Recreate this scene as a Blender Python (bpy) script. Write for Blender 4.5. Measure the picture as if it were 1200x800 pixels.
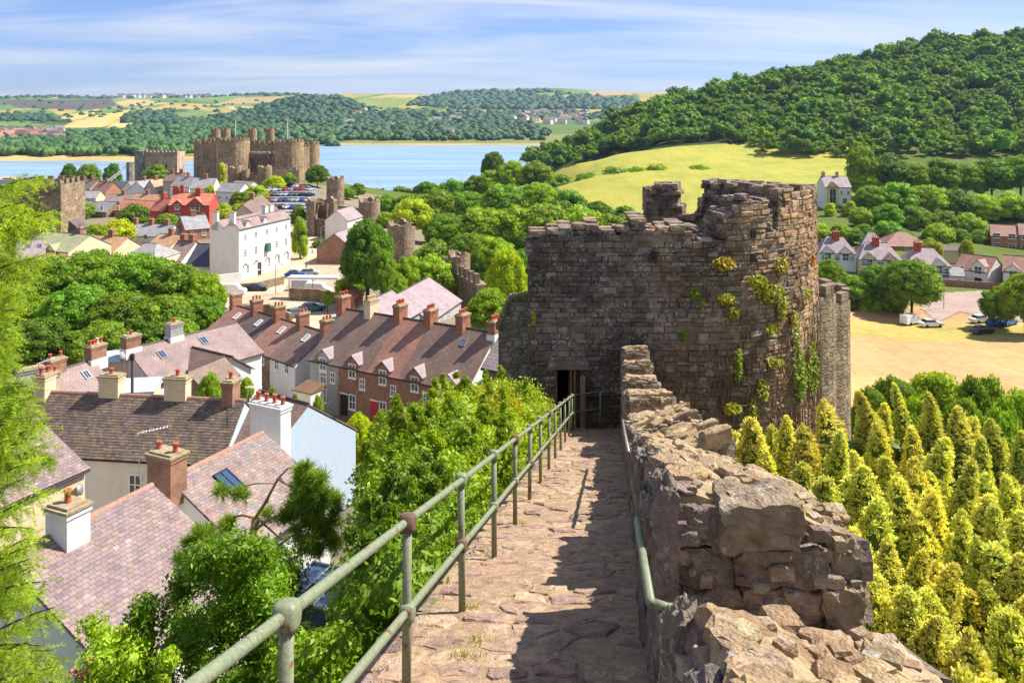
import bpy, math, random
import numpy as np
from mathutils import Vector, Matrix, noise as mnoise

for o in list(bpy.data.objects):
    bpy.data.objects.remove(o)
SC = bpy.context.scene
COL = SC.collection

# ------------------------------------------------------------------ camera
F, CX, HY, CZ = 1000.0, 600.0, 130.0, 45.0      # focal length in photo pixels, centre, horizon row, eye height
cam = bpy.data.cameras.new('camera')
cam.sensor_width = 36.0
cam.lens = 30.0
cam.shift_y = -(400.0 - HY) / 1200.0            # level camera with a shifted lens: verticals stay vertical
cam.clip_start = 0.1
cam.clip_end = 40000.0
camo = bpy.data.objects.new('camera', cam)
COL.objects.link(camo)
camo.location = (0, 0, CZ)
camo.rotation_euler = (math.radians(90), 0, 0)
SC.camera = camo

# ------------------------------------------------------------------ light
SUN_EL = math.radians(50)
SUN_H = Vector((1.0, 0.26))                     # horizontal direction towards the sun
SUN_AZ = math.atan2(SUN_H.x, SUN_H.y)           # clockwise from +Y
sun = bpy.data.lights.new('sun', 'SUN')
sun.energy = 5.0
sun.angle = math.radians(0.5)
sun.color = (1.0, 0.93, 0.82)
suno = bpy.data.objects.new('sun', sun)
COL.objects.link(suno)
sd = Vector((math.sin(SUN_AZ) * math.cos(SUN_EL), math.cos(SUN_AZ) * math.cos(SUN_EL), math.sin(SUN_EL)))
suno.rotation_euler = sd.to_track_quat('Z', 'Y').to_euler()
suno.location = (60, 0, 120)

world = bpy.data.worlds.new('World')
SC.world = world
world.use_nodes = True
wn, wl = world.node_tree.nodes, world.node_tree.links
for n in list(wn):
    wn.remove(n)
wout = wn.new('ShaderNodeOutputWorld')
wbg = wn.new('ShaderNodeBackground')
sky = wn.new('ShaderNodeTexSky')
sky.sky_type = 'NISHITA'
sky.sun_disc = False
sky.sun_elevation = SUN_EL
sky.sun_rotation = SUN_AZ
sky.altitude = 50
sky.air_density = 1.0
sky.dust_density = 0.2
sky.ozone_density = 4.0
wbg.inputs['Strength'].default_value = 0.068
# thin streaks of high cloud over the whole dome
wtc = wn.new('ShaderNodeTexCoord')
wsep = wn.new('ShaderNodeSeparateXYZ')
wl.new(wtc.outputs['Generated'], wsep.inputs[0])
wadd = wn.new('ShaderNodeMath'); wadd.operation = 'ADD'; wadd.inputs[1].default_value = 0.10
wl.new(wsep.outputs['Z'], wadd.inputs[0])
wmax = wn.new('ShaderNodeMath'); wmax.operation = 'MAXIMUM'; wmax.inputs[1].default_value = 0.03
wl.new(wadd.outputs[0], wmax.inputs[0])
wdx = wn.new('ShaderNodeMath'); wdx.operation = 'DIVIDE'
wl.new(wsep.outputs['X'], wdx.inputs[0]); wl.new(wmax.outputs[0], wdx.inputs[1])
wdy = wn.new('ShaderNodeMath'); wdy.operation = 'DIVIDE'
wl.new(wsep.outputs['Y'], wdy.inputs[0]); wl.new(wmax.outputs[0], wdy.inputs[1])
wcmb = wn.new('ShaderNodeCombineXYZ')
wl.new(wdx.outputs[0], wcmb.inputs['X']); wl.new(wdy.outputs[0], wcmb.inputs['Y'])
wmap = wn.new('ShaderNodeMapping')
wmap.inputs['Scale'].default_value = (0.35, 1.1, 1)
wmap.inputs['Rotation'].default_value = (0, 0, 0.25)
wmap.inputs['Location'].default_value = (3.1, 0.4, 0)
wl.new(wcmb.outputs[0], wmap.inputs[0])
wnz = wn.new('ShaderNodeTexNoise')
wnz.inputs['Scale'].default_value = 0.8
wnz.inputs['Detail'].default_value = 9
wnz.inputs['Roughness'].default_value = 0.58
wnz.inputs['Distortion'].default_value = 0.6
wl.new(wmap.outputs[0], wnz.inputs['Vector'])
wramp = wn.new('ShaderNodeValToRGB')
wramp.color_ramp.elements[0].position = 0.40
wramp.color_ramp.elements[0].color = (0.06, 0.06, 0.06, 1)
wramp.color_ramp.elements[1].position = 0.64
wramp.color_ramp.elements[1].color = (0.85, 0.85, 0.85, 1)
wl.new(wnz.outputs['Fac'], wramp.inputs['Fac'])
wmix = wn.new('ShaderNodeMix'); wmix.data_type = 'RGBA'
wl.new(wramp.outputs['Color'], wmix.inputs['Factor'])
wtint = wn.new('ShaderNodeMix'); wtint.data_type = 'RGBA'; wtint.blend_type = 'MULTIPLY'
wtint.inputs['Factor'].default_value = 1.0
wl.new(sky.outputs[0], wtint.inputs['A'])
wtint.inputs['B'].default_value = (0.64, 0.75, 1.15, 1)
wl.new(wtint.outputs['Result'], wmix.inputs['A'])
wmix.inputs['B'].default_value = (6.6, 6.8, 7.3, 1)
wl.new(wmix.outputs['Result'], wbg.inputs['Color'])
wl.new(wbg.outputs[0], wout.inputs[0])

SC.view_settings.view_transform = 'Standard'
SC.view_settings.look = 'None'
SC.view_settings.gamma = 1.0
SC.view_settings.use_curve_mapping = False
SC.view_settings.exposure = 0.98
SC.cycles.max_bounces = 6
SC.cycles.diffuse_bounces = 3
SC.cycles.glossy_bounces = 2
SC.cycles.transmission_bounces = 3
SC.cycles.transparent_max_bounces = 6
SC.cycles.volume_bounces = 0

# ------------------------------------------------------------------ helpers
R = random.Random(7)

def W(px, py, Y):
    """world point at depth Y that a survey from the eye point gives for a photo pixel"""
    return Vector(((px - CX) * Y / F, Y, CZ - (py - HY) * Y / F))

def atZ(px, py, Z):
    return W(px, py, (CZ - Z) * F / (py - HY))

def srgb(r, g, b):
    f = lambda c: c / 12.92 if c <= 0.04045 else ((c + 0.055) / 1.055) ** 2.4
    return (f(r / 255), f(g / 255), f(b / 255), 1.0)

class MB:
    """mesh builder: collects shapes, links them as one object"""
    def __init__(s):
        s.v = []; s.f = []; s.m = []; s.c = []; s.uv = {}; s.col = (1, 1, 1); s.mi = 0; s.sm = False
        s.smooth = []
    def add(s, vs, fs, col=None, mi=None, uvs=None):
        b = len(s.v)
        s.v.extend([tuple(p) for p in vs])
        c = col or s.col
        s.c.extend([c] * len(vs))
        for k, f in enumerate(fs):
            if uvs:
                s.uv[len(s.f)] = uvs[k]
            s.f.append(tuple(b + i for i in f))
            s.m.append(s.mi if mi is None else mi)
            s.smooth.append(s.sm)
    def box(s, x0, x1, y0, y1, z0, z1, **k):
        s.add([(x0,y0,z0),(x1,y0,z0),(x1,y1,z0),(x0,y1,z0),(x0,y0,z1),(x1,y0,z1),(x1,y1,z1),(x0,y1,z1)],
              [(3,2,1,0),(4,5,6,7),(0,1,5,4),(1,2,6,5),(2,3,7,6),(3,0,4,7)], **k)
    def obox(s, c, sx, sy, sz, rz=0.0, **k):
        ca, sa = math.cos(rz), math.sin(rz)
        vs = []
        for z in (-sz/2, sz/2):
            for x, y in ((-sx/2,-sy/2),(sx/2,-sy/2),(sx/2,sy/2),(-sx/2,sy/2)):
                vs.append((c[0]+x*ca-y*sa, c[1]+x*sa+y*ca, c[2]+z))
        s.add(vs, [(3,2,1,0),(4,5,6,7),(0,1,5,4),(1,2,6,5),(2,3,7,6),(3,0,4,7)], **k)
    def prism(s, poly, z0, z1, **k):
        """poly counter-clockwise in xy; z0/z1 numbers or per-vertex lists"""
        n = len(poly)
        za = z0 if hasattr(z0, '__len__') else [z0]*n
        zb = z1 if hasattr(z1, '__len__') else [z1]*n
        vs = [(p[0],p[1],za[i]) for i,p in enumerate(poly)] + [(p[0],p[1],zb[i]) for i,p in enumerate(poly)]
        fs = [tuple(range(n-1,-1,-1)), tuple(range(n,2*n))] + [(i,(i+1)%n,n+(i+1)%n,n+i) for i in range(n)]
        s.add(vs, fs, **k)
    def tube(s, pts, r, n=8, cap=True, **k):
        pts = [Vector(p) for p in pts]
        rr = r if hasattr(r, '__len__') else [r]*len(pts)
        vs = []
        for i, p in enumerate(pts):
            d = (pts[min(i+1, len(pts)-1)] - pts[max(i-1, 0)]).normalized()
            a = d.cross(Vector((0,0,1)))
            if a.length < 1e-3: a = Vector((1,0,0))
            a.normalize(); b = a.cross(d)
            for j in range(n):
                t = 2*math.pi*j/n
                vs.append(p + (a*math.cos(t) + b*math.sin(t))*rr[i])
        fs = []
        for i in range(len(pts)-1):
            for j in range(n):
                fs.append((i*n+j, (i+1)*n+j, (i+1)*n+(j+1)%n, i*n+(j+1)%n))
        if cap:
            fs.append(tuple(range(n))); L = (len(pts)-1)*n
            fs.append(tuple(L+n-1-j for j in range(n)))
        s.add(vs, fs, **k)
    def lathe(s, c, prof, n=12, **k):
        """prof list of (radius, z)"""
        vs = []
        for r, z in prof:
            for j in range(n):
                t = 2*math.pi*j/n
                vs.append((c[0]+r*math.cos(t), c[1]+r*math.sin(t), c[2]+z))
        fs = []
        for i in range(len(prof)-1):
            for j in range(n):
                fs.append((i*n+j, i*n+(j+1)%n, (i+1)*n+(j+1)%n, (i+1)*n+j))
        fs.append(tuple(n-1-j for j in range(n)))
        L = (len(prof)-1)*n
        fs.append(tuple(L+j for j in range(n)))
        s.add(vs, fs, **k)
    def rock(s, c, size, n=3, rough=0.12, sq=0.35, M=None, seed=0, crag=0.0, **k):
        """rounded irregular block"""
        vs, fs = rock_cache(n)
        out = []
        off = Vector((seed*3.17, seed*1.31, seed*0.77))
        for p in vs:
            q = Vector(p)
            sph = q.normalized()
            q = q*(1-sq) + sph*sq*1.15
            nz = mnoise.noise_vector(q*1.3 + off)*rough + mnoise.noise_vector(q*3.7 + off)*rough*0.4
            q = q + nz
            q = Vector((q.x*size[0]/2, q.y*size[1]/2, q.z*size[2]/2))
            if M is not None: q = M @ q
            q = q + Vector(c)
            if crag:
                q = q + mnoise.noise_vector(q*9.0)*crag + mnoise.noise_vector(q*21.0)*crag*0.55 + mnoise.noise_vector(q*47.0)*crag*0.3
            out.append((q.x, q.y, q.z))
        s.add(out, fs, **k)
    def build(s, name, mat, parent=None, link=True):
        me = bpy.data.meshes.new(name)
        me.from_pydata(s.v, [], s.f)
        mats = mat if isinstance(mat, (list, tuple)) else [mat]
        for m in mats:
            me.materials.append(m)
        if len(mats) > 1:
            me.polygons.foreach_set('material_index', s.m)
        if any(s.smooth):
            me.polygons.foreach_set('use_smooth', s.smooth)
        at = me.color_attributes.new('Col', 'FLOAT_COLOR', 'POINT')
        arr = np.ones((len(s.v), 4), dtype=np.float32)
        arr[:, :3] = np.array([c[:3] for c in s.c], dtype=np.float32).reshape(-1, 3)
        at.data.foreach_set('color', arr.ravel())
        if s.uv:
            ul = me.uv_layers.new(name='UVMap')
            for fi, uvs in s.uv.items():
                ls = me.polygons[fi].loop_start
                for j, u in enumerate(uvs):
                    ul.data[ls+j].uv = u
        me.update()
        ob = bpy.data.objects.new(name, me)
        if parent is not None: ob.parent = parent
        if link: COL.objects.link(ob)
        return ob

_rc = {}
def rock_cache(n):
    if n in _rc: return _rc[n]
    idx = {}; vs = []; fs = []
    def vid(p):
        key = tuple(round(x, 4) for x in p)
        if key not in idx:
            idx[key] = len(vs); vs.append(p)
        return idx[key]
    for ax in range(3):
        for sg in (-1, 1):
            for i in range(n):
                for j in range(n):
                    q = []
                    for a, b in ((i,j),(i+1,j),(i+1,j+1),(i,j+1)):
                        p = [0,0,0]; p[ax] = sg; p[(ax+1)%3] = -1+2*a/n; p[(ax+2)%3] = -1+2*b/n
                        q.append(vid(tuple(p)))
                    fs.append(tuple(q) if sg > 0 else tuple(reversed(q)))
    _rc[n] = (vs, fs)
    return _rc[n]

def np_mesh(name, verts, faces, mats, cols=None, parent=None, smooth=False, midx=None, link=True):
    """verts (n,3) array, faces (m,3) or (m,4) array, or a list of such arrays"""
    me = bpy.data.meshes.new(name)
    fl = faces if isinstance(faces, list) else [faces]
    fl = [f for f in fl if len(f)]
    nl = sum(f.size for f in fl); nf = sum(len(f) for f in fl)
    me.vertices.add(len(verts)); me.vertices.foreach_set('co', np.ascontiguousarray(verts, dtype=np.float32).ravel())
    me.loops.add(nl)
    me.loops.foreach_set('vertex_index', np.concatenate([f.ravel() for f in fl]).astype(np.int32))
    me.polygons.add(nf)
    sizes = np.concatenate([np.full(len(f), f.shape[1]) for f in fl])
    starts = np.concatenate([[0], np.cumsum(sizes)[:-1]]).astype(np.int32)
    me.polygons.foreach_set('loop_start', starts)
    for m in (mats if isinstance(mats, (list, tuple)) else [mats]):
        me.materials.append(m)
    if midx is not None: me.polygons.foreach_set('material_index', midx.astype(np.int32))
    if smooth: me.polygons.foreach_set('use_smooth', np.ones(nf, dtype=bool))
    me.update(calc_edges=True)
    if cols is not None:
        at = me.color_attributes.new('Col', 'FLOAT_COLOR', 'POINT')
        c4 = np.ones((len(verts), 4), dtype=np.float32); c4[:, :3] = cols
        at.data.foreach_set('color', c4.ravel())
    me.validate()
    ob = bpy.data.objects.new(name, me)
    if parent is not None: ob.parent = parent
    if link: COL.objects.link(ob)
    return ob

ORD = ['first', 'second', 'third', 'fourth', 'fifth', 'sixth', 'seventh', 'eighth', 'ninth', 'tenth', 'eleventh', 'twelfth', 'thirteenth', 'fourteenth', 'fifteenth']
def tag(o, label=None, cat=None, group=None, kind=None):
    if label: o['label'] = label
    if cat: o['category'] = cat
    if group: o['group'] = group
    if kind: o['kind'] = kind
    return o

def empty(name, loc, label=None, cat=None, group=None, rz=0.0):
    o = bpy.data.objects.new(name, None)
    o.empty_display_size = 0.3
    o.location = loc
    o.rotation_euler = (0, 0, rz)
    COL.objects.link(o)
    return tag(o, label, cat, group)

def copy_tree(o, parent=None):
    c = o.copy(); COL.objects.link(c); c.parent = parent
    for ch in list(o.children):
        copy_tree(ch, c)
    return c

# ------------------------------------------------------------------ materials
MATS = {}
class NT:
    def __init__(s, name):
        s.mat = bpy.data.materials.new(name); s.mat.use_nodes = True
        s.n = s.mat.node_tree.nodes; s.l = s.mat.node_tree.links
        for x in list(s.n): s.n.remove(x)
        s.out = s.n.new('ShaderNodeOutputMaterial')
        MATS[name] = s.mat
    def node(s, t, **k):
        x = s.n.new(t)
        for a, b in k.items(): setattr(x, a, b)
        return x
    def put(s, sock, val):
        if isinstance(val, bpy.types.NodeSocket): s.l.new(val, sock)
        else: sock.default_value = val
    def coord(s, kind='Object', scale=None):
        t = s.node('ShaderNodeTexCoord').outputs[kind]
        if scale:
            m = s.node('ShaderNodeMapping'); m.inputs['Scale'].default_value = scale
            s.l.new(t, m.inputs[0]); t = m.outputs[0]
        return t
    def pos(s, scale=None):
        t = s.node('ShaderNodeNewGeometry').outputs['Position']
        if scale:
            m = s.node('ShaderNodeMapping'); m.inputs['Scale'].default_value = scale
            s.l.new(t, m.inputs[0]); t = m.outputs[0]
        return t
    def noise(s, vec, scale, detail=4, rough=0.55, dist=0.0, out='Fac'):
        x = s.node('ShaderNodeTexNoise')
        s.l.new(vec, x.inputs['Vector'])
        x.inputs['Scale'].default_value = scale; x.inputs['Detail'].default_value = detail
        x.inputs['Roughness'].default_value = rough; x.inputs['Distortion'].default_value = dist
        return x.outputs[out]
    def voro(s, vec, scale, feature='F1', out='Distance', rnd=1.0):
        x = s.node('ShaderNodeTexVoronoi', feature=feature)
        s.l.new(vec, x.inputs['Vector']); x.inputs['Scale'].default_value = scale
        x.inputs['Randomness'].default_value = rnd
        return x.outputs[out]
    def ramp(s, fac, stops, interp='LINEAR'):
        x = s.node('ShaderNodeValToRGB'); e = x.color_ramp.elements
        x.color_ramp.interpolation = interp
        while len(e) < len(stops): e.new(0.5)
        for i, (p, c) in enumerate(stops):
            e[i].position = p
            e[i].color = c if hasattr(c, '__len__') and len(c) == 4 else ((c[0],c[1],c[2],1) if hasattr(c,'__len__') else (c,c,c,1))
        s.put(x.inputs['Fac'], fac)
        return x.outputs['Color']
    def mix(s, fac, a, b, mode='MIX'):
        x = s.node('ShaderNodeMix', data_type='RGBA', blend_type=mode)
        s.put(x.inputs['Factor'], fac)
        f4 = lambda c: c if isinstance(c, bpy.types.NodeSocket) or len(c) == 4 else (*c, 1)
        s.put(x.inputs['A'], f4(a)); s.put(x.inputs['B'], f4(b))
        return x.outputs['Result']
    def math(s, op, a, b=None):
        x = s.node('ShaderNodeMath', operation=op)
        s.put(x.inputs[0], a)
        if b is not None: s.put(x.inputs[1], b)
        return x.outputs[0]
    def attr(s):
        return s.node('ShaderNodeVertexColor', layer_name='Col').outputs['Color']
    def objcol(s):
        return s.node('ShaderNodeObjectInfo').outputs['Color']
    def objrand(s):
        return s.node('ShaderNodeObjectInfo').outputs['Random']
    def bump(s, h, strength=0.4, dist=0.02):
        x = s.node('ShaderNodeBump')
        x.inputs['Strength'].default_value = strength; x.inputs['Distance'].default_value = dist
        s.put(x.inputs['Height'], h)
        return x.outputs['Normal']
    def bsdf(s, color, rough=0.85, normal=None, spec=0.3, metal=0.0):
        b = s.node('ShaderNodeBsdfPrincipled')
        f4 = color if isinstance(color, bpy.types.NodeSocket) or len(color) == 4 else (*color, 1)
        s.put(b.inputs['Base Color'], f4); s.put(b.inputs['Roughness'], rough)
        b.inputs['Specular IOR Level'].default_value = spec
        b.inputs['Metallic'].default_value = metal
        if normal is not None: s.l.new(normal, b.inputs['Normal'])
        s.l.new(b.outputs[0], s.out.inputs['Surface'])
        return s.mat

def m_plain(name, col, rough=0.6, var=0.12, scale=6.0, spec=0.3, metal=0.0, bump=0.0, dirt=None):
    t = NT(name)
    v = t.coord('Object')
    n = t.noise(v, scale, 5)
    c = t.mix(t.ramp(n, [(0.3, 0), (0.7, 1)]), tuple(x*(1-var) for x in col[:3]), tuple(min(1, x*(1+var)) for x in col[:3]))
    if dirt:
        n2 = t.noise(t.coord('Object', (1, 1, 0.35)), scale*0.35, 6, 0.65)
        c = t.mix(t.ramp(n2, [(0.5, 0), (0.75, 0.7)]), c, dirt)
    nm = t.bump(t.noise(v, scale*6, 4), bump, 0.01) if bump else None
    return t.bsdf(c, rough, nm, spec, metal)

def m_leaf(name, base, trans=0.3, rough=0.6, var=0.25):
    """foliage: vertex colour (per-leaf) times object colour"""
    t = NT(name)
    c = t.mix(1.0, t.attr(), t.objcol(), 'MULTIPLY')
    c = t.mix(1.0, c, base, 'MULTIPLY')
    n = t.noise(t.coord('Object'), 0.9, 3)
    c = t.mix(t.ramp(n, [(0.35, 0), (0.65, 1)]), c, t.mix(1.0, c, (1.35, 1.25, 0.9), 'MULTIPLY'))
    d = t.node('ShaderNodeBsdfPrincipled')
    t.put(d.inputs['Base Color'], c); d.inputs['Roughness'].default_value = rough
    d.inputs['Specular IOR Level'].default_value = 0.25
    tr = t.node('ShaderNodeBsdfTranslucent')
    t.put(tr.inputs['Color'], t.mix(1.0, c, (1.5, 1.45, 0.6), 'MULTIPLY'))
    ms = t.node('ShaderNodeMixShader'); ms.inputs[0].default_value = trans
    t.l.new(d.outputs[0], ms.inputs[1]); t.l.new(tr.outputs[0], ms.inputs[2])
    t.l.new(ms.outputs[0], t.out.inputs['Surface'])
    return t.mat

def m_stone(name, tint=(1, 1, 1), lichen=0.5, yellow=0.3, scale=1.0, use_attr=True, base=(0.2, 0.16, 0.13), bump=0.6):
    t = NT(name)
    v = t.pos()
    c = t.mix(1.0, t.attr(), (*tint, 1), 'MULTIPLY') if use_attr else (*base, 1)
    n1 = t.noise(v, 5*scale, 6, 0.65)
    c = t.mix(1.0, c, t.ramp(n1, [(0.28, (0.55, 0.52, 0.5)), (0.5, (0.95, 0.93, 0.9)), (0.75, (1.4, 1.33, 1.22))]), 'MULTIPLY')
    n2 = t.noise(v, 2.1*scale, 7, 0.7)
    n3 = t.noise(v, 14*scale, 5, 0.7)
    l1 = t.math('MULTIPLY', t.ramp(n2, [(0.5, 0), (0.62, 1)]), t.ramp(n3, [(0.5, 0), (0.57, 1)]))
    c = t.mix(t.math('MULTIPLY', l1, lichen), c, (0.5, 0.49, 0.45))
    n4 = t.noise(v, 1.3*scale, 7, 0.72, 0.4)
    c = t.mix(t.math('MULTIPLY', t.ramp(n4, [(0.58, 0), (0.7, 1)]), yellow), c, (0.42, 0.27, 0.06))
    n5 = t.noise(v, 22*scale, 6, 0.7)
    n6 = t.voro(v, 30*scale)
    hgt = t.math('ADD', t.math('ADD', n5, t.math('MULTIPLY', n1, 1.5)), t.math('MULTIPLY', n6, 0.5))
    return t.bsdf(c, 0.92, t.bump(hgt, bump, 0.05/scale), 0.15)

def m_masonry(name, c1, c2, mortar, bw=0.5, bh=0.22, scale=1.0, lichen=0.25):
    """rubble walls whose stones are too small to see singly"""
    t = NT(name)
    v = t.node('ShaderNodeUVMap').outputs[0]
    mp = t.node('ShaderNodeMapping'); mp.inputs['Scale'].default_value = (1/bw, 1/bh, 1)
    t.l.new(v, mp.inputs[0])
    cell = t.voro(mp.outputs[0], 1.0, 'F1', 'Color', 0.75)
    edge = t.voro(mp.outputs[0], 1.0, 'DISTANCE_TO_EDGE', 'Distance', 0.75)
    sep = t.node('ShaderNodeSeparateColor'); t.l.new(cell, sep.inputs[0])
    c = t.mix(sep.outputs[0], c1, c2)
    c = t.mix(1.0, c, t.ramp(sep.outputs[1], [(0, (0.72, 0.72, 0.74)), (1, (1.25, 1.2, 1.15))]), 'MULTIPLY')
    jn = t.ramp(edge, [(0.03, 1), (0.1, 0)])
    c = t.mix(jn, c, mortar)
    p = t.pos()
    n = t.noise(p, 0.9*scale, 6, 0.65)
    c = t.mix(1.0, c, t.ramp(n, [(0.3, (0.55, 0.53, 0.5)), (0.55, (1, 1, 1)), (0.75, (1.4, 1.32, 1.15))]), 'MULTIPLY')
    n2 = t.noise(p, 3.0*scale, 6, 0.7)
    c = t.mix(t.math('MULTIPLY', t.ramp(n2, [(0.55, 0), (0.7, 1)]), lichen), c, (0.45, 0.42, 0.33))
    return t.bsdf(c, 0.93, t.bump(t.math('ADD', t.ramp(edge, [(0, 0), (0.14, 1)]), t.math('MULTIPLY', n2, 0.6)), 0.6, 0.06), 0.15)

def m_slate(name, c1, c2, moss=(0.2, 0.17, 0.06), mossf=0.25, bw=0.3, bh=0.22):
    t = NT(name)
    v = t.node('ShaderNodeUVMap').outputs[0]
    br = t.node('ShaderNodeTexBrick')
    t.l.new(v, br.inputs['Vector'])
    br.inputs['Color1'].default_value = (*c1, 1); br.inputs['Color2'].default_value = (*c2, 1)
    br.inputs['Mortar'].default_value = tuple(x*0.35 for x in c1) + (1,)
    br.inputs['Scale'].default_value = 1.0; br.inputs['Brick Width'].default_value = bw; br.inputs['Row Height'].default_value = bh
    br.inputs['Mortar Size'].default_value = 0.012; br.inputs['Mortar Smooth'].default_value = 0.2
    br.inputs['Bias'].default_value = -0.1
    p = t.coord('Object')
    n = t.noise(p, 0.7, 6, 0.65)
    c = t.mix(1.0, br.outputs['Color'], t.ramp(n, [(0.3, (0.7, 0.7, 0.72)), (0.55, (1, 1, 1)), (0.75, (1.3, 1.22, 1.15))]), 'MULTIPLY')
    n2 = t.noise(p, 2.3, 7, 0.75)
    c = t.mix(t.math('MULTIPLY', t.ramp(n2, [(0.56, 0), (0.68, 1)]), mossf), c, moss)
    n3 = t.noise(p, 7.0, 6, 0.7)
    c = t.mix(t.math('MULTIPLY', t.ramp(n3, [(0.6, 0), (0.7, 1)]), 0.35), c, (0.5, 0.48, 0.45))
    return t.bsdf(c, 0.65, t.bump(br.outputs['Fac'], -0.5, 0.02), 0.35)

def m_slate_attr(name, mossf=0.25):
    t = NT(name)
    p = t.pos()
    n = t.noise(p, 2.0, 6, 0.65)
    c = t.mix(1.0, t.attr(), t.ramp(n, [(0.3, (0.7, 0.7, 0.72)), (0.55, (1, 1, 1)), (0.75, (1.25, 1.2, 1.15))]), 'MULTIPLY')
    n2 = t.noise(p, 1.4, 7, 0.75)
    n4 = t.noise(p, 11, 5, 0.7)
    c = t.mix(t.math('MULTIPLY', t.math('MULTIPLY', t.ramp(n2, [(0.5, 0), (0.62, 1)]), t.ramp(n4, [(0.48, 0), (0.56, 1)])), mossf), c, (0.33, 0.25, 0.07))
    n3 = t.noise(p, 9.0, 6, 0.7)
    c = t.mix(t.math('MULTIPLY', t.ramp(n3, [(0.62, 0), (0.7, 1)]), 0.4), c, (0.5, 0.48, 0.45))
    return t.bsdf(c, 0.6, t.bump(n3, 0.25, 0.01), 0.35)

def m_brick(name, c1, c2, mortar=(0.35, 0.3, 0.25)):
    t = NT(name)
    v = t.node('ShaderNodeUVMap').outputs[0]
    br = t.node('ShaderNodeTexBrick')
    t.l.new(v, br.inputs['Vector'])
    br.inputs['Color1'].default_value = (*c1, 1); br.inputs['Color2'].default_value = (*c2, 1)
    br.inputs['Mortar'].default_value = (*mortar, 1)
    br.inputs['Scale'].default_value = 1.0; br.inputs['Brick Width'].default_value = 0.23; br.inputs['Row Height'].default_value = 0.075
    br.inputs['Mortar Size'].default_value = 0.008
    n = t.noise(t.coord('Object'), 1.6, 6, 0.65)
    c = t.mix(1.0, br.outputs['Color'], t.ramp(n, [(0.3, (0.6, 0.58, 0.55)), (0.5, (1, 1, 1)), (0.75, (1.25, 1.2, 1.1))]), 'MULTIPLY')
    return t.bsdf(c, 0.9, t.bump(br.outputs['Fac'], -0.4, 0.01), 0.2)
# ------------------------------------------------------------------ foliage arrays
def ico(sub=0):
    t = (1 + 5**0.5)/2
    v = [(-1,t,0),(1,t,0),(-1,-t,0),(1,-t,0),(0,-1,t),(0,1,t),(0,-1,-t),(0,1,-t),(t,0,-1),(t,0,1),(-t,0,-1),(-t,0,1)]
    v = [Vector(p).normalized() for p in v]
    f = [(0,11,5),(0,5,1),(0,1,7),(0,7,10),(0,10,11),(1,5,9),(5,11,4),(11,10,2),(10,7,6),(7,1,8),(3,9,4),(3,4,2),(3,2,6),(3,6,8),(3,8,9),(4,9,5),(2,4,11),(6,2,10),(8,6,7),(9,8,1)]
    for _ in range(sub):
        cache = {}; nf = []
        def mid(a, b):
            k = (min(a,b), max(a,b))
            if k not in cache:
                v.append((v[a]+v[b]).normalized()); cache[k] = len(v)-1
            return cache[k]
        for a, b, c in f:
            ab, bc, ca = mid(a,b), mid(b,c), mid(c,a)
            nf += [(a,ab,ca),(b,bc,ab),(c,ca,bc),(ab,bc,ca)]
        f = nf
    return np.array([tuple(p) for p in v]), np.array(f)
ICO0, ICO1 = ico(0), ico(1)

def leaf_quads(rng, P, N, size, aspect=0.6, bend=0.0):
    """P positions, N normals -> quad verts"""
    n = len(P)
    N = N/np.maximum(1e-6, np.linalg.norm(N, axis=1, keepdims=True))
    r = rng.normal(size=(n, 3))
    a = np.cross(N, r); a /= np.maximum(1e-6, np.linalg.norm(a, axis=1, keepdims=True))
    b = np.cross(N, a)
    s = (size*(0.7 + 0.6*rng.random(n)))[:, None] if np.isscalar(size) else (size)[:, None]
    u, w = a*s, b*s*aspect
    # diamond-like leaf: base, side, tip, side
    V = np.stack([P - u, P - w*0.9 + u*0.1, P + u, P + w*0.9 + u*0.1], axis=1)
    return V.reshape(-1, 3), np.arange(n*4).reshape(-1, 4)

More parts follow.
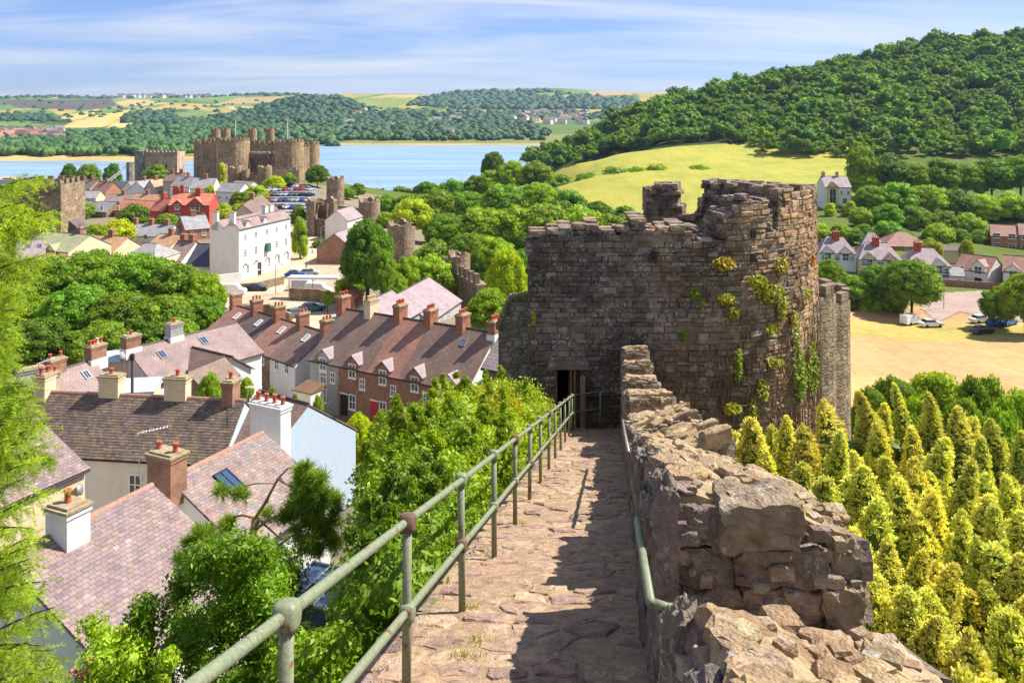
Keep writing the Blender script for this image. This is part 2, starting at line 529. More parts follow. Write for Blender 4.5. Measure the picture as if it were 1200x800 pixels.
def clump_crown(rng, C, Rr, nleaf, leaf, squash=0.85, blob=0.78, blobsub=0, up=0.35, colvar=0.25, jit=0.7, aspect=0.6, shell=(0.78, 1.08)):
    """leafy clumps at C (n,3) with radii Rr (n,) -> verts, quads, tris, cols"""
    n = len(C)
    D = rng.normal(size=(n, nleaf, 3)); D[..., 2] += up
    D /= np.linalg.norm(D, axis=2, keepdims=True)
    rad = Rr[:, None, None]*(shell[0] + (shell[1]-shell[0])*rng.random((n, nleaf, 1)))
    P = (C[:, None, :] + D*rad*np.array([1, 1, squash])).reshape(-1, 3)
    Nn = D.reshape(-1, 3) + rng.normal(size=(n*nleaf, 3))*jit
    # drop leaves buried in other clumps
    keep = np.ones(len(P), bool)
    own = np.repeat(np.arange(n), nleaf)
    for i in range(n):
        d = (P - C[i])/np.array([1, 1, squash])
        keep &= ~((np.einsum('ij,ij->i', d, d) < (0.72*Rr[i])**2) & (own != i))
    P, Nn, own = P[keep], Nn[keep], own[keep]
    V, Q = leaf_quads(rng, P, Nn, leaf*(0.7 + 0.6*rng.random(len(P))), aspect)
    cc = 1 + colvar*(rng.random((n, 1))*1.2 - 0.6)
    lc = cc[own]*(1 + colvar*(rng.random((len(P), 1)) - 0.5))*np.array([1, 1, 1])
    lc = lc*(1 + (rng.random((len(P), 1)) - 0.4)*np.array([[0.35, 0.1, 0.0]]))
    cols = np.repeat(lc, 4, axis=0)
    tris = np.zeros((0, 3), int)
    if blob:
        bv, bf = (ICO0, ICO1)[blobsub]
        m = len(bv)
        B = C[:, None, :] + bv[None]*(Rr*blob)[:, None, None]*np.array([1, 1, squash])*(1 + 0.25*(rng.random((n, m, 1)) - 0.5))
        T = (bf[None] + (np.arange(n)*m)[:, None, None]).reshape(-1, 3) + len(V)
        V = np.concatenate([V, B.reshape(-1, 3)]); tris = T
        cols = np.concatenate([cols, np.repeat(cc*np.ones((1, 3)), m, axis=0)])
    return V, Q, tris, cols

def crown_layout(rng, n, lo=0.5, hi=0.82, r0=0.26, r1=0.42, bottom=-0.75):
    """clump centres filling a unit crown"""
    C = []
    for k in range(n):
        for _ in range(30):
            d = rng.normal(size=3); d /= np.linalg.norm(d)
            if d[2] < bottom: continue
            p = d*(lo + (hi-lo)*rng.random()**0.5)
            if all(np.linalg.norm(p-q) > 0.22 for q in C): break
        C.append(p)
    C.append(np.zeros(3))
    C = np.array(C)
    Rr = r0 + (r1-r0)*rng.random(len(C)); Rr[-1] = 0.6
    return C, Rr

M_LEAF = m_leaf('leaf_broad', (0.15, 0.25, 0.018, 1), 0.38)
M_FOREST = m_leaf('leaf_wood', (0.115, 0.21, 0.02, 1), 0.38)
M_FAR = m_leaf('leaf_far', (0.036, 0.082, 0.036, 1), 0.1)

# ------------------------------------------------------------------ ground
def rbf_fit(pts, c, lam=0.3):
    A = np.array(pts, float)
    X = A[:, :-1]; z = A[:, -1]
    d = np.sqrt(((X[:, None] - X[None])**2).sum(-1) + c*c)
    n = len(X)
    M = np.zeros((n+1, n+1)); M[:n, :n] = d - np.eye(n)*lam; M[:n, n] = 1; M[n, :n] = 1
    w = np.linalg.solve(M, np.concatenate([z, [0]]))
    def f(Q):
        out = np.zeros(len(Q))
        for i in range(0, len(Q), 20000):
            q = Q[i:i+20000]
            out[i:i+20000] = np.sqrt(((q[:, None] - X[None])**2).sum(-1) + c*c) @ w[:n] + w[n]
        return out
    return f

G = []   # ground survey points
def gp(px, py, Y, dz=0.0):
    p = W(px, py, Y); G.append((p.x, p.y, p.z + dz))
G += [(-25,30,20.5),(-12,30,22.5),(-3,30,28),(0,10,35),(-3,10,32),(-8,10,28),(-20,10,25),(-3,20,30),(-8,20,25),(-20,20,22),(-40,20,20),
      (0,0,38),(-5,0,34),(-20,0,28),(-60,0,22),(0,-25,46),(-40,-25,32),(4,33,32),(0,26,31),(1,33,30)]
G += [(-25,60,16.5),(-45,58,16),(-12,50,18),(0,50,25),(-8,42,20),(-30,44,18),(-18,40,20)]
G += [(-14,100,15.2),(-4,86,15.5),(-20,104,15),(-22,90,14.3),(-19,88,14.3),(-12.5,82,14.3),(-6,77,14.6),(-16,76,14.6),(0,72,21),(6,60,25),(2,90,18),(-10,112,15.5),(-24,75,15.2),(-36,84,15.4),(-40,95,14.8)]
G += [(-50,120,13.5),(-75,120,13.5),(-30,128,13.0),(-8,130,13),(5,120,14),(-100,120,13),(-150,130,12)]
G += [(-54,170,11),(-49,189,11),(-46,150,11.8),(-38,150,11.8),(-40,190,11),(-36,170,11.3),(-30,200,11),(-80,170,11),(-110,180,10),(-150,200,9)]
G += [(-90,257,11),(-130,300,9),(-150,370,6),(-70,230,11),(-60,260,11.5),(-70,300,13),(-75,330,14),(-200,260,8),(-230,330,5)]
G += [(-113,385,17),(-143,385,13),(-85,385,14),(-113,365,16),(-95,350,14.5),(-130,350,11),(-115,425,4),(-60,360,10),(-45,330,8),(-20,250,8),(-10,200,9),(-25,280,7),(-15,330,5)]
G += [(x, 425, 3.5) for x in (-400,-330,-260,-200)] + [(x, 470, -0.8) for x in (-500,-300,-200,-120,-60,-20,20)] + [(x, 540, -5) for x in (-500,-300,-150,-60,10)]
G += [(x, 800, -6) for x in (-500,-200,0)] + [(60,900,-4),(50,660,-2),(15,560,-5),(0,620,-6),(-10,520,-5)]
G += [(12,20,28),(22,20,24),(25,60,15),(15,10,31),(6,8,34.5),(30,30,20),(10,45,26),(40,60,12.5),(3.2,0,38),(8,0,36),(20,0,32),(60,0,26),(60,40,14),(100,60,10),(20,-25,42)]
gp(1000,450,115); gp(1200,455,112); gp(1000,372,163); gp(1200,395,148); gp(1100,350,182); gp(1130,330,200); gp(970,310,218); gp(1200,325,205)
gp(978,243,300); gp(1030,270,255); gp(1150,262,280); gp(1250,300,230); gp(1400,330,200); gp(1100,395,150); gp(1350,420,130)
gp(830,240,330); gp(960,222,340); gp(700,205,400); gp(760,212,370); gp(650,222,380)
gp(660,196,455); gp(720,182,470); gp(790,172,480); gp(850,168,480); gp(890,184,450); gp(990,185,440); gp(1080,180,440); gp(1200,180,440); gp(1400,185,430)
for px, py, Y in ((640,178,620),(720,146,680),(800,120,700),(900,98,720),(1000,76,740),(1100,54,750),(1200,50,760),(1330,50,760),(1500,80,760)):
    gp(px, py, Y); p = W(px, py, Y); G.append((p.x*1.3, p.y*1.3, p.z*0.5 - 4))
G += [(0,300,6),(20,250,7.5),(40,200,8),(10,160,11),(30,130,11),(45,160,8.5),(0,380,6),(20,430,5),(10,470,1)]
ground_f = rbf_fit(G, 6.0)

def gz(x, y):
    return float(ground_f(np.array([[x, y]]))[0])

xs = np.concatenate([np.linspace(-620,-200,30)[:-1], np.linspace(-200,-60,45)[:-1], np.linspace(-60,60,70)[:-1], np.linspace(60,300,60)[:-1], np.linspace(300,1000,45)])
ys = np.concatenate([np.linspace(-40,120,90)[:-1], np.linspace(120,500,100)[:-1], np.linspace(500,1000,40)])
XX, YY = np.meshgrid(xs, ys)
ZZ = ground_f(np.stack([XX.ravel(), YY.ravel()], 1)).reshape(XX.shape)
# keep the earth below the wall walk
on = (np.abs(XX - 0.118*YY) < 3.0) & (YY < 34)
ZZ = np.where(on, np.minimum(ZZ, CZ - 6.2 - 0.297*YY), ZZ)
nx, ny = len(xs), len(ys)
V = np.stack([XX.ravel(), YY.ravel(), ZZ.ravel()], 1)
ii = (np.arange(ny-1)[:, None]*nx + np.arange(nx-1)[None]).ravel()
Q = np.stack([ii, ii+1, ii+nx+1, ii+nx], 1)
U = CX + F*V[:, 0]/np.maximum(V[:, 1], 1)     # survey bearing
pyv = HY + F*(CZ - V[:, 2])/np.maximum(V[:, 1], 1)
gc = np.tile(np.array([[0.10, 0.135, 0.03]]), (len(V), 1))
def inpoly(x, y, poly):
    c = np.zeros(len(x), bool); j = len(poly)-1
    for i in range(len(poly)):
        xi, yi = poly[i]; xj, yj = poly[j]
        if yi != yj:
            c ^= ((yi > y) != (yj > y)) & (x < (xj-xi)*(y-yi)/(yj-yi) + xi)
        j = i
    return c
# the big hay meadow on the slope, the dry car-park field, beach
mead = (V[:, 1] > 310) & (V[:, 0] > 20) & (V[:, 1] < 500) & (U < 1000)
gc[mead] = (0.315, 0.315, 0.065)
fld = (V[:, 1] > 75) & (V[:, 1] < 176) & (V[:, 0] > 30) & (V[:, 0] < 140)
gc[fld] = (0.47, 0.285, 0.145)
fn = np.array([mnoise.fractal(Vector((a*0.035, b*0.05, 1.0)), 1.0, 2.0, 5) for a, b in V[fld][:, :2]])
fc0 = gc[fld]; fc0 = np.where((fn > 0.2)[:, None], np.array([[0.45, 0.32, 0.15]]), fc0); fc0 = np.where((fn < -0.3)[:, None], np.array([[0.42, 0.235, 0.125]]), fc0); gc[fld] = fc0
strip = fld & (V[:, 1] > 146) & (V[:, 1] < 162)
gc[strip] = (0.40, 0.32, 0.10)
sand = (V[:, 2] < 2.2) & (V[:, 1] > 380)
gc[sand] = (0.30, 0.25, 0.15)
lot = (V[:, 1] > 125) & (V[:, 1] < 250) & (V[:, 0] > -75) & (V[:, 0] < -30)
gc[lot] = (0.42, 0.34, 0.25)
townm = (V[:, 1] > 28) & (V[:, 1] < 360) & (V[:, 0] > -260) & (V[:, 0] < -3) & ~lot
gc[townm] = (0.22, 0.19, 0.14)
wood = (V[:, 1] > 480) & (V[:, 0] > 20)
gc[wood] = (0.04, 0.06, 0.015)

t = NT('ground_earth')
p = t.pos()
c = t.attr()
n1 = t.noise(p, 0.06, 8, 0.65)
c = t.mix(1.0, c, t.ramp(n1, [(0.3, (0.72, 0.8, 0.75)), (0.5, (1, 1, 1)), (0.72, (1.22, 1.08, 0.95))]), 'MULTIPLY')
n2 = t.noise(p, 0.9, 8, 0.7)
c = t.mix(1.0, c, t.ramp(n2, [(0.3, (0.78, 0.78, 0.74)), (0.7, (1.18, 1.16, 1.1))]), 'MULTIPLY')
wv = t.noise(t.pos((0.35, 0.04, 0.1)), 1.0, 6, 0.7)
c = t.mix(t.ramp(wv, [(0.5, 0), (0.68, 0.5)]), c, t.mix(1.0, c, (0.82, 0.7, 0.62), 'MULTIPLY'))
M_GROUND = t.bsdf(c, 0.95, t.bump(n2, 0.4, 0.15), 0.1)
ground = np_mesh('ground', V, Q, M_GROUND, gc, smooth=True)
tag(ground, 'sloping ground of the town, the dry field and the hillside meadow', 'ground', kind='structure')

# ------------------------------------------------------------------ water
t = NT('river_water')
p = t.pos((1.0, 1.0, 1.0))
w1 = t.noise(t.pos((0.05, 0.4, 1)), 1.0, 6, 0.6)
w2 = t.noise(t.pos((0.004, 0.03, 1)), 1.0, 5, 0.6, 1.0)
c = t.mix(t.ramp(w2, [(0.38, 0), (0.62, 1)]), (0.13, 0.24, 0.36), (0.22, 0.34, 0.45))
c = t.mix(t.ramp(w1, [(0.4, 0), (0.7, 0.5)]), c, (0.26, 0.44, 0.56))
M_WATER = t.bsdf(c, t.math('ADD', 0.18, t.math('MULTIPLY', w2, 0.25)), t.bump(w1, 0.35, 0.6), 0.5)
mb = MB()
for i in range(12):
    for j in range(10):
        x0 = -3000 + 500*i; y0 = 330 + 170*j
        mb.add([(x0, y0, 0), (x0+500, y0, 0), (x0+500, y0+170, 0), (x0, y0+170, 0)], [(0, 1, 2, 3)])
tag(mb.build('water', M_WATER), 'pale blue estuary water between the castle and the far shore', 'water', kind='structure')

# ------------------------------------------------------------------ far shore and hills
FP = []
def fp(px, Y, Z): FP.append((px/100.0, math.log(Y)*4.0, Z))
for px in (-300, 0, 120, 230):
    fp(px, 700, -4); fp(px, 762, -0.5); fp(px, 800, 2.5); fp(px, 1000, 4); fp(px, 1300, 5); fp(px, 1600, 9)
for px in (330, 450, 560, 650, 760, 900):
    fp(px, 900, -5); fp(px, 1100, -1.0); fp(px, 1135, 1.5); fp(px, 1200, 4); fp(px, 1500, 7)
for px, top in ((-300,116),(0,116),(60,115),(130,118),(200,116),(260,116)):
    fp(px, 2100, 24); fp(px, 3000, 52 if px < 60 else 62); fp(px, 4600, 45+(130-top)*4.6); fp(px, 5600, 80); fp(px, 7000, 40)
for px, top in ((300,126),(345,117),(390,116),(430,128)):
    fp(px, 1650, 11); fp(px, 2000, 32 if top < 120 else 18); fp(px, 2600, 45+(130-top)*2.6); fp(px, 3000, 45+(124-top)*3.0)
    fp(px, 4600, 45+(130-113)*4.6); fp(px, 5600, 80); fp(px, 7000, 40)
for px, top in ((460,112.5),(500,113)):
    fp(px, 1900, 16); fp(px, 2600, 48); fp(px, 3400, 45+(130-top)*3.4); fp(px, 4600, 100); fp(px, 6000, 70)
for px, top in ((540,107),(590,105),(640,104),(690,107),(740,109),(820,108),(950,112),(1200,115)):
    fp(px, 1900, 14); fp(px, 2600, 34); fp(px, 3300, 66); fp(px, 4600, 45+(130-top)*4.6); fp(px, 5400, 120); fp(px, 7000, 50)
far_f = rbf_fit(FP, 0.35, 0.03)
pxs = np.linspace(-260, 1050, 330)
yl = np.concatenate([np.exp(np.linspace(math.log(690), math.log(1250), 50))[:-1], np.exp(np.linspace(math.log(1250), math.log(7200), 130))])
PX, YL = np.meshgrid(pxs, yl)
def farz(px, Y):
    z = far_f(np.stack([px/100.0, np.log(Y)*4.0], 1))
    hill = np.clip((z-8)/40, 0, 1)
    X = (px-CX)*Y/F
    und = np.array([mnoise.fractal(Vector((a*0.0022, b*0.0016, 3.3)), 1.0, 2.0, 4) for a, b in zip(X, Y)])
    return z + hill*und*9
FZ = farz(PX.ravel(), YL.ravel())
FV = np.stack([((PX-CX)*YL/F).ravel(), YL.ravel(), FZ], 1)
nx, ny = len(pxs), len(yl)
ii = (np.arange(ny-1)[:, None]*nx + np.arange(nx-1)[None]).ravel()
FQ = np.stack([ii, ii+1, ii+nx+1, ii+nx], 1)
fpx = PX.ravel(); fpy = HY + F*(CZ-FZ)/YL.ravel()
# field pattern: each parcel of land has its own crop colour
rf = np.random.default_rng(5)
seeds = np.stack([rf.uniform(-300, 1050, 620), np.log(np.exp(rf.uniform(math.log(1350), math.log(7000), 620)))], 1)
crop = np.array([(0.085,0.15,0.035),(0.11,0.19,0.04),(0.36,0.28,0.08),(0.30,0.25,0.07),(0.13,0.2,0.05),(0.06,0.10,0.03),(0.40,0.32,0.12),(0.16,0.22,0.06)])
sc_ = crop[rf.choice(8, 620, p=[.2,.2,.12,.08,.15,.13,.04,.08])]
fc = np.zeros((len(FV), 3))
for i in range(0, len(FV), 8000):
    a = np.stack([fpx[i:i+8000]/34.0, np.log(FV[i:i+8000, 1])*9.0], 1)
    b = np.stack([seeds[:, 0]/34.0, seeds[:, 1]*9.0], 1)
    k = ((a[:, None]-b[None])**2).sum(-1).argmin(1)
    fc[i:i+8000] = sc_[k]
low = FV[:, 2] < 14
fc[low] = (0.10, 0.15, 0.04)
fc[low & (FV[:, 1] < 1500) & (fpx < 300)] = (0.085, 0.14, 0.03)
beach = FV[:, 2] < 2.4
fc[beach] = (0.42, 0.31, 0.13)
fc[(fpx > 340) & (FV[:, 2] < 1.6)] = (0.34, 0.27, 0.15)
fc[(fpx > 340) & (FV[:, 2] >= 1.6) & (FV[:, 1] < 1400)] = (0.17, 0.19, 0.06)
def paint(poly, col):
    fc[inpoly(fpx, fpy, poly)] = col
paint([(150,182),(200,174),(230,174),(232,180),(200,184)], (0.5,0.36,0.12))
paint([(20,127),(0,118),(130,116),(140,124),(110,129)], (0.10,0.085,0.07))
paint([(70,137),(115,128),(120,131),(82,143)], (0.48,0.36,0.12))
paint([(100,139),(150,128),(152,131),(125,146),(98,147)], (0.42,0.36,0.10))
paint([(70,150),(90,141),(128,139),(122,149)], (0.5,0.36,0.14))
paint([(125,150),(148,137),(160,150)], (0.52,0.4,0.16))
paint([(155,152),(195,146),(198,152)], (0.4,0.3,0.12))
paint([(205,132),(240,129),(250,137),(215,140)], (0.15,0.21,0.06))
paint([(245,140),(300,141),(305,146),(255,148)], (0.45,0.36,0.12))
paint([(245,124),(280,115),(345,112),(340,118),(300,121)], (0.34,0.25,0.10))
paint([(405,121),(430,114),(490,111),(486,121),(440,131),(410,128)], (0.20,0.25,0.06))
paint([(430,115),(455,111),(492,111),(488,114)], (0.42,0.30,0.11))
paint([(510,131),(540,127),(620,127),(650,131),(600,134)], (0.36,0.30,0.09))
paint([(530,147),(560,143),(600,147),(595,152),(545,152)], (0.12,0.24,0.06))
paint([(590,150),(625,148),(622,154),(596,155)], (0.5,0.38,0.2))
paint([(690,107),(745,107),(742,111),(700,112)], (0.36,0.25,0.12))
t = NT('far_land')
p = t.pos()
c = t.attr()
n1 = t.noise(p, 0.012, 8, 0.7)
c = t.mix(1.0, c, t.ramp(n1, [(0.3, (0.7, 0.75, 0.72)), (0.5, (1, 1, 1)), (0.72, (1.25, 1.2, 1.05))]), 'MULTIPLY')
M_FARLAND = t.bsdf(c, 0.95, None, 0.1)
far = np_mesh('far_hills', FV, FQ, M_FARLAND, fc, smooth=True)
tag(far, 'far shore with fields and hills beyond the estuary', 'hills', kind='structure')

# far woods and hedgerows (one mass)
def far_pt(px, Y):
    z = farz(np.array([float(px)]), np.array([float(Y)]))[0]
    return ((px-CX)*Y/F, Y, z)
def scatter_stuff(name, pts, rng, label, cat, mat, nclump=3, sub=0, leafn=0, cbase=(1, 1, 1)):
    """pts: (x,y,z,radius,height, tint)"""
    Vs, Ts, Cs, Qs = [], [], [], []; off = 0
    bv, bf = (ICO0, ICO1)[sub]
    for x, y, z, r, h, tint in pts:
        for k in range(nclump):
            a = rng.random()*6.28; q = r*0.55*(k > 0)
            cx, cy = x + math.cos(a)*q, y + math.sin(a)*q
            rr = r*(0.75 if k == 0 else 0.55)
            zz = z + h - rr*(1.0 if k == 0 else 1.35 + rng.random()*0.4)
            B = bv*rr*(1 + 0.5*(rng.random((len(bv), 1)) - 0.5))*np.array([1, 1, max(0.9, h/(2*rr)*0.8)]) + np.array([cx, cy, zz])
            Vs.append(B); Ts.append(bf + off); off += len(B)
            Cs.append(np.tile(np.array(tint)*(0.8 + 0.4*rng.random()), (len(B), 1)))
    ob = np_mesh(name, np.concatenate(Vs), np.concatenate(Ts), mat, np.concatenate(Cs))
    ob.color = (1, 1, 1, 1)
    return tag(ob, label, cat, kind='stuff')

rw = np.random.default_rng(11)
pts = []
def woods(poly, Y0, Y1, n, r, h, tint, pyaware=True):
    k = 0; tries = 0
    while k < n and tries < n*30:
        tries += 1
        px = rw.uniform(min(p[0] for p in poly), max(p[0] for p in poly)); Y = math.exp(rw.uniform(math.log(Y0), math.log(Y1)))
        x, y, z = far_pt(px, Y)
        py = HY + F*(CZ - z - h*0.5)/Y
        if not inpoly(np.array([px]), np.array([py]), poly)[0]: continue
        s = 0.7 + 0.6*rw.random()
        pts.append((x, y, z-1, r*s, h*s, tuple(np.array(tint)*(0.75+0.5*rw.random())))); k += 1
DK, MD, LT = (0.85, 0.95, 1.0), (1.15, 1.25, 0.9), (1.6, 1.6, 0.8)
# shore trees on the left
woods([(-20,150),(240,150),(240,181),(-20,181)], 830, 1050, 330, 6.5, 11, MD)
woods([(-20,160),(232,160),(225,183),(-20,184)], 805, 850, 120, 5.5, 9, LT)
woods([(-20,150),(400,150),(400,176),(-20,176)], 1080, 1700, 380, 8, 11, MD)
woods([(150,146),(400,146),(400,166),(150,166)], 1500, 2200, 260, 9, 12, MD)
woods([(370,152),(640,152),(640,168),(370,168)], 1190, 1500, 330, 8, 11, (1.0,1.05,0.9))
woods([(370,140),(600,138),(640,150),(600,160),(370,160)], 1500, 2400, 420, 11, 13, DK)
# wooded knoll
woods([(255,134),(300,126),(345,112),(400,113),(440,128),(480,134),(480,152),(250,152)], 1800, 2700, 800, 12, 14, DK)
woods([(150,132),(200,128),(210,146),(160,150),(140,148)], 1900, 3200, 130, 12, 13, DK)
woods([(0,134),(60,134),(70,150),(0,152)], 2000, 3400, 150, 12, 12, DK)
woods([(190,140),(250,138),(250,152),(195,152)], 1800, 3000, 120, 12, 12, DK)
# right-hand far ridge
woods([(480,118),(540,106),(640,104),(700,112),(745,112),(745,128),(480,128)], 3000, 4700, 620, 22, 20, DK)
woods([(480,130),(560,128),(720,130),(720,160),(480,140)], 2200, 3400, 240, 14, 14, DK)
# trees on the left skyline and hedgerows
woods([(0,108),(350,108),(350,126),(0,126)], 4000, 4800, 260, 18, 16, DK)
woods([(0,116),(500,116),(500,152),(0,152)], 1900, 4000, 190, 9, 9, DK)
scatter_stuff('far_woods', pts, rw, 'blue-green woods and hedgerows on the far shore and hills', 'woods', M_FAR, 3)

# far village roofs and walls (too small to tell one from another)
mb = MB()
def far_house(px, Y, s, wall, roof):
    x, y, z = far_pt(px, Y)
    a = rw.random()*3.14
    mb.obox((x, y, z+s*0.35), s*1.5, s, s*0.9, a, col=wall)
    ca, sa = math.cos(a), math.sin(a)
    def L(u, v, w): return (x+u*ca-v*sa, y+u*sa+v*ca, z+w)
    h0, h1 = s*0.8, s*1.25
    mb.add([L(-s*.8,-s*.56,h0),L(s*.8,-s*.56,h0),L(s*.8,s*.56,h0),L(-s*.8,s*.56,h0),L(-s*.8,0,h1),L(s*.8,0,h1)], [(0,1,5,4),(2,3,4,5),(0,4,3),(1,2,5),(3,2,1,0)], col=roof)
for k in range(120):
    far_house(rw.uniform(-20, 75), rw.uniform(1080, 1450), 9*(0.7+0.6*rw.random()), R.choice([(0.6,0.55,0.5),(0.7,0.68,0.65),(0.4,0.2,0.14)]), R.choice([(0.2,0.12,0.1),(0.16,0.15,0.16),(0.3,0.16,0.11)]))
for k in range(110):
    far_house(rw.uniform(140, 245), rw.uniform(4200, 4700), 15*(0.7+0.6*rw.random()), R.choice([(0.75,0.72,0.7),(0.6,0.58,0.55)]), R.choice([(0.2,0.15,0.14),(0.16,0.15,0.16)]))
for k in range(50):
    far_house(rw.uniform(600, 690), rw.uniform(1900, 2700), 11*(0.7+0.6*rw.random()), R.choice([(0.75,0.72,0.7),(0.6,0.55,0.5)]), R.choice([(0.22,0.18,0.17),(0.3,0.22,0.16)]))
for k in range(16):
    far_house(rw.uniform(380, 560), rw.uniform(1300, 2300), 10*(0.7+0.6*rw.random()), (0.75,0.72,0.7), (0.2,0.18,0.18))
t = NT('far_house_paint'); M_FARH = t.bsdf(t.attr(), 0.8, None, 0.2)
tag(mb.build('far_village', M_FARH), 'tiny pale houses scattered on the far shore and hilltop', 'village', kind='stuff')

# ------------------------------------------------------------------ hillside wood on the right (one mass)
def forest(name, pts, rng, label, mat, nclump=12, nleaf=12, leafk=0.17):
    Vs, Qs, Ts, Cs = [], [], [], []; off = 0
    protos = []
    for k in range(7):
        C, Rr = crown_layout(rng, nclump, 0.4, 0.85, 0.22, 0.5, -0.3)
        protos.append(clump_crown(rng, C, Rr, nleaf, leafk, 0.85, 0.8, 0, 0.5, 0.5, 0.8))
    for x, y, z, r, h, tint in pts:
        v, q, tr, c = protos[rng.integers(7)]
        a = rng.random()*6.28; ca, sa = math.cos(a), math.sin(a)
        Rm = np.array([[ca,-sa,0],[sa,ca,0],[0,0,1]])
        vv = (v @ Rm.T)*np.array([r, r, h*0.55]) + np.array([x, y, z + h*0.55])
        Vs.append(vv); Qs.append(q+off); Ts.append(tr+off); Cs.append(c*np.array(tint)); off += len(v)
    ob = np_mesh(name, np.concatenate(Vs), [np.concatenate(Qs), np.concatenate(Ts)], mat, np.concatenate(Cs))
    ob.color = (1, 1, 1, 1)
    return tag(ob, label, 'wood', kind='stuff')
pts = []
rh = np.random.default_rng(21)
edge = [(560,186),(640,200),(660,196),(700,186),(760,172),(850,164),(880,172),(892,186),(940,184),(1000,184),(1240,184),(1420,184)]
ex = np.array([e[0] for e in edge]); ey = np.array([e[1] for e in edge])
tries = 0
cells = {}
while len(pts) < 2200 and tries < 70000:
    tries += 1
    px = rh.uniform(560, 1420); Y = rh.uniform(410, 800)
    x = (px-CX)*Y/F
    z = gz(x, Y)
    py = HY + F*(CZ-z)/Y
    if py > np.interp(px, ex, ey): continue
    if z < 2: continue
    r = rh.choice([rh.uniform(2.2, 3.4), rh.uniform(3.0, 4.8), rh.uniform(4.5, 6.5)], p=[.35, .45, .2])
    key = (int(x//5), int(Y//5))
    if any((x-a)**2 + (Y-b)**2 < (0.62*(r+c))**2 for i in (-2,-1,0,1,2) for j in (-2,-1,0,1,2) for a, b, c in cells.get((key[0]+i, key[1]+j), [])): continue
    cells.setdefault(key, []).append((x, Y, r))
    tn = rh.choice(4, p=[.45,.25,.2,.1])
    tint = [(1,1,1),(0.6,0.75,0.85),(1.35,1.3,0.8),(0.85,1.05,0.9)][tn]
    pts.append((x, Y, z-0.5, r*1.3, r*1.1*rh.uniform(1.6, 2.3), np.array(tint)*(0.8+0.4*rh.random())))
N_FOREST = len(pts)
forest('hillside_wood', pts, rh, 'dense dark green wood covering the steep hillside', M_FOREST)
# ------------------------------------------------------------------ town wall, wall walk, parapet
M_STONE = m_stone('wall_stone', lichen=0.8, yellow=0.35, scale=1.6, bump=0.9)
M_TSTONE = m_stone('tower_stone', lichen=0.75, yellow=0.3, scale=0.9, bump=0.9)
M_PAVE = m_stone('paving_stone', lichen=0.2, yellow=0.12, scale=1.5, bump=0.5)
M_MORTAR = m_stone('mortar', lichen=0.15, yellow=0.15, scale=2.0, bump=0.8)
M_RUBBLE = m_masonry('rubble_wall', (0.22, 0.17, 0.13), (0.3, 0.24, 0.18), (0.16, 0.13, 0.1), 0.5, 0.22)

SLX, SLZ, H0 = 0.118, -0.297, 2.07
def PP(o, t, h):
    return Vector((SLX*t + o, t, CZ - H0 + SLZ*t + h))

def voronoi_cells(seeds, box, kn=24):
    """convex cells of seeds clipped to box (x0,x1,y0,y1)"""
    S = np.array(seeds); out = []
    for i, s in enumerate(S):
        poly = [(box[0],box[2]),(box[1],box[2]),(box[1],box[3]),(box[0],box[3])]
        d = ((S - s)**2).sum(1)
        for j in np.argsort(d)[1:kn]:
            m = (S[j] + s)/2; n = S[j] - s
            new = []
            for k in range(len(poly)):
                a, b = poly[k], poly[(k+1) % len(poly)]
                da = (a[0]-m[0])*n[0] + (a[1]-m[1])*n[1]; db = (b[0]-m[0])*n[0] + (b[1]-m[1])*n[1]
                if da <= 0: new.append(a)
                if (da < 0) != (db < 0) and da != db:
                    u = da/(da-db); new.append((a[0]+(b[0]-a[0])*u, a[1]+(b[1]-a[1])*u))
            poly = new
            if len(poly) < 3: break
        if len(poly) >= 3: out.append((tuple(s), poly))
    return out

def cell_stone(mb, poly, fmap, thick, gap=0.018, col=(1, 1, 1), rng=R, dome=0.02, rough=0.012, step=0.12, tilt=0.0):
    """stone slab from a 2-d cell; fmap(x, y, h) -> world"""
    cx = sum(p[0] for p in poly)/len(poly); cy = sum(p[1] for p in poly)/len(poly)
    pts = []
    for k in range(len(poly)):
        a, b = poly[k], poly[(k+1) % len(poly)]
        L = math.hypot(b[0]-a[0], b[1]-a[1])
        if L < 1e-4: continue
        m = max(1, min(8, int(L/step)))
        for q in range(m):
            u = q/m
            pts.append((a[0]+(b[0]-a[0])*u, a[1]+(b[1]-a[1])*u))
    n = len(pts)
    if n < 3: return
    tx, ty = rng.uniform(-tilt, tilt), rng.uniform(-tilt, tilt)
    def ring(k, h, j):
        o = []
        for x, y in pts:
            dx, dy = x-cx, y-cy; L = math.hypot(dx, dy) or 1e-6
            s = max(0.15, (L - gap - k)/L)
            x2 = cx + dx*s + rng.uniform(-j, j); y2 = cy + dy*s + rng.uniform(-j, j)
            o.append(fmap(x2, y2, h + tx*dx + ty*dy + rng.uniform(-j, j)*0.8))
        return o
    r = rough
    rings = [ring(-0.004, -thick, r*0.5), ring(-0.006, -thick*0.5, r), ring(0.0, -0.022, r*0.8), ring(0.02, 0.0, r), ring(0.06, dome*0.6, r), ring(0.11, dome*0.8, r)]
    NR = len(rings)
    vs = sum(rings, []) + [fmap(cx, cy, dome + tx*0)]
    fs = []
    for a in range(NR-1):
        for i in range(n):
            fs.append((a*n+i, a*n+(i+1) % n, (a+1)*n+(i+1) % n, (a+1)*n+i))
    for i in range(n):
        fs.append(((NR-1)*n+i, (NR-1)*n+(i+1) % n, NR*n))
    mb.add(vs, fs, col=col)

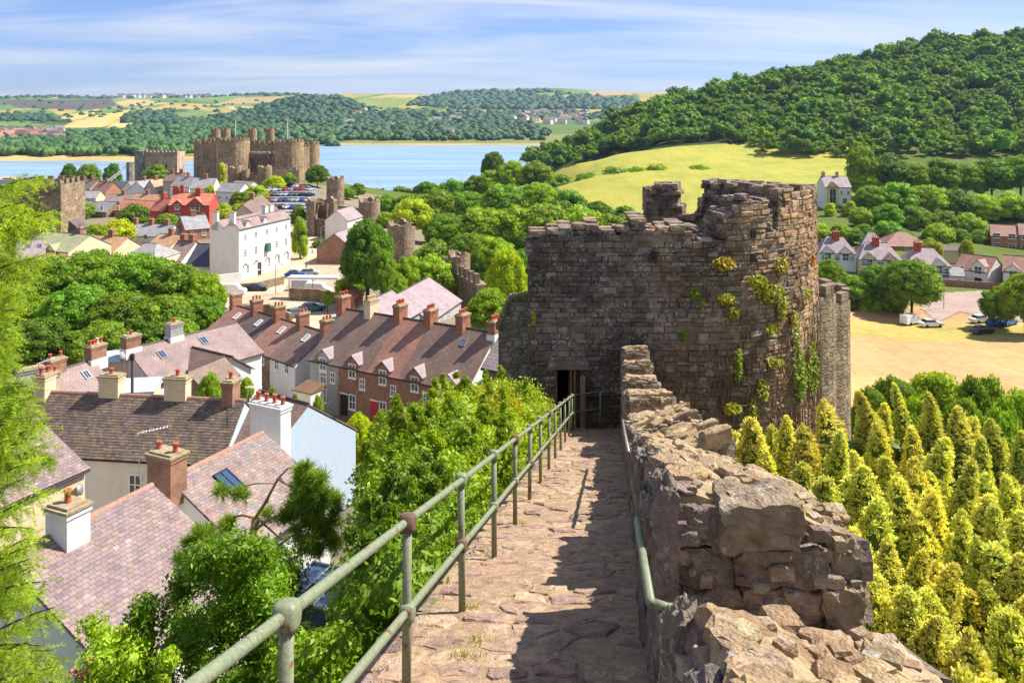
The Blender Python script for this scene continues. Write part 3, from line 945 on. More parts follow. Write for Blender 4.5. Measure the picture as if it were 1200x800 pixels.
PAL_WALK = [(0.36,0.25,0.175),(0.32,0.225,0.165),(0.39,0.28,0.19),(0.30,0.205,0.17),(0.35,0.255,0.185),(0.27,0.19,0.155),(0.40,0.295,0.205)]
PAL_TOP = [(0.31,0.24,0.17),(0.26,0.205,0.155),(0.35,0.27,0.18),(0.22,0.17,0.14),(0.30,0.25,0.19),(0.28,0.2,0.15),(0.24,0.175,0.165)]  # parapet faces: darker tones, their shade is put into the colour
PAL_CAP = [(0.44,0.325,0.19),(0.39,0.285,0.17),(0.48,0.36,0.215),(0.35,0.26,0.165),(0.42,0.33,0.215),(0.38,0.265,0.175)]  # parapet tops: lighter, warmer tones with the sunlight put into the colour
PAL_TOWER = [(0.17,0.135,0.12),(0.21,0.17,0.145),(0.14,0.115,0.12),(0.27,0.2,0.145),(0.23,0.175,0.13),(0.12,0.095,0.1),(0.30,0.25,0.21),(0.19,0.14,0.10)]
def vary(c, a=0.15):
    k = 1 + R.uniform(-a, a)
    return tuple(max(0.01, x*k*(1 + R.uniform(-a, a)*0.3)) for x in c)

# the walk: bed of trodden earth + flagstones
walk = empty('wall_walk', PP(-0.5, 3, 0)); tag(walk, None, None, kind='structure')
walk['kind'] = 'structure'
inv = -Vector(walk.location)
def shifted(mb, off):
    mb.v = [(a+off.x, b+off.y, c+off.z) for a, b, c in mb.v]
    return mb
mb = MB(); mb.col = (0.37, 0.265, 0.175)
for k in range(90):
    t0, t1 = -2 + k*0.3334, -2 + (k+1)*0.3334
    for j in range(8):
        o0, o1 = -1.56 + j*0.26, -1.56 + (j+1)*0.26
        z = lambda o, t: -0.016 + 0.024*mnoise.noise(Vector((o*2.2, t*2.2, 0))) + 0.012*mnoise.noise(Vector((o*9, t*9, 5)))
        mb.add([PP(o0,t0,z(o0,t0)),PP(o1,t0,z(o1,t0)),PP(o1,t1,z(o1,t1)),PP(o0,t1,z(o0,t1))], [(0,1,2,3)])
mb.sm = True
shifted(mb, inv).build('earth_bed', M_MORTAR, walk)
seeds = []
t_ = 0.6
while t_ < 27.7:
    step = 0.26 + 0.004*t_ + R.uniform(-0.03, 0.05)
    o_ = -1.6 + R.uniform(0, 0.2)
    while o_ < 0.45:
        seeds.append((o_ + R.uniform(-0.07, 0.07), t_ + R.uniform(-0.09, 0.09))); o_ += R.uniform(0.24, 0.5)
    t_ += step
cells = voronoi_cells(seeds, (-1.6, 0.46, 0.4, 27.75))
cells.sort(key=lambda c: c[0][1])
rest = MB(); nst = 0
for s, poly in cells:
    if R.random() < 0.2: continue          # worn away: bare earth shows
    far_ = s[1] > 9.5 or nst >= 300
    mb = rest if far_ else MB()
    h = R.uniform(-0.02, 0.004)
    cell_stone(mb, poly, lambda x, y, z: PP(x, y, z + h), 0.09, gap=R.uniform(0.008, 0.03), col=vary(R.choice(PAL_WALK), 0.1), dome=0.008, rough=0.010, step=0.09, tilt=0.02)
    if not far_:
        shifted(mb, inv).build('paving_stone', M_PAVE, walk); nst += 1
tag(shifted(rest, inv).build('paving_stones', M_PAVE, walk), kind='stuff')
# tufts in the joints come with the plants

# wall body below
wallo = empty('town_wall', PP(0, 12, -8), 'sunlit grey-brown stone parapet running beside the walk down to the tower', 'wall')
winv = -Vector(wallo.location)
mb = MB()
ts = [-4 + 2.0*k for k in range(17)]
ts[-1] = 27.85
for a, b in zip(ts[:-1], ts[1:]):
    for o, sgn in ((-1.6, -1), (1.5, 1)):
        v = [PP(o,a,-9),PP(o,b,-9),PP(o,b,-0.06),PP(o,a,-0.06)]
        uv = [(a,0),(b,0),(b,8.9),(a,8.9)]
        mb.add(v if sgn > 0 else v[::-1], [(0,1,2,3)], uvs=[uv if sgn > 0 else uv[::-1]])
    mb.add([PP(-1.6,a,-0.06),PP(1.5,a,-0.06),PP(1.5,b,-0.06),PP(-1.6,b,-0.06)], [(0,1,2,3)], uvs=[[(0,a),(3,a),(3,b),(0,b)]])
shifted(mb, winv).build('wall_body', M_RUBBLE, wallo)
# edge stones on the town side of the walk
em = MB()
t_ = 0.5
while t_ < 27.5:
    L = R.uniform(0.3, 0.6)
    em.rock(PP(-1.6, t_+L/2, -0.14+R.uniform(-0.02, 0.02)), (0.3, L*1.02, 0.26), 3, 0.16, 0.3, seed=R.random()*90, col=vary(R.choice(PAL_WALK)), M=Matrix.Rotation(-0.29, 3, 'X'))
    t_ += L
tag(shifted(em, winv).build('edge_stones', M_STONE, wallo), kind='stuff')

# parapet segments: near inner t, near outer t, far inner t, far outer t, height inner, height outer, outer offset
OI, OO = 0.36, 1.45
SEG = [(0.5,0.5,3.4,4.45,1.13,0.66,OO),(3.4,4.45,5.1,5.1,0.6,0.45,OO),(5.1,5.1,7.35,6.8,1.38,1.10,OO),(7.35,6.8,8.2,8.2,0.72,0.7,OO),(8.2,8.2,10.5,10.5,1.26,0.86,OO),
       (10.5,10.5,13.2,13.2,0.88,1.25,OO),(13.2,13.2,14.6,14.6,0.8,0.85,OO),(14.6,14.6,18,18,0.95,1.28,OO),(18,18,19.4,19.4,0.95,0.95,1.4),
       (19.4,19.4,22,22,1.42,1.38,1.35),(22,22,23.2,23.2,1.1,1.1,1.3),(23.2,23.2,25,25,1.7,1.7,1.2),(25,25,26.4,26.4,2.15,2.15,1.1),(26.4,26.4,27.85,27.85,2.6,2.6,1.05)]
core = MB(); core.col = (0.40, 0.305, 0.185)
stones = []                                  # (apparent size, builder mesh)
def seg_t(sg, u, v):
    a = sg[0] + (sg[1]-sg[0])*u; b = sg[2] + (sg[3]-sg[2])*u
    return a + (b-a)*v
for si, sg in enumerate(SEG):
    oo = sg[6]
    H = lambda u: sg[4] + (sg[5]-sg[4])*u
    # rough core
    nu, nv = (12, max(4, int((sg[2]-sg[0])/0.09))) if sg[0] < 9 else (5, max(3, int((sg[2]-sg[0])/0.35)))
    def cp(u, v, h): 
        o = OI + 0.05 + (oo-OI-0.1)*u
        return PP(o, seg_t(sg, u, v), h)
    nzf = lambda u, v: 0.05*mnoise.fractal(Vector((u*3.1+si, v*(sg[2]-sg[0])*2.6, 1.7)), 0.9, 2.0, 5)
    top = [[cp(i/nu, 0.01+0.98*j/nv, H(i/nu) - 0.035 + nzf(i/nu, j/nv)) for j in range(nv+1)] for i in range(nu+1)]
    for i in range(nu):
        for j in range(nv):
            core.add([top[i][j], top[i+1][j], top[i+1][j+1], top[i][j+1]], [(0,1,2,3)])
    for j in range(nv):
        for u, flip in ((0, True), (1, False)):
            i = nu if u else 0
            a, b = top[i][j], top[i][j+1]
            a0, b0 = cp(u, 0.01+0.98*j/nv, -0.2), cp(u, 0.01+0.98*(j+1)/nv, -0.2)
            core.add([a0, b0, b, a] if not flip else [b0, a0, a, b], [(0,1,2,3)])
    for jv, flip in ((0, False), (nv, True)):
        for i in range(nu):
            a, b = top[i][jv], top[i+1][jv]
            vv = 0.01 + 0.98*jv/nv
            a0, b0 = cp(i/nu, vv, -0.2), cp((i+1)/nu, vv, -0.2)
            core.add([a0, b0, b, a] if not flip else [b0, a0, a, b], [(0,1,2,3)])
    # cap stones
    near = sg[0] < 9
    sz = 0.40 if near else 0.36
    wd, ln = oo - OI, ((sg[2]-sg[0]) + (sg[3]-sg[1]))/2
    sd_ = []
    n1, n2 = max(2, round(wd/sz)), max(2, round(ln/(sz*1.15)))
    for a in range(n1):
        for b in range(n2):
            sd_.append(((a+0.5+R.uniform(-0.33, 0.33))/n1*wd, (b+0.5+R.uniform(-0.33, 0.33))/n2*ln))
    for s, poly in voronoi_cells(sd_, (-0.02, wd+0.03, 0.0, ln)):
        m = MB()
        dh = R.uniform(-0.07, 0.05) if near else R.uniform(-0.1, 0.07)
        def fm(x, y, h, dh=dh):
            u = x/wd
            q = PP(OI + x, seg_t(sg, min(1, max(0, u)), y/ln), H(u) + dh + h)
            nz = mnoise.noise_vector(q*3.0)*0.035 + mnoise.noise_vector(q*9.0)*0.02 + mnoise.noise_vector(q*24.0)*0.011
            return q + nz
        cell_stone(m, poly, fm, R.uniform(0.12, 0.2), gap=R.uniform(0.004, 0.03), col=vary(R.choice(PAL_CAP)), dome=0.012, rough=0.012, step=0.05 if near else 0.12, tilt=0.1)
        stones.append((1.0/max(1.5, sg[0]), m))
    # facing stones on the walk side
    z0 = -0.05
    while z0 < sg[4] - 0.1:
        h = R.uniform(0.1, 0.2); t_ = sg[0]
        if z0 + h > sg[4] - 0.1: h = max(0.07, sg[4] - 0.1 - z0)
        while t_ < sg[2] - 0.06:
            L = min(R.uniform(0.18, 0.5), sg[2]-t_)
            m = MB()
            m.rock(PP(OI + 0.05 + R.uniform(-0.05, 0.04), t_+L/2, z0+h/2), (0.22, L*0.97, h*1.0), 5 if t_ < 7 else 2, 0.22, 0.25, M=Matrix.Rotation(-0.29, 3, 'X'), seed=R.random()*99, crag=0.02, col=vary(R.choice(PAL_TOP)))
            stones.append((0.35/max(1.5, t_), m)); t_ += L
        z0 += h
    # stones on the end that faces uphill, where the parapet steps up
    hb = SEG[si-1][4] if si else 0
    if si and sg[4] > hb + 0.1:
        z0 = min(hb, SEG[si-1][5]) - 0.12
        while z0 < sg[4] - 0.12:
            h = R.uniform(0.12, 0.32) if near else R.uniform(0.12, 0.2); u = 0.0
            h = min(h, max(0.08, sg[4] - 0.1 - z0))
            while u < 0.97:
                L = min(R.uniform(0.2, 0.58)/wd, 1-u)
                if z0 + h*0.6 < H(u+L/2) - 0.06:
                    m = MB()
                    m.rock(PP(OI + wd*(u+L/2), seg_t(sg, u+L/2, 0) + 0.05 + R.uniform(-0.06, 0.06), z0+h/2 + R.uniform(-0.02, 0.02)), (L*wd*1.0, 0.3, h*R.uniform(0.9, 1.15)), 9 if near else 3, 0.18, 0.14, crag=0.024, M=Matrix.Rotation(R.uniform(-0.09, 0.09), 3, 'Y') @ Matrix.Rotation(R.uniform(-0.12, 0.12), 3, 'X'), seed=R.random()*99, col=vary(R.choice(PAL_TOP)))
                    stones.append((1.0/max(1.5, sg[0]), m))
                u += L
            z0 += h
    # outer face
    z0 = -0.6
    while z0 < sg[5] - 0.12:
        h = R.uniform(0.2, 0.3); t_ = sg[1]
        while t_ < sg[3] - 0.1:
            L = min(R.uniform(0.35, 0.7), sg[3]-t_)
            m = MB()
            m.rock(PP(oo - 0.04 + R.uniform(-0.04, 0.04), t_+L/2, z0+h/2), (0.22, L*0.97, min(h, sg[5]-z0)), 2, 0.15, 0.22, M=Matrix.Rotation(-0.29, 3, 'X'), seed=R.random()*99, col=vary(R.choice(PAL_TOP)))
            stones.append((0.01/max(1.5, t_), m)); t_ += L
        z0 += h
shifted(core, winv).build('parapet_core', M_MORTAR, wallo)
# small packing stones wedged in the joints and lying on the top
pk = MB()
for si, sg in enumerate(SEG):
    for k in range(90 if sg[0] < 9 else 40):
        u_, v_ = R.random(), R.random(); z_ = R.uniform(0.035, 0.11)
        hh = sg[4] + (sg[5]-sg[4])*u_
        pk.rock(PP(OI + (sg[6]-OI)*u_, seg_t(sg, u_, v_), hh + R.uniform(-0.03, 0.02)), (z_*R.uniform(0.8, 1.6), z_*R.uniform(0.8, 1.6), z_*0.7), 2, 0.3, 0.35, M=Matrix.Rotation(R.uniform(0, 3), 3, 'Z'), seed=R.random()*99, col=vary(R.choice(PAL_CAP)))
    if si and sg[4] > SEG[si-1][4] + 0.1:
        for k in range(60):
            u_ = R.random(); z_ = R.uniform(0.03, 0.09)
            pk.rock(PP(OI + (sg[6]-OI)*u_, seg_t(sg, u_, 0) - R.uniform(0.0, 0.1), R.uniform(SEG[si-1][5], sg[4] + (sg[5]-sg[4])*u_ - 0.08)), (z_*R.uniform(0.8, 2), z_, z_), 2, 0.3, 0.35, seed=R.random()*99, col=vary(R.choice(PAL_TOP)))
tag(shifted(pk, winv).build('packing_stones', M_STONE, wallo), kind='stuff')
# thin upright slabs edging the merlons on the walk side
for (tt, hh, ln) in ((5.05, 1.42, 0.2), (5.5, 1.2, 0.3), (7.3, 1.3, 0.22), (3.45, 1.1, 0.2), (4.3, 0.75, 0.3), (8.3, 1.25, 0.22), (9.4, 1.1, 0.3), (10.4, 1.2, 0.2), (2.6, 1.1, 0.3), (6.4, 1.15, 0.35), (12, 0.95, 0.3), (14.5, 1.0, 0.3)):
    m = MB()
    m.rock(PP(OI - 0.05 + R.uniform(-0.03, 0.02), tt, hh/2 - 0.02), (0.13, ln, hh), 10 if tt < 8 else 5, 0.1, 0.12, seed=R.random()*99, crag=0.03, col=vary((0.2, 0.17, 0.145)))
    shifted(m, winv).build('upright_slab', M_STONE, wallo)
stones.sort(key=lambda s: -s[0])
restm = MB()
for k, (a, m) in enumerate(stones):
    if k < 300:
        shifted(m, winv).build('stone', M_STONE, wallo)
    else:
        b = len(restm.v)
        restm.v += m.v; restm.c += m.c; restm.f += [tuple(b+i for i in f) for f in m.f]; restm.m += m.m; restm.smooth += m.smooth
tag(shifted(restm, winv).build('facing_stones', M_STONE, wallo), kind='stuff')

# ------------------------------------------------------------------ the big round tower
TC, TR, TI = Vector((6.0, 33.5)), 5.6, 4.3
FX0, FY = 0.57, 27.9
SF = TC.x - FX0
def plan(s, out=0.0, z=40.0):
    bt = max(0, 41.0 - z)*0.018
    if s < 0:
        return Vector((FX0 - out, FY - s))
    if s <= SF:
        return Vector((FX0 + s, FY - out - bt*0.5))
    a = (s - SF)/TR; r = TR + out + bt
    return Vector((TC.x + r*math.sin(a), TC.y - r*math.cos(a)))
def TP(s, out, z):
    p = plan(s, out, z); return Vector((p.x, p.y, z))
S_END = SF + TR*math.pi
def spx(px):
    best = None
    for k in range(600):
        s = S_END*0.46*k/600; p = plan(s); e = abs(CX + F*p.x/p.y - px)
        if best is None or e < best[0]: best = (e, s)
    return best[1]
prof = [(621,40.45),(633,40.95),(650,41.12),(690,41.16),(729,41.0),(731,41.24),(745,41.2),(746,41.45),(757,41.45),(758,41.15),(812,41.1),(814,40.72),(846,40.72),(848,41.55),(862,41.75),(864,42.0),(899,42.02),(901,41.0),(914,41.0),(916,42.3),(950,42.3)]
ps = [(spx(a), z) for a, z in prof]
ps += [(SF + TR*math.radians(d), z) for d, z in ((66,42.1),(76,42.1),(78,41.3),(108,41.3),(110,41.9),(146,41.9),(148,40.5),(162,40.4),(164,41.65),(178,41.65),(180,40.2))]
pss = np.array([p[0] for p in ps]); pzz = np.array([p[1] for p in ps])
def Ttop(s):
    if s < 0: return 40.3 - 0.15*min(6, -s)
    return float(np.interp(s, pss, pzz)) + 0.24*mnoise.fractal(Vector((s*1.6, 0, 0)), 0.8, 2.1, 4)
tower = empty('stone_tower', (4, 31, 31), 'ruined round stone tower with ivy, standing at the end of the walk', 'tower')
tinv = -Vector(tower.location)
DOOR = (0.88, 1.66, 36.6)
core = MB(); core.col = (0.15, 0.12, 0.10)
svals = list(np.arange(-6, 0, 0.5)) + list(np.arange(0, SF, 0.13)) + list(np.arange(SF, S_END, 0.25)) + [S_END]
IN = TR - TI
for a, b in zip(svals[:-1], svals[1:]):
    m_ = (a+b)/2; zt = Ttop(m_) - 0.06
    zb = 30.0
    if DOOR[0] < m_ < DOOR[1]: zb = DOOR[2]
    # rough inner edge
    P = [TP(a, -0.05, zb), TP(b, -0.05, zb), TP(b, -IN, zb), TP(a, -IN, zb), TP(a, -0.05, zt), TP(b, -0.05, zt), TP(b, -IN, zt), TP(a, -IN, zt)]
    P = [Vector((p.x, p.y, zb)) if i < 4 else Vector((p.x, p.y, zt)) for i, p in enumerate(P)]
    core.add(P, [(3,2,1,0),(4,5,6,7),(0,1,5,4),(1,2,6,5),(2,3,7,6),(3,0,4,7)])
shifted(core, tinv).build('core', M_MORTAR, tower)
# floor inside
mb = MB(); mb.col = (0.14, 0.16, 0.06)
mb.lathe((TC.x, TC.y, 37.6), [(TI+0.3, 0), (TI+0.3, 0.25)], 24)
shifted(mb, tinv).build('inner_floor', M_MORTAR, tower)
stones = []
def face_stone(s0, s1, z0, z1, col, d, back=False):
    m = MB(); j = lambda k=0.02: R.uniform(-k, k)
    def P(s, o, z):
        if back:
            a = (s - SF)/TR; r = TI - o
            return Vector((TC.x + r*math.sin(a), TC.y - r*math.cos(a), z))
        return TP(s, o, z)
    g = 0.006
    c4 = [(s0+g, z0+g), (s1-g, z0+g), (s1-g, z1-g), (s0+g, z1-g)]
    c4 = [(s+j(), z+j()) for s, z in c4]
    sm, zm = (s0+s1)/2, (z0+z1)/2
    ch = 0.035
    inn = [(s + math.copysign(min(ch, abs(s-sm)*0.6), sm-s) + j(0.015), z + math.copysign(min(ch, abs(z-zm)*0.6), zm-z) + j(0.015)) for s, z in c4]
    vs = [P(s, -0.07, z) for s, z in c4] + [P(s, d*0.45 + j(0.008), z) for s, z in c4] + [P(s, d + j(0.02), z) for s, z in inn]
    fs = [(i, (i+1) % 4, 4+(i+1) % 4, 4+i) for i in range(4)] + [(4+i, 4+(i+1) % 4, 8+(i+1) % 4, 8+i) for i in range(4)] + [(8,9,10,11)]
    if back: fs = [f[::-1] for f in fs]
    m.add(vs, fs, col=col)
    return m
z0 = 31.0
SMAX = SF + TR*math.radians(88)
while z0 < 42.4:
    h = R.uniform(0.10, 0.22); s = -1.5 if z0 > 34 else 0.0
    s += R.uniform(0, 0.2)
    while s < SMAX:
        L = R.uniform(0.16, 0.52)*(1.0 if h > 0.15 else 0.85)
        sm = s + L/2
        if z0 + h*0.7 < Ttop(sm) and not (s + L > DOOR[0] and s < DOOR[1] and z0 < DOOR[2]):
            sun_warm = min(1, max(0, (sm - 3.5)/6))
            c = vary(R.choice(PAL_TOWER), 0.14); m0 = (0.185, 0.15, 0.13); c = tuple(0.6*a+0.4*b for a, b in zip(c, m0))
            pz = 1.0 + 0.75*mnoise.fractal(Vector((sm*0.45, z0*0.35, 9.1)), 1.0, 2.0, 4); pz = min(1.5, max(0.5, pz)); c = tuple(x*pz*(0.82 if sm < 4 else 1.0) for x in c)  # patchy staining; left face also darkened, its shade put into the colour
            c = (c[0]*(0.9+0.8*sun_warm), c[1]*(0.88+0.5*sun_warm), c[2]*(0.95+0.05*sun_warm))  # sunny side warmed and brightened, sunlight put into the stone colour
            if R.random() < 0.04: c = (0.30, 0.27, 0.24)
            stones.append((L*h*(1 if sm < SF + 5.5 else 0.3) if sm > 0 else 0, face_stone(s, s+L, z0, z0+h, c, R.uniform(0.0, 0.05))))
        s += L
    z0 += h
z0 = 38.0
while z0 < 42:
    h = R.uniform(0.16, 0.28); s = SF + TR*math.radians(95)
    while s < S_END:
        L = R.uniform(0.25, 0.6)
        if z0 + h*0.7 < Ttop(s+L/2):
            stones.append((0.01, face_stone(s, s+L, z0, z0+h, vary(R.choice(PAL_TOWER), 0.2), R.uniform(0, 0.06), True)))
        s += L
    z0 += h
# wall-top stones
s = 0.0
while s < S_END:
    L = R.uniform(0.3, 0.6)
    k = 0.0
    while k < IN - 0.1:
        w = R.uniform(0.3, 0.5)
        z = Ttop(s + L/2)
        p = TP(min(s+L/2, S_END), -k - w/2, z)
        m = MB()
        ang = 0 if s <= SF else (s-SF)/TR
        zz = z + R.uniform(-0.08, 0.06)
        m.rock((p.x, p.y, zz - 0.02), (L, w, 0.2), 2, 0.2, 0.3, M=Matrix.Rotation(ang, 3, 'Z'), seed=R.random()*99, col=vary(R.choice(PAL_TOP), 0.25))
        stones.append((L*0.1, m))
        k += w
    s += L
# end faces of the merlons (steps in the wall top)
for k in range(len(svals)-1):
    a, b = (svals[k]+svals[k+1])/2, (svals[min(k+1, len(svals)-2)]+svals[min(k+2, len(svals)-1)])/2
    za, zb = Ttop(a), Ttop(b)
    if abs(za-zb) > 0.3:
        z = min(za, zb)
        while z < max(za, zb) - 0.05:
            h = R.uniform(0.14, 0.24); o = 0.0
            while o < IN - 0.1:
                w = R.uniform(0.3, 0.5)
                p = TP(svals[k+1], -o - w/2, z)
                m = MB(); ang = 0 if svals[k+1] <= SF else (svals[k+1]-SF)/TR
                m.rock((p.x, p.y, z + h/2), (0.26, w, h), 2, 0.18, 0.25, M=Matrix.Rotation(ang, 3, 'Z'), seed=R.random()*99, col=vary(R.choice(PAL_TOWER), 0.2))
                stones.append((0.02, m)); o += w
            z += h
stones.sort(key=lambda q: -q[0])
restm = MB()
for k, (a, m) in enumerate(stones):
    if k < 300:
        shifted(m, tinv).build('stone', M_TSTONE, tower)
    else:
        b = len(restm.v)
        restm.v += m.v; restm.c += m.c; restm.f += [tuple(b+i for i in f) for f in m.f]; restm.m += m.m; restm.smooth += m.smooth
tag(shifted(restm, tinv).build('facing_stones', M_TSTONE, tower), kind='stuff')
# doorway: lintel, timber door, upright slab
M_WOOD = m_plain('weathered_wood', (0.10, 0.075, 0.055), 0.85, 0.3, 9)
mb = MB(); mb.col = (0.2, 0.17, 0.15)
mb.rock((FX0+1.27, FY-0.04, DOOR[2]+0.14), (1.35, 0.4, 0.26), 3, 0.08, 0.15, seed=4)
shifted(mb, tinv).build('lintel', M_TSTONE, tower)
mb = MB()
for k in range(6):
    mb.box(FX0+0.88+k*0.13, FX0+1.0+k*0.13, FY+0.55, FY+0.62, 34.4, 36.55)
shifted(mb, tinv).build('door', M_WOOD, tower)
mb = MB(); mb.col = (0.26, 0.2, 0.16)
mb.rock((FX0+1.72, FY-0.22, 35.5), (0.16, 0.3, 1.8), 4, 0.08, 0.12, seed=9)
shifted(mb, tinv).build('door_jamb', M_TSTONE, tower)
# dark blocks on the face, painted as the shade in small putlog holes
M_DARK = m_plain('painted_hole_shadow', (0.03, 0.026, 0.024), 0.95)  # near-black colour standing in for the shadow inside openings
mb = MB()
for px, py in ((766,300),(881,302),(882,274)):
    s = spx(px); p = TP(s, 0.0, 40); z = CZ - (py-HY)*p.y/F
    q = TP(s, 0.06, z); a = 0 if s <= SF else (s-SF)/TR
    mb.obox((q.x, q.y, z), 0.2, 0.06, 0.26, a)
shifted(mb, tinv).build('putlog_hole_shade', M_DARK, tower)
# bare vine stems on the sunny side
M_VINE = m_plain('vine_stem', (0.2, 0.12, 0.075), 0.9)
mb = MB()
for k in range(95):
    s = R.uniform(spx(800), SF + TR*math.radians(72)); z = 31.2; pts_ = []
    top = R.uniform(35.0, 39.0)
    while z < top:
        pts_.append(TP(s, 0.085, z)); z += 0.35; s += R.uniform(-0.09, 0.09)
    if len(pts_) > 2: mb.tube(pts_, [0.022*(1 - 0.6*i/len(pts_)) for i in range(len(pts_))], 4)
shifted(mb, tinv).build('vine_stem', M_VINE, tower)

# stone stub with mossy coping left of the tower
stub = empty('stone_wall', (-0.2, 33.5, 30), 'mossy rubble wall stub tucked against the left side of the tower', 'wall')
mb = MB()
A = [W(584,385,33.2), W(598,352,33.2), W(622,348,33.2)]
x = [a.x for a in A]; z = [a.z for a in A]
poly = [(x[0],30),(x[2]+0.2,30),(x[2]+0.2,z[2]),(x[1],z[1]),(x[0],z[0])]
mb.add([(px_,33.2,pz) for px_,pz in poly]+[(px_,33.9,pz) for px_,pz in poly], [(0,1,2,3,4),(9,8,7,6,5)]+[(i,5+i,5+(i+1)%5,(i+1)%5) for i in range(5)],
       uvs=[[(a,b) for a,b in poly],[(a,b) for a,b in poly[::-1]]]+[[(0,0),(0.7,0),(0.7,2),(0,2)]]*5)
shifted(mb, -Vector(stub.location)).build('wall_body', m_masonry('stub_rubble', (0.26, 0.23, 0.19), (0.36, 0.31, 0.25), (0.2, 0.17, 0.13), 0.4, 0.2, 1.5, 0.5), stub)
m = MB()
for k in range(14):
    u = k/13
    p = A[0].lerp(A[1], u*2) if u < 0.5 else A[1].lerp(A[2], u*2-1)
    m.rock((p.x, 33.55, p.z+0.03), (0.22, 0.8, 0.16), 2, 0.25, 0.3, seed=k, col=R.choice([(0.3,0.22,0.05),(0.16,0.18,0.05),(0.25,0.2,0.15)]))
tag(shifted(m, -Vector(stub.location)).build('coping_stones', M_STONE, stub), kind='stuff')

# ------------------------------------------------------------------ railing and hand rails
t = NT('painted_iron')
v = t.pos()
n = t.noise(v, 9, 6, 0.7); n2 = t.noise(v, 60, 4, 0.6)
c = t.mix(t.ramp(n2, [(0.35, 0), (0.7, 1)]), (0.135, 0.17, 0.10), (0.24, 0.26, 0.155))
c = t.mix(t.ramp(n, [(0.585, 0), (0.64, 1)]), c, (0.15, 0.055, 0.03))
M_IRON = t.bsdf(c, 0.55, t.bump(n2, 0.2, 0.004), 0.45)
t = NT('bare_iron')
n = t.noise(t.pos(), 12, 6, 0.7)
c = t.mix(t.ramp(n, [(0.4, 0), (0.6, 1)]), (0.26, 0.2, 0.19), (0.34, 0.29, 0.27))
M_IRON2 = t.bsdf(c, 0.4, None, 0.4, 0.4)
M_RUST = m_plain('rusty_clamp', (0.13, 0.075, 0.05), 0.7, 0.4, 20)
rail = empty('iron_railing', PP(-1.27, 3.3, 0), 'green painted tube railing along the open side of the walk', 'railing')
rinv = -Vector(rail.location)
pt = [1.35 + 1.95*i for i in range(14)]
for i, tt in enumerate(pt):
    lean = R.uniform(-0.012, 0.012)
    mb = MB(); mb.sm = True
    mb.tube([PP(-1.27, tt, -0.1), PP(-1.27+lean, tt, 1.12)], 0.029, 12)
    po = shifted(mb, rinv).build('post', M_IRON, rail)
    for h in (1.1, 0.55):
        c = PP(-1.27+lean, tt, h)
        mb = MB()
        Mx = Matrix.Rotation(-0.29, 3, 'X')
        mb.sm = True
        mb.rock(c, (0.098, 0.14, 0.11), 5, 0.0, 0.5, M=Mx)
        shifted(mb, rinv).build('clamp', M_IRON if (i + int(h)) % 3 else M_RUST, rail)
for h in (1.1, 0.55):
    mb = MB(); mb.sm = True
    P = [PP(-1.27, 0.6, h)] + [PP(-1.27+R.uniform(-0.006, 0.006), tt, h) for tt in pt] + [PP(-1.1, 27.3, h+0.02), PP(-0.75, 27.5, h+0.05), PP(-0.4, 27.6, h+0.1)]
    mb.tube(P, 0.0255, 12)
    shifted(mb, rinv).build('rail', M_IRON, rail)
mb = MB(); mb.sm = True
mb.tube([PP(-0.4, 27.6, -0.1), PP(-0.4, 27.6, 1.22)], 0.029, 10)
shifted(mb, rinv).build('post', M_IRON, rail)

def handrail(t0, t1, h, o, mat, label):
    hr = empty('hand_rail', PP(o, t0, h), label, 'hand rail', 'hand rails on the parapet')
    iv = -Vector(hr.location)
    mb = MB(); mb.sm = True
    mb.tube([PP(o, t0, h), PP(o, t1, h)], 0.0225, 12)
    shifted(mb, iv).build('rail', mat, hr)
    for tt in (t0+0.02, t1-0.02):
        mb = MB(); mb.sm = True
        mb.tube([PP(o, tt, h-0.005), PP(o+0.08, tt, h-0.03), PP(OI+0.02, tt, h-0.04)], 0.02, 10)
        shifted(mb, iv).build('bracket', M_IRON if mat is M_IRON else mat, hr)
handrail(3.85, 5.9, 1.0, 0.17, M_IRON, 'short green tube hand rail fixed to the near merlon of the parapet')
handrail(11.0, 17.2, 0.95, 0.2, M_IRON2, 'long pinkish grey hand rail fixed further down the parapet')
# ------------------------------------------------------------------ houses
M_WHITE = m_plain('white_render', (0.68, 0.67, 0.645), 0.8, 0.05, 3, dirt=(0.55, 0.52, 0.46))
M_BLUEW = m_plain('pale_blue_render', (0.42, 0.52, 0.64), 0.8, 0.05, 3, dirt=(0.5, 0.53, 0.55))
M_CREAM = m_plain('cream_render', (0.62, 0.50, 0.33), 0.85, 0.08, 2, dirt=(0.42, 0.34, 0.22))
M_PALEY = m_plain('pale_yellow_render', (0.76, 0.68, 0.44), 0.85, 0.06, 2)
M_GREYR = m_plain('grey_render', (0.36, 0.36, 0.35), 0.85, 0.08, 3, dirt=(0.22, 0.22, 0.22))
M_YELLOW = m_plain('ochre_render', (0.62, 0.47, 0.17), 0.85, 0.08, 2)
M_REDWALL = m_brick('bright_red_brick', (0.47, 0.075, 0.045), (0.40, 0.06, 0.04), (0.4, 0.1, 0.07))
M_BRICK = m_brick('brown_brick', (0.24, 0.095, 0.05), (0.30, 0.13, 0.07))
M_OBRICK = m_brick('orange_brick', (0.42, 0.15, 0.07), (0.36, 0.12, 0.06))
M_CBRICK = m_brick('chimney_brick', (0.32, 0.12, 0.07), (0.27, 0.095, 0.055), (0.28, 0.2, 0.14))
M_RUBH = m_masonry('house_rubble', (0.28, 0.2, 0.12), (0.38, 0.28, 0.17), (0.2, 0.15, 0.1), 0.45, 0.2)
M_DKSTONE = m_masonry('dark_stone', (0.17, 0.13, 0.10), (0.24, 0.18, 0.13), (0.12, 0.1, 0.08), 0.6, 0.28)
S_DARK = m_slate('slate_dark', (0.115, 0.085, 0.072), (0.155, 0.115, 0.095))
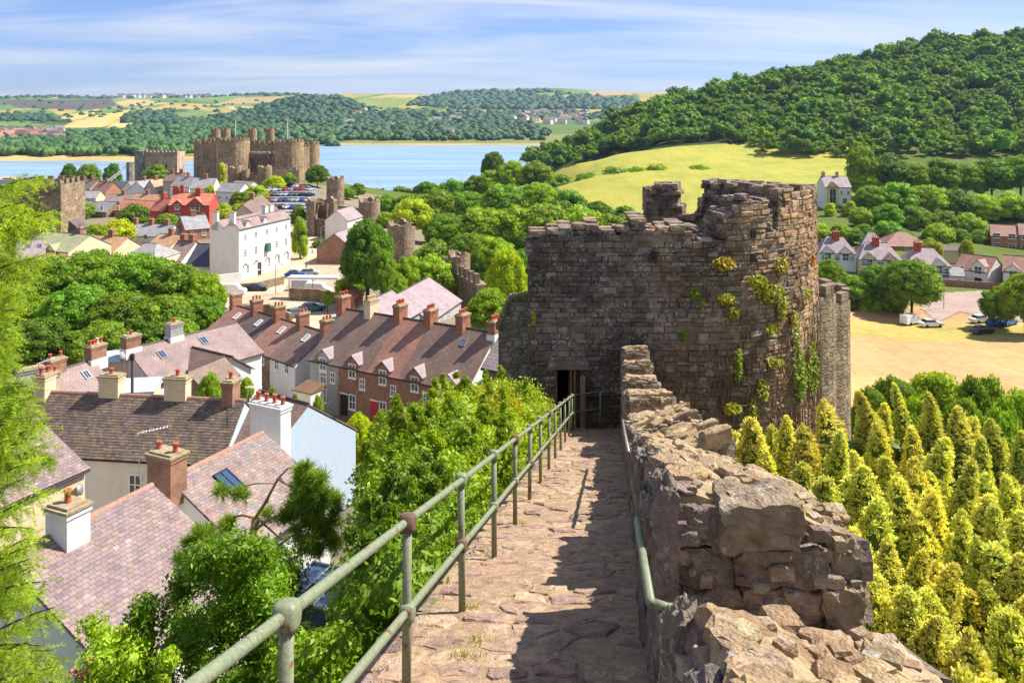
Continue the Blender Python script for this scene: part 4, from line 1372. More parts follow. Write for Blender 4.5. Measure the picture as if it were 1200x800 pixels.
S_BROWN = m_slate('slate_brown', (0.18, 0.12, 0.095), (0.235, 0.155, 0.125))
S_PINK = m_slate('slate_pink', (0.25, 0.18, 0.17), (0.31, 0.22, 0.205), mossf=0.3)
S_PALE = m_slate('slate_pale_purple', (0.30, 0.235, 0.25), (0.34, 0.27, 0.28), mossf=0.05)
S_GREY = m_slate('slate_grey', (0.27, 0.27, 0.28), (0.34, 0.33, 0.33), mossf=0.12)
S_TILE = m_slate('clay_tile', (0.52, 0.18, 0.11), (0.60, 0.23, 0.14), mossf=0.05)
S_ORANGE = m_slate('orange_tile', (0.46, 0.27, 0.15), (0.52, 0.31, 0.17), mossf=0.1)
S_GREEN = m_slate('green_roof', (0.30, 0.32, 0.18), (0.36, 0.37, 0.22), mossf=0.1)
S_REDBR = m_slate('red_brown_tile', (0.30, 0.15, 0.11), (0.36, 0.19, 0.14), mossf=0.05)
M_SLATEA = m_slate_attr('slate_laid', 0.6)
M_LEAD = m_plain('lead_sheet', (0.40, 0.46, 0.54), 0.5, 0.1, 2)
M_FRAME = m_plain('white_frame', (0.8, 0.8, 0.78), 0.5, 0.03)
M_BLACK = m_plain('black_paint', (0.025, 0.025, 0.028), 0.5, 0.1)
M_GLASS = NT('window_glass').bsdf((0.045, 0.06, 0.08), 0.08, None, 0.6)
M_SKYL = NT('skylight_glass').bsdf((0.035, 0.075, 0.16), 0.12, None, 0.6)
M_POT = m_plain('terracotta_pot', (0.42, 0.10, 0.06), 0.75, 0.15, 8)
M_POTC = m_plain('buff_pot', (0.58, 0.42, 0.18), 0.75, 0.15, 8)
M_COPE = m_stone('coping', lichen=0.2, yellow=0.5, use_attr=False, base=(0.36, 0.30, 0.2))
M_GUTTER = m_plain('gutter_black', (0.03, 0.03, 0.033), 0.5)
M_DOORT = m_plain('teal_door', (0.05, 0.22, 0.24), 0.5)
M_DOORR = m_plain('red_door', (0.45, 0.04, 0.05), 0.5)
M_STEEL = m_plain('grey_steel', (0.35, 0.36, 0.37), 0.4, 0.05, 6, 0.5, 0.6)

def window(parent, base, n, w, h, bars=(1, 1), frame=None, sill=True, deep=True):
    """base: centre point (local), n: outward unit xy normal"""
    frame = frame or M_FRAME
    nx_, ny_ = n
    ux, uy = -ny_, nx_
    def pt(u, o, z): return (base[0]+ux*u+nx_*o, base[1]+uy*u+ny_*o, base[2]+z)
    mb = MB(); fw = min(0.09, w*0.14)
    def bar(u0, u1, z0, z1, o0, o1, mi=0):
        P = [pt(u0,o0,z0),pt(u1,o0,z0),pt(u1,o1,z0),pt(u0,o1,z0),pt(u0,o0,z1),pt(u1,o0,z1),pt(u1,o1,z1),pt(u0,o1,z1)]
        mb.add(P, [(3,2,1,0),(4,5,6,7),(0,1,5,4),(1,2,6,5),(2,3,7,6),(3,0,4,7)], mi=mi)
    bar(-w/2, -w/2+fw, -h/2, h/2, -0.02, 0.07); bar(w/2-fw, w/2, -h/2, h/2, -0.02, 0.07)
    bar(-w/2+fw, w/2-fw, h/2-fw, h/2, -0.02, 0.07); bar(-w/2+fw, w/2-fw, -h/2, -h/2+fw, -0.02, 0.07)
    for k in range(bars[0]):
        u = -w/2 + w*(k+1)/(bars[0]+1); bar(u-fw*0.35, u+fw*0.35, -h/2+fw, h/2-fw, -0.02, 0.06)
    for k in range(bars[1]):
        z = -h/2 + h*(k+1)/(bars[1]+1); bar(-w/2+fw, w/2-fw, z-fw*0.35, z+fw*0.35, -0.02, 0.055)
    if sill: bar(-w/2-0.06, w/2+0.06, -h/2-0.09, -h/2-0.005, -0.02, 0.13)
    if deep:
        wo = mb.build('window', frame, parent)
        mb = MB(); bar(-w/2+fw*0.8, w/2-fw*0.8, -h/2+fw*0.8, h/2-fw*0.8, -0.02, 0.03)
        mb.build('pane', M_GLASS, wo)
    else:
        bar(-w/2+fw*0.8, w/2-fw*0.8, -h/2+fw*0.8, h/2-fw*0.8, -0.02, 0.03, 1)
        wo = mb.build('window', [frame, M_GLASS], parent)
    return wo

def chimney(parent, c, sx, sy, z0, z1, mat, pots=2, potm=None, cap=M_COPE, along='x', base=None, poth=0.45):
    mb = MB(); x, y = c
    def bx_(x0,x1,y0,y1,a,b):
        vs = [(x0,y0,a),(x1,y0,a),(x1,y1,a),(x0,y1,a),(x0,y0,b),(x1,y0,b),(x1,y1,b),(x0,y1,b)]
        uv = []
        for f in ((0,1,5,4),(1,2,6,5),(2,3,7,6),(3,0,4,7)):
            L = math.dist(vs[f[0]][:2], vs[f[1]][:2]); uv.append([(0,a),(L,a),(L,b),(0,b)])
        mb.add(vs, [(0,1,5,4),(1,2,6,5),(2,3,7,6),(3,0,4,7),(4,5,6,7)], uvs=uv+[[(0,0),(sx,0),(sx,sy),(0,sy)]])
    bx_(x-sx/2, x+sx/2, y-sy/2, y+sy/2, z0, z1-0.3)
    e = 0.05
    bx_(x-sx/2-e, x+sx/2+e, y-sy/2-e, y+sy/2+e, z1-0.3, z1-0.1)
    co = mb.build('chimney', mat, parent)
    mb = MB(); e = 0.1
    mb.prism([(x-sx/2-e,y-sy/2-e),(x+sx/2+e,y-sy/2-e),(x+sx/2+e,y+sy/2+e),(x-sx/2-e,y+sy/2+e)], z1-0.1, z1)
    mb.prism([(x-sx/2+0.04,y-sy/2+0.04),(x+sx/2-0.04,y-sy/2+0.04),(x+sx/2-0.04,y+sy/2-0.04),(x-sx/2+0.04,y+sy/2-0.04)], z1, z1+0.09)
    mb.build('chimney_cap', cap, co)
    if base:
        mb = MB(); e = 0.07
        mb.box(x-sx/2-e, x+sx/2+e, y-sy/2-e, y+sy/2+e, z0, z0+(z1-z0)*0.45); mb.build('chimney_base', base, co)
    L = sx if along == 'x' else sy
    for k in range(pots):
        q = 0 if pots == 1 else -L/2 + 0.22 + (L-0.44)*k/(pots-1)
        px_, py_ = (x+q, y) if along == 'x' else (x, y+q)
        r = 0.135
        hh = poth*R.uniform(0.85, 1.15)
        mb = MB(); mb.sm = True
        mb.lathe((px_, py_, z1+0.06), [(r*0.95,0),(r*1.12,0.04),(r*0.9,0.1),(r*0.85,hh*0.75),(r*1.12,hh*0.8),(r*1.15,hh*0.93),(r*0.95,hh),(r*0.6,hh),(r*0.6,hh-0.1)], 10)
        mb.build('chimney_pot', (potm or M_POT) if not isinstance(potm, list) else potm[k % len(potm)], co)
    return co

SLATE_ME = {}
def slates_on(parent, xs0, xs1, SPf, vmax, cols, sw=0.27, sh=0.19, singles=0, name='slate'):
    """lap slates over a slope. SPf(x, v, h) local point"""
    rest = MB(); n = 0; v = vmax; row = 0
    cnt = 0
    while v > 0.02:
        v0 = max(0, v - sh - 0.05)
        x = xs0 - (sw/2 if row % 2 else 0)
        while x < xs1 - 0.02:
            a, b = max(xs0, x+0.006), min(xs1, x+sw-0.006)
            if b - a > 0.03:
                col = vary(R.choice(cols), 0.12)
                if R.random() < 0.012: col = tuple(x*1.35 for x in col)
                dz = R.uniform(0, 0.012); sk = R.uniform(-0.012, 0.012) + (R.uniform(0.02, 0.05) if R.random() < 0.03 else 0)
                P = [SPf(a, v+sk, 0.034+dz), SPf(b, v-sk, 0.034+dz+R.uniform(-0.004, 0.004)), SPf(b, v0, 0.012), SPf(a, v0, 0.012), SPf(a, v+sk, 0.012), SPf(b, v-sk, 0.012)]
                fs = [(0,1,2,3),(4,5,1,0),(5,2,1),(4,0,3)]
                m = rest
                if cnt < singles: m = MB()
                m.add(P, fs, col=col)
                if cnt < singles:
                    m.build(name, M_SLATEA, parent)
                cnt += 1
            x += sw
        v -= sh; row += 1
    if rest.v:
        tag(rest.build(name + 's', M_SLATEA, parent), kind='stuff')

def house(label, A, B, w, d, base, wallm, roofm, wl=None, dl=None, chim=(), wins=(), sky_=(), slates=None, over=0.22, ends=(0.12, 0.12),
          name='house', cat='house', group=None, hip=0.0, doors=(), thick=0.1, deep=True, singles=0, dorm=(), gut=True, ridge=True, backslates=False):
    A, B = Vector(A), Vector(B)
    zr = (A.z + B.z)/2
    dr = Vector((B.x-A.x, B.y-A.y)); L = dr.length; rz = math.atan2(dr.y, dr.x)
    root = empty(name, ((A.x+B.x)/2, (A.y+B.y)/2, base), label, cat, group, rz)
    H = zr - base
    wl = wl if wl is not None else w; dl = dl if dl is not None else d*wl/w
    x0, x1 = -L/2, L/2
    # walls
    mb = MB(); zb = -2.0
    er, el = H - d, H - dl
    e_ = 0.06  # walls stop just under the roof
    P = [(x0,-w,zb),(x1,-w,zb),(x1,wl,zb),(x0,wl,zb),(x0,-w,er-e_),(x1,-w,er-e_),(x1,wl,el-e_),(x0,wl,el-e_),(x0,0,H-e_),(x1,0,H-e_)]
    if hip: P[8] = (x0+hip,0,H-e_); P[9] = (x1-hip,0,H-e_)
    fcs = [(0,1,5,4),(2,3,7,6)]
    uvs = [[(0,zb),(L,zb),(L,er),(0,er)],[(0,zb),(L,zb),(L,el),(0,el)]]
    if not hip:
        fcs += [(1,2,6,9,5),(3,0,4,8,7)]
        uvs += [[(-w,zb),(wl,zb),(wl,el),(0,H),(-w,er)],[(wl,zb),(-w,zb),(-w,er),(0,H),(wl,el)]]
    else:
        fcs += [(1,2,6,5),(3,0,4,7)]
        uvs += [[(-w,zb),(wl,zb),(wl,el),(-w,er)],[(wl,zb),(-w,zb),(-w,er),(wl,el)]]
    mb.add(P, fcs, uvs=uvs)
    mb.build('wall', wallm, root)
    # roof slabs
    mb = MB()
    lr, ll = math.hypot(w, d), math.hypot(wl, dl)
    def SPr(x, v, h):   # v distance down the front slope
        c, s = w/lr, d/lr
        return (x, -v*c - h*s, H - v*s + h*c)
    def SPl(x, v, h):
        c, s = wl/ll, dl/ll
        return (x, v*c + h*s, H - v*s + h*c)
    a, b = x0 - ends[0], x1 + ends[1]
    for SPf, Ls, fl in ((SPr, lr+over, False), (SPl, ll+over, True)):
        if hip:
            P = [SPf(a,Ls,0),SPf(b,Ls,0),SPf(x1-hip,0,0),SPf(x0+hip,0,0),SPf(a,Ls,thick),SPf(b,Ls,thick),SPf(x1-hip,0,thick),SPf(x0+hip,0,thick)]
        else:
            P = [SPf(a,Ls,0),SPf(b,Ls,0),SPf(b,0,0),SPf(a,0,0),SPf(a,Ls,thick),SPf(b,Ls,thick),SPf(b,0,thick),SPf(a,0,thick)]
        fs = [(3,2,1,0),(4,5,6,7),(0,1,5,4),(1,2,6,5),(2,3,7,6),(3,0,4,7)]
        uu = [[(0,0)]*4, [(P[i][0], {4:0,5:0,6:Ls,7:Ls}[i]) for i in (4,5,6,7)]] + [[(0,0),(0.3,0),(0.3,0.1),(0,0.1)]]*4
        if fl: fs = [f[::-1] for f in fs]; uu = [u[::-1] for u in uu]
        mb.add(P, fs, uvs=uu)
    if hip:
        for xe, xi in ((a, x0+hip), (b, x1-hip)):
            P = [SPr(xe, lr+over, thick), SPl(xe, ll+over, thick), SPr(xi, 0, thick)]
            mb.add(P, [(0,1,2) if xe > 0 else (1,0,2)], uvs=[[(0,0),(2*w,0),(w,lr)]])
    ro = mb.build('roof', roofm, root)
    if ridge:
        mb = MB(); mb.tube([(a+hip+0.0, 0, H+thick*lr/w-0.02), (b-hip, 0, H+thick*lr/w-0.02)], 0.11, 6)
        mb.build('ridge_tiles', roofm if not slates else M_RIDGE, ro)
    if slates:
        slates_on(ro, a, b, lambda x, v, h: SPr(x, v, h+thick-0.006), lr+over+0.02, slates, singles=singles)
        if backslates: slates_on(ro, a, b, lambda x, v, h: SPl(x, v, h+thick-0.006), ll+over+0.02, slates)
    if gut:
        mb = MB()
        g = SPr(0, lr+over, 0)
        mb.tube([(a, g[1]-0.04, g[2]-0.02), (b, g[1]-0.04, g[2]-0.02)], 0.055, 6)
        mb.build('gutter', M_GUTTER, root)
    # chimneys: (x from A, y, sx, sy, above ridge, mat, pots, potmat[, base])
    for c in chim:
        cx_, cy_ = x0 + c[0], c[1]
        zz = H - (abs(cy_) + c[3]/2)*(d/w if cy_ < 0 else dl/wl) - 0.4
        chimney(root, (cx_, cy_), c[2], c[3], zz, H + c[4], c[5], c[6], c[7], along='x' if c[2] > c[3] else 'y', base=c[8] if len(c) > 8 else None)
    for q in wins:
        fc_, u, z, ww, hh = q[:5]; bars = q[5] if len(q) > 5 else (1, 1); fr = q[6] if len(q) > 6 else None
        if fc_ == 'R': bp, n = (x0+u, -w, z), (0, -1)
        elif fc_ == 'L': bp, n = (x0+u, wl, z), (0, 1)
        elif fc_ == 'A': bp, n = (x0, u, z), (-1, 0)
        else: bp, n = (x1, u, z), (1, 0)
        window(root, bp, n, ww, hh, bars, fr, deep=deep)
    for fc_, u, ww, hh, m in doors:
        if fc_ == 'R': c, dx, dy = (x0+u, -w-0.02), ww, 0.1
        elif fc_ == 'B': c, dx, dy = (x1+0.02, u), 0.1, ww
        else: c, dx, dy = (x0-0.02, u), 0.1, ww
        mb = MB(); mb.box(c[0]-dx/2, c[0]+dx/2, c[1]-dy/2, c[1]+dy/2, 0, hh)
        do = mb.build('door', m, root)
        mb = MB(); mb.box(c[0]-dx/2-(0.1 if dx > dy else 0.03), c[0]+dx/2+(0.1 if dx > dy else 0.03), c[1]-dy/2-(0.03 if dx > dy else 0.1), c[1]+dy/2+(0.03 if dx > dy else 0.1), hh, hh+0.12)
        mb.build('door_frame', M_FRAME, do)
    # skylights: (x from A, v centre, width, length)
    for q in sky_:
        x, v, ww, ll_ = x0+q[0], q[1], q[2], q[3]
        h0 = thick + (0.04 if slates else 0.0)
        mb = MB()
        for (xa, xb, va, vb) in ((x-ww/2, x+ww/2, v-ll_/2, v-ll_/2+0.08), (x-ww/2, x+ww/2, v+ll_/2-0.08, v+ll_/2), (x-ww/2, x-ww/2+0.08, v-ll_/2+0.08, v+ll_/2-0.08), (x+ww/2-0.08, x+ww/2, v-ll_/2+0.08, v+ll_/2-0.08), (x-0.02, x+0.02, v-ll_/2+0.08, v+ll_/2-0.08)):
            P = [SPr(xa,vb,h0-0.03),SPr(xb,vb,h0-0.03),SPr(xb,va,h0-0.03),SPr(xa,va,h0-0.03),SPr(xa,vb,h0+0.09),SPr(xb,vb,h0+0.09),SPr(xb,va,h0+0.09),SPr(xa,va,h0+0.09)]
            mb.add(P, [(3,2,1,0),(4,5,6,7),(0,1,5,4),(1,2,6,5),(2,3,7,6),(3,0,4,7)])
        so = mb.build('skylight', M_STEEL if len(q) < 5 else q[4], ro)
        so['label'] = 'metal framed roof window'
        mb = MB()
        P = [SPr(x-ww/2+0.03,v+ll_/2-0.03,h0+0.05),SPr(x+ww/2-0.03,v+ll_/2-0.03,h0+0.05),SPr(x+ww/2-0.03,v-ll_/2+0.03,h0+0.05),SPr(x-ww/2+0.03,v-ll_/2+0.03,h0+0.05)]
        mb.add(P, [(0,1,2,3)])
        mb.build('skylight_glass', M_SKYL, ro)
    # eaves dormers: (x from A, width, sill z, top z, wall mat, roof mat)
    for x_, ww, zs, zt, wm, rm in dorm:
        x = x0 + x_; rise = ww*0.42
        yb = -w*(H - (zt))/(d) if d else 0      # where the dormer ridge meets the slope
        yb2 = -(H - zt - rise + 0.05)*w/d
        ye = -(H - zt)*w/d
        mb = MB()
        yf = -w - 0.03
        P = [(x-ww/2,yf,zs),(x+ww/2,yf,zs),(x+ww/2,yf,zt),(x,yf,zt+rise),(x-ww/2,yf,zt),(x-ww/2,ye,zs),(x+ww/2,ye,zs),(x+ww/2,ye,zt),(x,yb2,zt+rise),(x-ww/2,ye,zt)]
        mb.add(P, [(0,1,2,3,4),(1,6,7,2),(5,0,4,9)], uvs=[[(p[0],p[2]) for p in P[:5]],[(0,0),(1,0),(1,1),(0,1)],[(0,0),(1,0),(1,1),(0,1)]])
        do = mb.build('dormer', wm, root)
        mb = MB(); o = 0.16
        yf2 = yf - 0.18
        sl = rise/(ww/2)
        for sg in (-1, 1):
            P = [(x+sg*(ww/2+o),yf2,zt-o*sl),(x,yf2,zt+rise),(x,yb2+0.4,zt+rise),(x+sg*(ww/2+o),ye+0.3,zt-o*sl)]
            P2 = [(p[0],p[1],p[2]+0.09) for p in P]
            fs = [(0,1,2,3),(7,6,5,4),(0,4,5,1),(1,5,6,2),(2,6,7,3),(3,7,4,0)]
            if sg < 0: fs = [f[::-1] for f in fs]
            mb.add(P+P2, [f[::-1] for f in fs], uvs=[[(0,0),(1,0),(1,1),(0,1)]]*6)
        mb.build('dormer_roof', rm, do)
        window(do, (x, yf, (zs+zt)/2 + 0.1), (0, -1), ww*0.55, (zt-zs)*0.8, (1, 1), deep=False)
    return root
M_RIDGE = m_plain('ridge_tile', (0.36, 0.2, 0.15), 0.8, 0.25, 5)

C_PINK = [(0.25,0.182,0.182),(0.23,0.165,0.17),(0.27,0.195,0.19),(0.22,0.17,0.178),(0.285,0.215,0.205),(0.235,0.185,0.188)]
C_PATCH = [(0.255,0.175,0.168),(0.28,0.195,0.18),(0.235,0.165,0.162),(0.245,0.205,0.207),(0.225,0.205,0.212),(0.30,0.23,0.205)]
C_DARK = [(0.13,0.098,0.082),(0.115,0.085,0.07),(0.15,0.115,0.095),(0.165,0.12,0.09),(0.10,0.08,0.075)]

def rp(pxa, pya, pxb, pyb, Yb):
    """level ridge from two surveyed ends, depth of the second given"""
    Bp = W(pxb, pyb, Yb)
    Ya = (CZ - Bp.z)*F/(pya-HY)
    return W(pxa, pya, Ya), Bp

# --- terrace with the dark slate roof: three joined houses
A = Vector((-30.6, 56, 26.5)); B = Vector((-17.0, 54.25, 26.5))
u = (B-A)/3
potmix = [M_POT]
house('left house of the dark slate terrace, with a cream chimney at its left end', A, A+u, 3.1, 2.6, 17.5, M_WHITE, S_DARK, slates=C_DARK, ends=(0.12, 0.0),
      chim=[(0.0, -0.1, 0.8, 1.1, 1.25, M_CREAM, 2, M_POT)], wins=[('R', 2.6, 4.6, 0.8, 1.2), ('R', 2.6, 1.8, 1.0, 1.2)], group='dark slate terrace')
house('middle house of the dark slate terrace between two cream chimneys', A+u, A+2*u, 3.1, 2.6, 17.5, M_WHITE, S_DARK, slates=C_DARK, ends=(0, 0),
      chim=[(0.0, 0.1, 1.35, 0.75, 1.35, M_CREAM, 1, M_POT), ], wins=[('R', 1.2, 2.7, 0.9, 1.0), ('R', 3.6, 4.8, 0.85, 1.3, (1, 1), None)], group='dark slate terrace')
house('right house of the dark slate terrace, with a tall brick chimney at its right', A+2*u, B, 3.1, 2.6, 17.5, M_BLUEW, S_DARK, slates=C_DARK, ends=(0, 0.05),
      chim=[(0.0, 0.1, 1.45, 0.75, 1.4, M_CREAM, 1, M_POT), (3.6, 0.1, 0.75, 1.1, 1.35, M_BRICK, 1, M_POT)], group='dark slate terrace')

# --- pale blue gable
dq = Vector((0.83, -0.558, 0))
B = Vector((-12.8, 53.6, 26.5)); A = B - dq*4.6
house('pale blue house gable right of the great white chimney', A, B, 3.4, 2.3, 17.5, M_BLUEW, S_BROWN, wl=4.2, ends=(0.05, 0.04), gut=False)
# --- roof with the blue roof window
A = Vector((-16.4, 40.9, 27.3)); B = Vector((-13.7, 46.7, 27.3))
hb = house('low house with patched pink slates, a blue roof window and a great white chimney', A, B, 4.6, 2.5, 20.0, M_WHITE, S_PINK, wl=2.0, slates=C_PATCH, ends=(0.1, 0.1),
      sky_=[(2.3, 1.7, 0.95, 1.5, M_BLACK)], chim=[(-0.3, -0.15, 1.0, 1.5, 1.5, M_BRICK, 2, M_POT)])
wc = chimney(hb, (0, 0), 2.25, 0.85, -3.4, 1.75, M_WHITE, 4, M_POT, cap=M_WHITE, poth=0.5)
pw = hb.matrix_basis.inverted() @ Vector((-13.75, 48.6, 26.6))
wc.location = (pw.x, pw.y, 6.6)
wc.rotation_euler = (0, 0, math.atan2(dq.y, dq.x) + 0.12 - hb.rotation_euler.z)
# --- nearest pink roof
dvec = Vector((0.41, 0.912))
B = Vector((-15.26, 36, 29.1)); A = B - Vector((dvec.x, dvec.y, 0))*6.4
house('nearest house with pink slates and a white chimney beside the yellow-green conifer', A, B, 5.2, 2.6, 21.5, M_WHITE, S_PINK, wl=3.0, slates=C_PINK, singles=300,
      chim=[(2.2, -0.35, 1.0, 1.15, 1.15, M_WHITE, 1, M_POT)])
# --- cream house at the left edge
B = Vector((-25.85, 46, 28.5)); A = B - Vector((dvec.x, dvec.y, 0))*7.0
hh = house('cream house with a pink slate slope behind the left conifer', A, B, 4.0, 2.05, 20.0, M_CREAM, S_PINK, wl=3.0, slates=C_PINK, wins=[('R', 3.0, 3.0, 0.9, 1.2)])
mb = MB(); mb.sm = True
mb.lathe((0, 0, 0), [(0.02, 0.1), (0.2, 0.06), (0.3, 0.0), (0.3, 0.015), (0.2, 0.08), (0.02, 0.12)], 14)
do = mb.build('satellite_dish', M_STEEL, hh); do.location = (3.0, -4.25, 5.6); do.rotation_euler = (1.3, 0, 0.4)

# --- pink roofed house behind the terrace
dr = Vector((0.565, 0.825, 0))
B = Vector((-27.5, 85, 23.8)); A = B - dr*11.5
house('white house with a long pink slate roof and a white-based chimney', A, B, 3.9, 2.2, 16.2, M_WHITE, S_PINK, wl=3.5,
      chim=[(4.6, 0.0, 1.3, 0.9, 1.5, M_GREYR, 1, M_POT, M_WHITE), (0.3, 0.0, 1.4, 0.9, 1.3, M_BRICK, 1, M_POT, M_WHITE)], sky_=[(2.4, 1.6, 0.7, 1.0), (7.0, 1.2, 0.7, 1.0)],
      wins=[('B', -1.6, 3.8, 0.8, 1.1)])
A, B = rp(226, 408, 271, 419, 76)
house('small white annexe with a grey-brown slate roof', A, B, 2.2, 1.5, 16, M_WHITE, S_BROWN, ends=(0.1, 0.25))
A, B = rp(211, 433, 223, 437, 70)
A = W(221, 436, 70); B = A + Vector((1.5, 4, 0))
house('tiny stone gabled dormer house with a white barge board', A, B, 1.5, 1.2, 16.5, M_RUBH, S_BROWN, ends=(0.2, 0.1), wins=[('A', 0.0, 3.6, 1.0, 1.0)])
def flat_roof(label, c, sx, sy, rz, z0, z1, wallm, roofm, name='lean_to'):
    r = empty(name, (c[0], c[1], z0), label, 'outbuilding', rz=rz)
    mb = MB(); mb.box(-sx/2, sx/2, -sy/2, sy/2, -2, z1-z0); mb.build('wall', wallm, r)
    mb = MB(); mb.prism([(-sx/2-0.12,-sy/2-0.12),(sx/2+0.12,-sy/2-0.12),(sx/2+0.12,sy/2+0.12),(-sx/2-0.12,sy/2+0.12)], z1-z0, [z1-z0+0.1, z1-z0+0.1, z1-z0+0.5, z1-z0+0.5])
    mb.build('roof', roofm, r)
    return r
p = W(160, 455, 70); flat_roof('cream lean-to with a low sheet metal roof behind the slate terrace', p, 3.2, 2.4, 0.15, 16.5, p.z, M_CREAM, M_LEAD)
p = W(133, 421, 76); flat_roof('cream lean-to with a lead roof below the purple chimney', p, 3.6, 2.2, 0.45, 16, p.z, M_CREAM, M_LEAD)
# far-left pink roof with brick chimneys
A, B = rp(50, 441, 108, 423, 72)
house('house with pink slates, a roof window and a brick chimney beside the dark trees', A, B, 3.4, 2.6, 16.5, M_RUBH, S_PINK, chim=[(4.9, 0.0, 1.5, 0.9, 1.3, M_BRICK, 4, [M_POT, M_POT, M_CREAM], M_WHITE), (1.2, 0.1, 1.4, 0.8, 1.1, M_BRICK, 2, M_POT)], sky_=[(3.2, 1.2, 0.6, 0.9)])
A, B = rp(15, 452, 45, 446, 66)
house('house at the left edge with a grey chimney and a lichened ridge', A, B, 3.0, 2.4, 16.5, M_GREYR, S_BROWN, chim=[(1.2, 0.0, 1.8, 0.8, 1.1, M_GREYR, 0, M_POT), (2.2, -1.6, 1.0, 0.8, 0.9, M_CREAM, 2, M_POT)])

# --- upper terrace (five chimneys) : four houses
A = Vector((-34.4, 106.4, 20.7)); B = Vector((-20, 93, 20.7)); u = (B-A)/4
rm = [S_BROWN, S_DARK, S_REDBR, S_BROWN]; wm = [M_WHITE, M_CREAM, M_RUBH, M_WHITE]
lb = ['far left', 'second from left', 'third from left', 'right-hand']
for k in range(4):
    house('%s house of the lower brick-chimneyed terrace, %s roof' % (lb[k], ['red-brown', 'grey', 'rust brown', 'mottled brown'][k]), A+u*k, A+u*(k+1), 4.2, 2.5, 15.0, wm[k], [S_REDBR, S_DARK, S_REDBR, S_BROWN][k], ends=(0.1 if k == 0 else 0, 0),
          chim=[(0.0, -0.05, 0.8, 1.3, 1.5, M_CBRICK if k else M_OBRICK, 3 if k else 0, M_POT)] + ([(4.7, -0.05, 0.8, 1.3, 1.5, M_CBRICK, 3, M_POT)] if k == 3 else []),
          sky_=[(2.5, 1.4, 0.7, 1.0, M_FRAME)], wins=[('R', 1.4, 2.6, 0.8, 1.2), ('R', 3.4, 2.6, 0.8, 1.2)], group='lower brick-chimneyed terrace')
# --- main street terrace with gabled dormers
A = Vector((-18.2, 92.1, 23.6)); B = Vector((-1.5, 81.9, 23.6)); u = (B-A)/5
spec = [('pale grey rendered terrace house with a gabled dormer', M_GREYR, S_BROWN, M_GREYR, M_CREAM, M_POTC),
        ('brown brick terrace house next to the grey rendered one', M_BRICK, S_BROWN, M_BRICK, M_CREAM, M_POTC),
        ('brown brick terrace house with the red door', M_BRICK, S_REDBR, M_BRICK, M_CBRICK, M_POT),
        ('brown brick terrace house with a stone-edged dormer above the shrubs', M_BRICK, S_BROWN, M_BRICK, M_CBRICK, M_POT),
        ('white end-of-terrace house with a bright gable wall by the tower', M_WHITE, S_BROWN, M_WHITE, M_CBRICK, M_POT)]
for k, (lbl, wmat, rmat, dm, cm, pm) in enumerate(spec):
    ch = [(0.0, 0.0, 0.85, 1.35, 1.45, cm if k else M_CBRICK, 4 if k else 3, pm if k else M_POT)]
    if k == 4: ch.append((3.75, 0.0, 0.8, 1.4, 1.3, M_CBRICK, 4, M_POT, M_WHITE))
    house(lbl, A+u*k, A+u*(k+1), 5.0, 4.1, 14.6, wmat, rmat, wl=4.0, ends=(0.0 if k else 0.1, 0.0 if k < 4 else 0.06), chim=ch,
          wins=[('R', 1.9, 1.5, 0.9, 1.5), ('R', 3.2, 3.5, 0.7, 1.1)] + ([] if k else [('R', 1.9, 3.4, 0.9, 1.4)]), doors=[('R', 0.8, 0.9, 2.1, M_DOORR if k == 2 else M_BLACK)],
          dorm=[(1.9, 1.7, 3.6, 5.4, dm, S_PALE)], sky_=([(1.0, 1.6, 0.6, 0.8)] if k == 4 else []), group='street terrace with dormers')
# yard walls, sheds in front of the terrace
p = W(352, 452, 80)
flat_roof('small white-walled yard shed with a tiled top below the terrace', W(362, 440, 84), 2.2, 2.0, -0.5, 14, 17.6, M_WHITE, S_ORANGE, 'shed')
flat_roof('low brown yard shed with a flat roof beside the white chimney', W(360, 467, 66), 2.6, 1.8, -0.5, 15, 19.6, M_BRICK, M_LEAD, 'shed')
# --- two modern pale purple roofs
A = Vector((-20.3, 116.7, 18.6)); B = Vector((-17.7, 125, 18.6))
house('house with a pale purple slate roof and dark barge boards, left of a pair', A, B, 4.5, 2.7, 12.5, M_GREYR, S_PALE, wl=4.0, ends=(0.3, 0.2))
A = Vector((-17.3, 126.5, 17.6)); B = Vector((-13.7, 140, 17.6))
house('long house with a pale purple roof, right of a pair, below the trees', A, B, 5.6, 3.4, 11.5, M_GREYR, S_PALE, wl=5.0, ends=(0.3, 0.2), wins=[('R', 2, 1.8, 1.0, 1.2), ('R', 5, 1.8, 1.0, 1.2), ('R', 8, 1.8, 1.0, 1.2)])
# slate roof just left of the tower
A = Vector((-1.2, 47.5, 33.1)); B = Vector((2.2, 46.0, 34.9))
A, B = W(592, 378, 52), W(640, 378, 50)
A, B = Vector((0.2, 50, 33.2)), Vector((4.5, 47, 33.2))
house('purple slate roof half hidden behind the left side of the tower', A, B, 3.0, 2.4, 27, M_RUBH, S_PALE)
A, B = W(394, 247, 226), W(412, 246, 236)
house('white gabled house between the hollow tower and the round ruined tower', A, (B.x, B.y, A.z), 3.2, 2.6, 10.3, M_WHITE, S_PALE, wins=[('R', 1.2, 2.6, 0.8, 1.1)])
A, B = W(392, 274, 190), W(408, 270, 198)
house('house with a purple-pink roof left of the big dark tree', A, (B.x, B.y, A.z), 4.2, 3.2, 10.8, M_BRICK, S_PALE, wins=[('R', 1.5, 1.6, 0.9, 1.1)])
# hut by the parking place
A = W(400, 343, 140); B = A + Vector((2.2, 1.8, 0))
A = W(404, 341, 138); B = A + Vector((1.0, 3.0, 0))
house('little hut with a pink roof and a pale blue door by the parking yard', A, B, 1.6, 1.0, 12.2, M_OBRICK, S_TILE, ends=(0.2, 0.1), doors=[('A', 0.2, 0.9, 2.0, M_LEAD)])

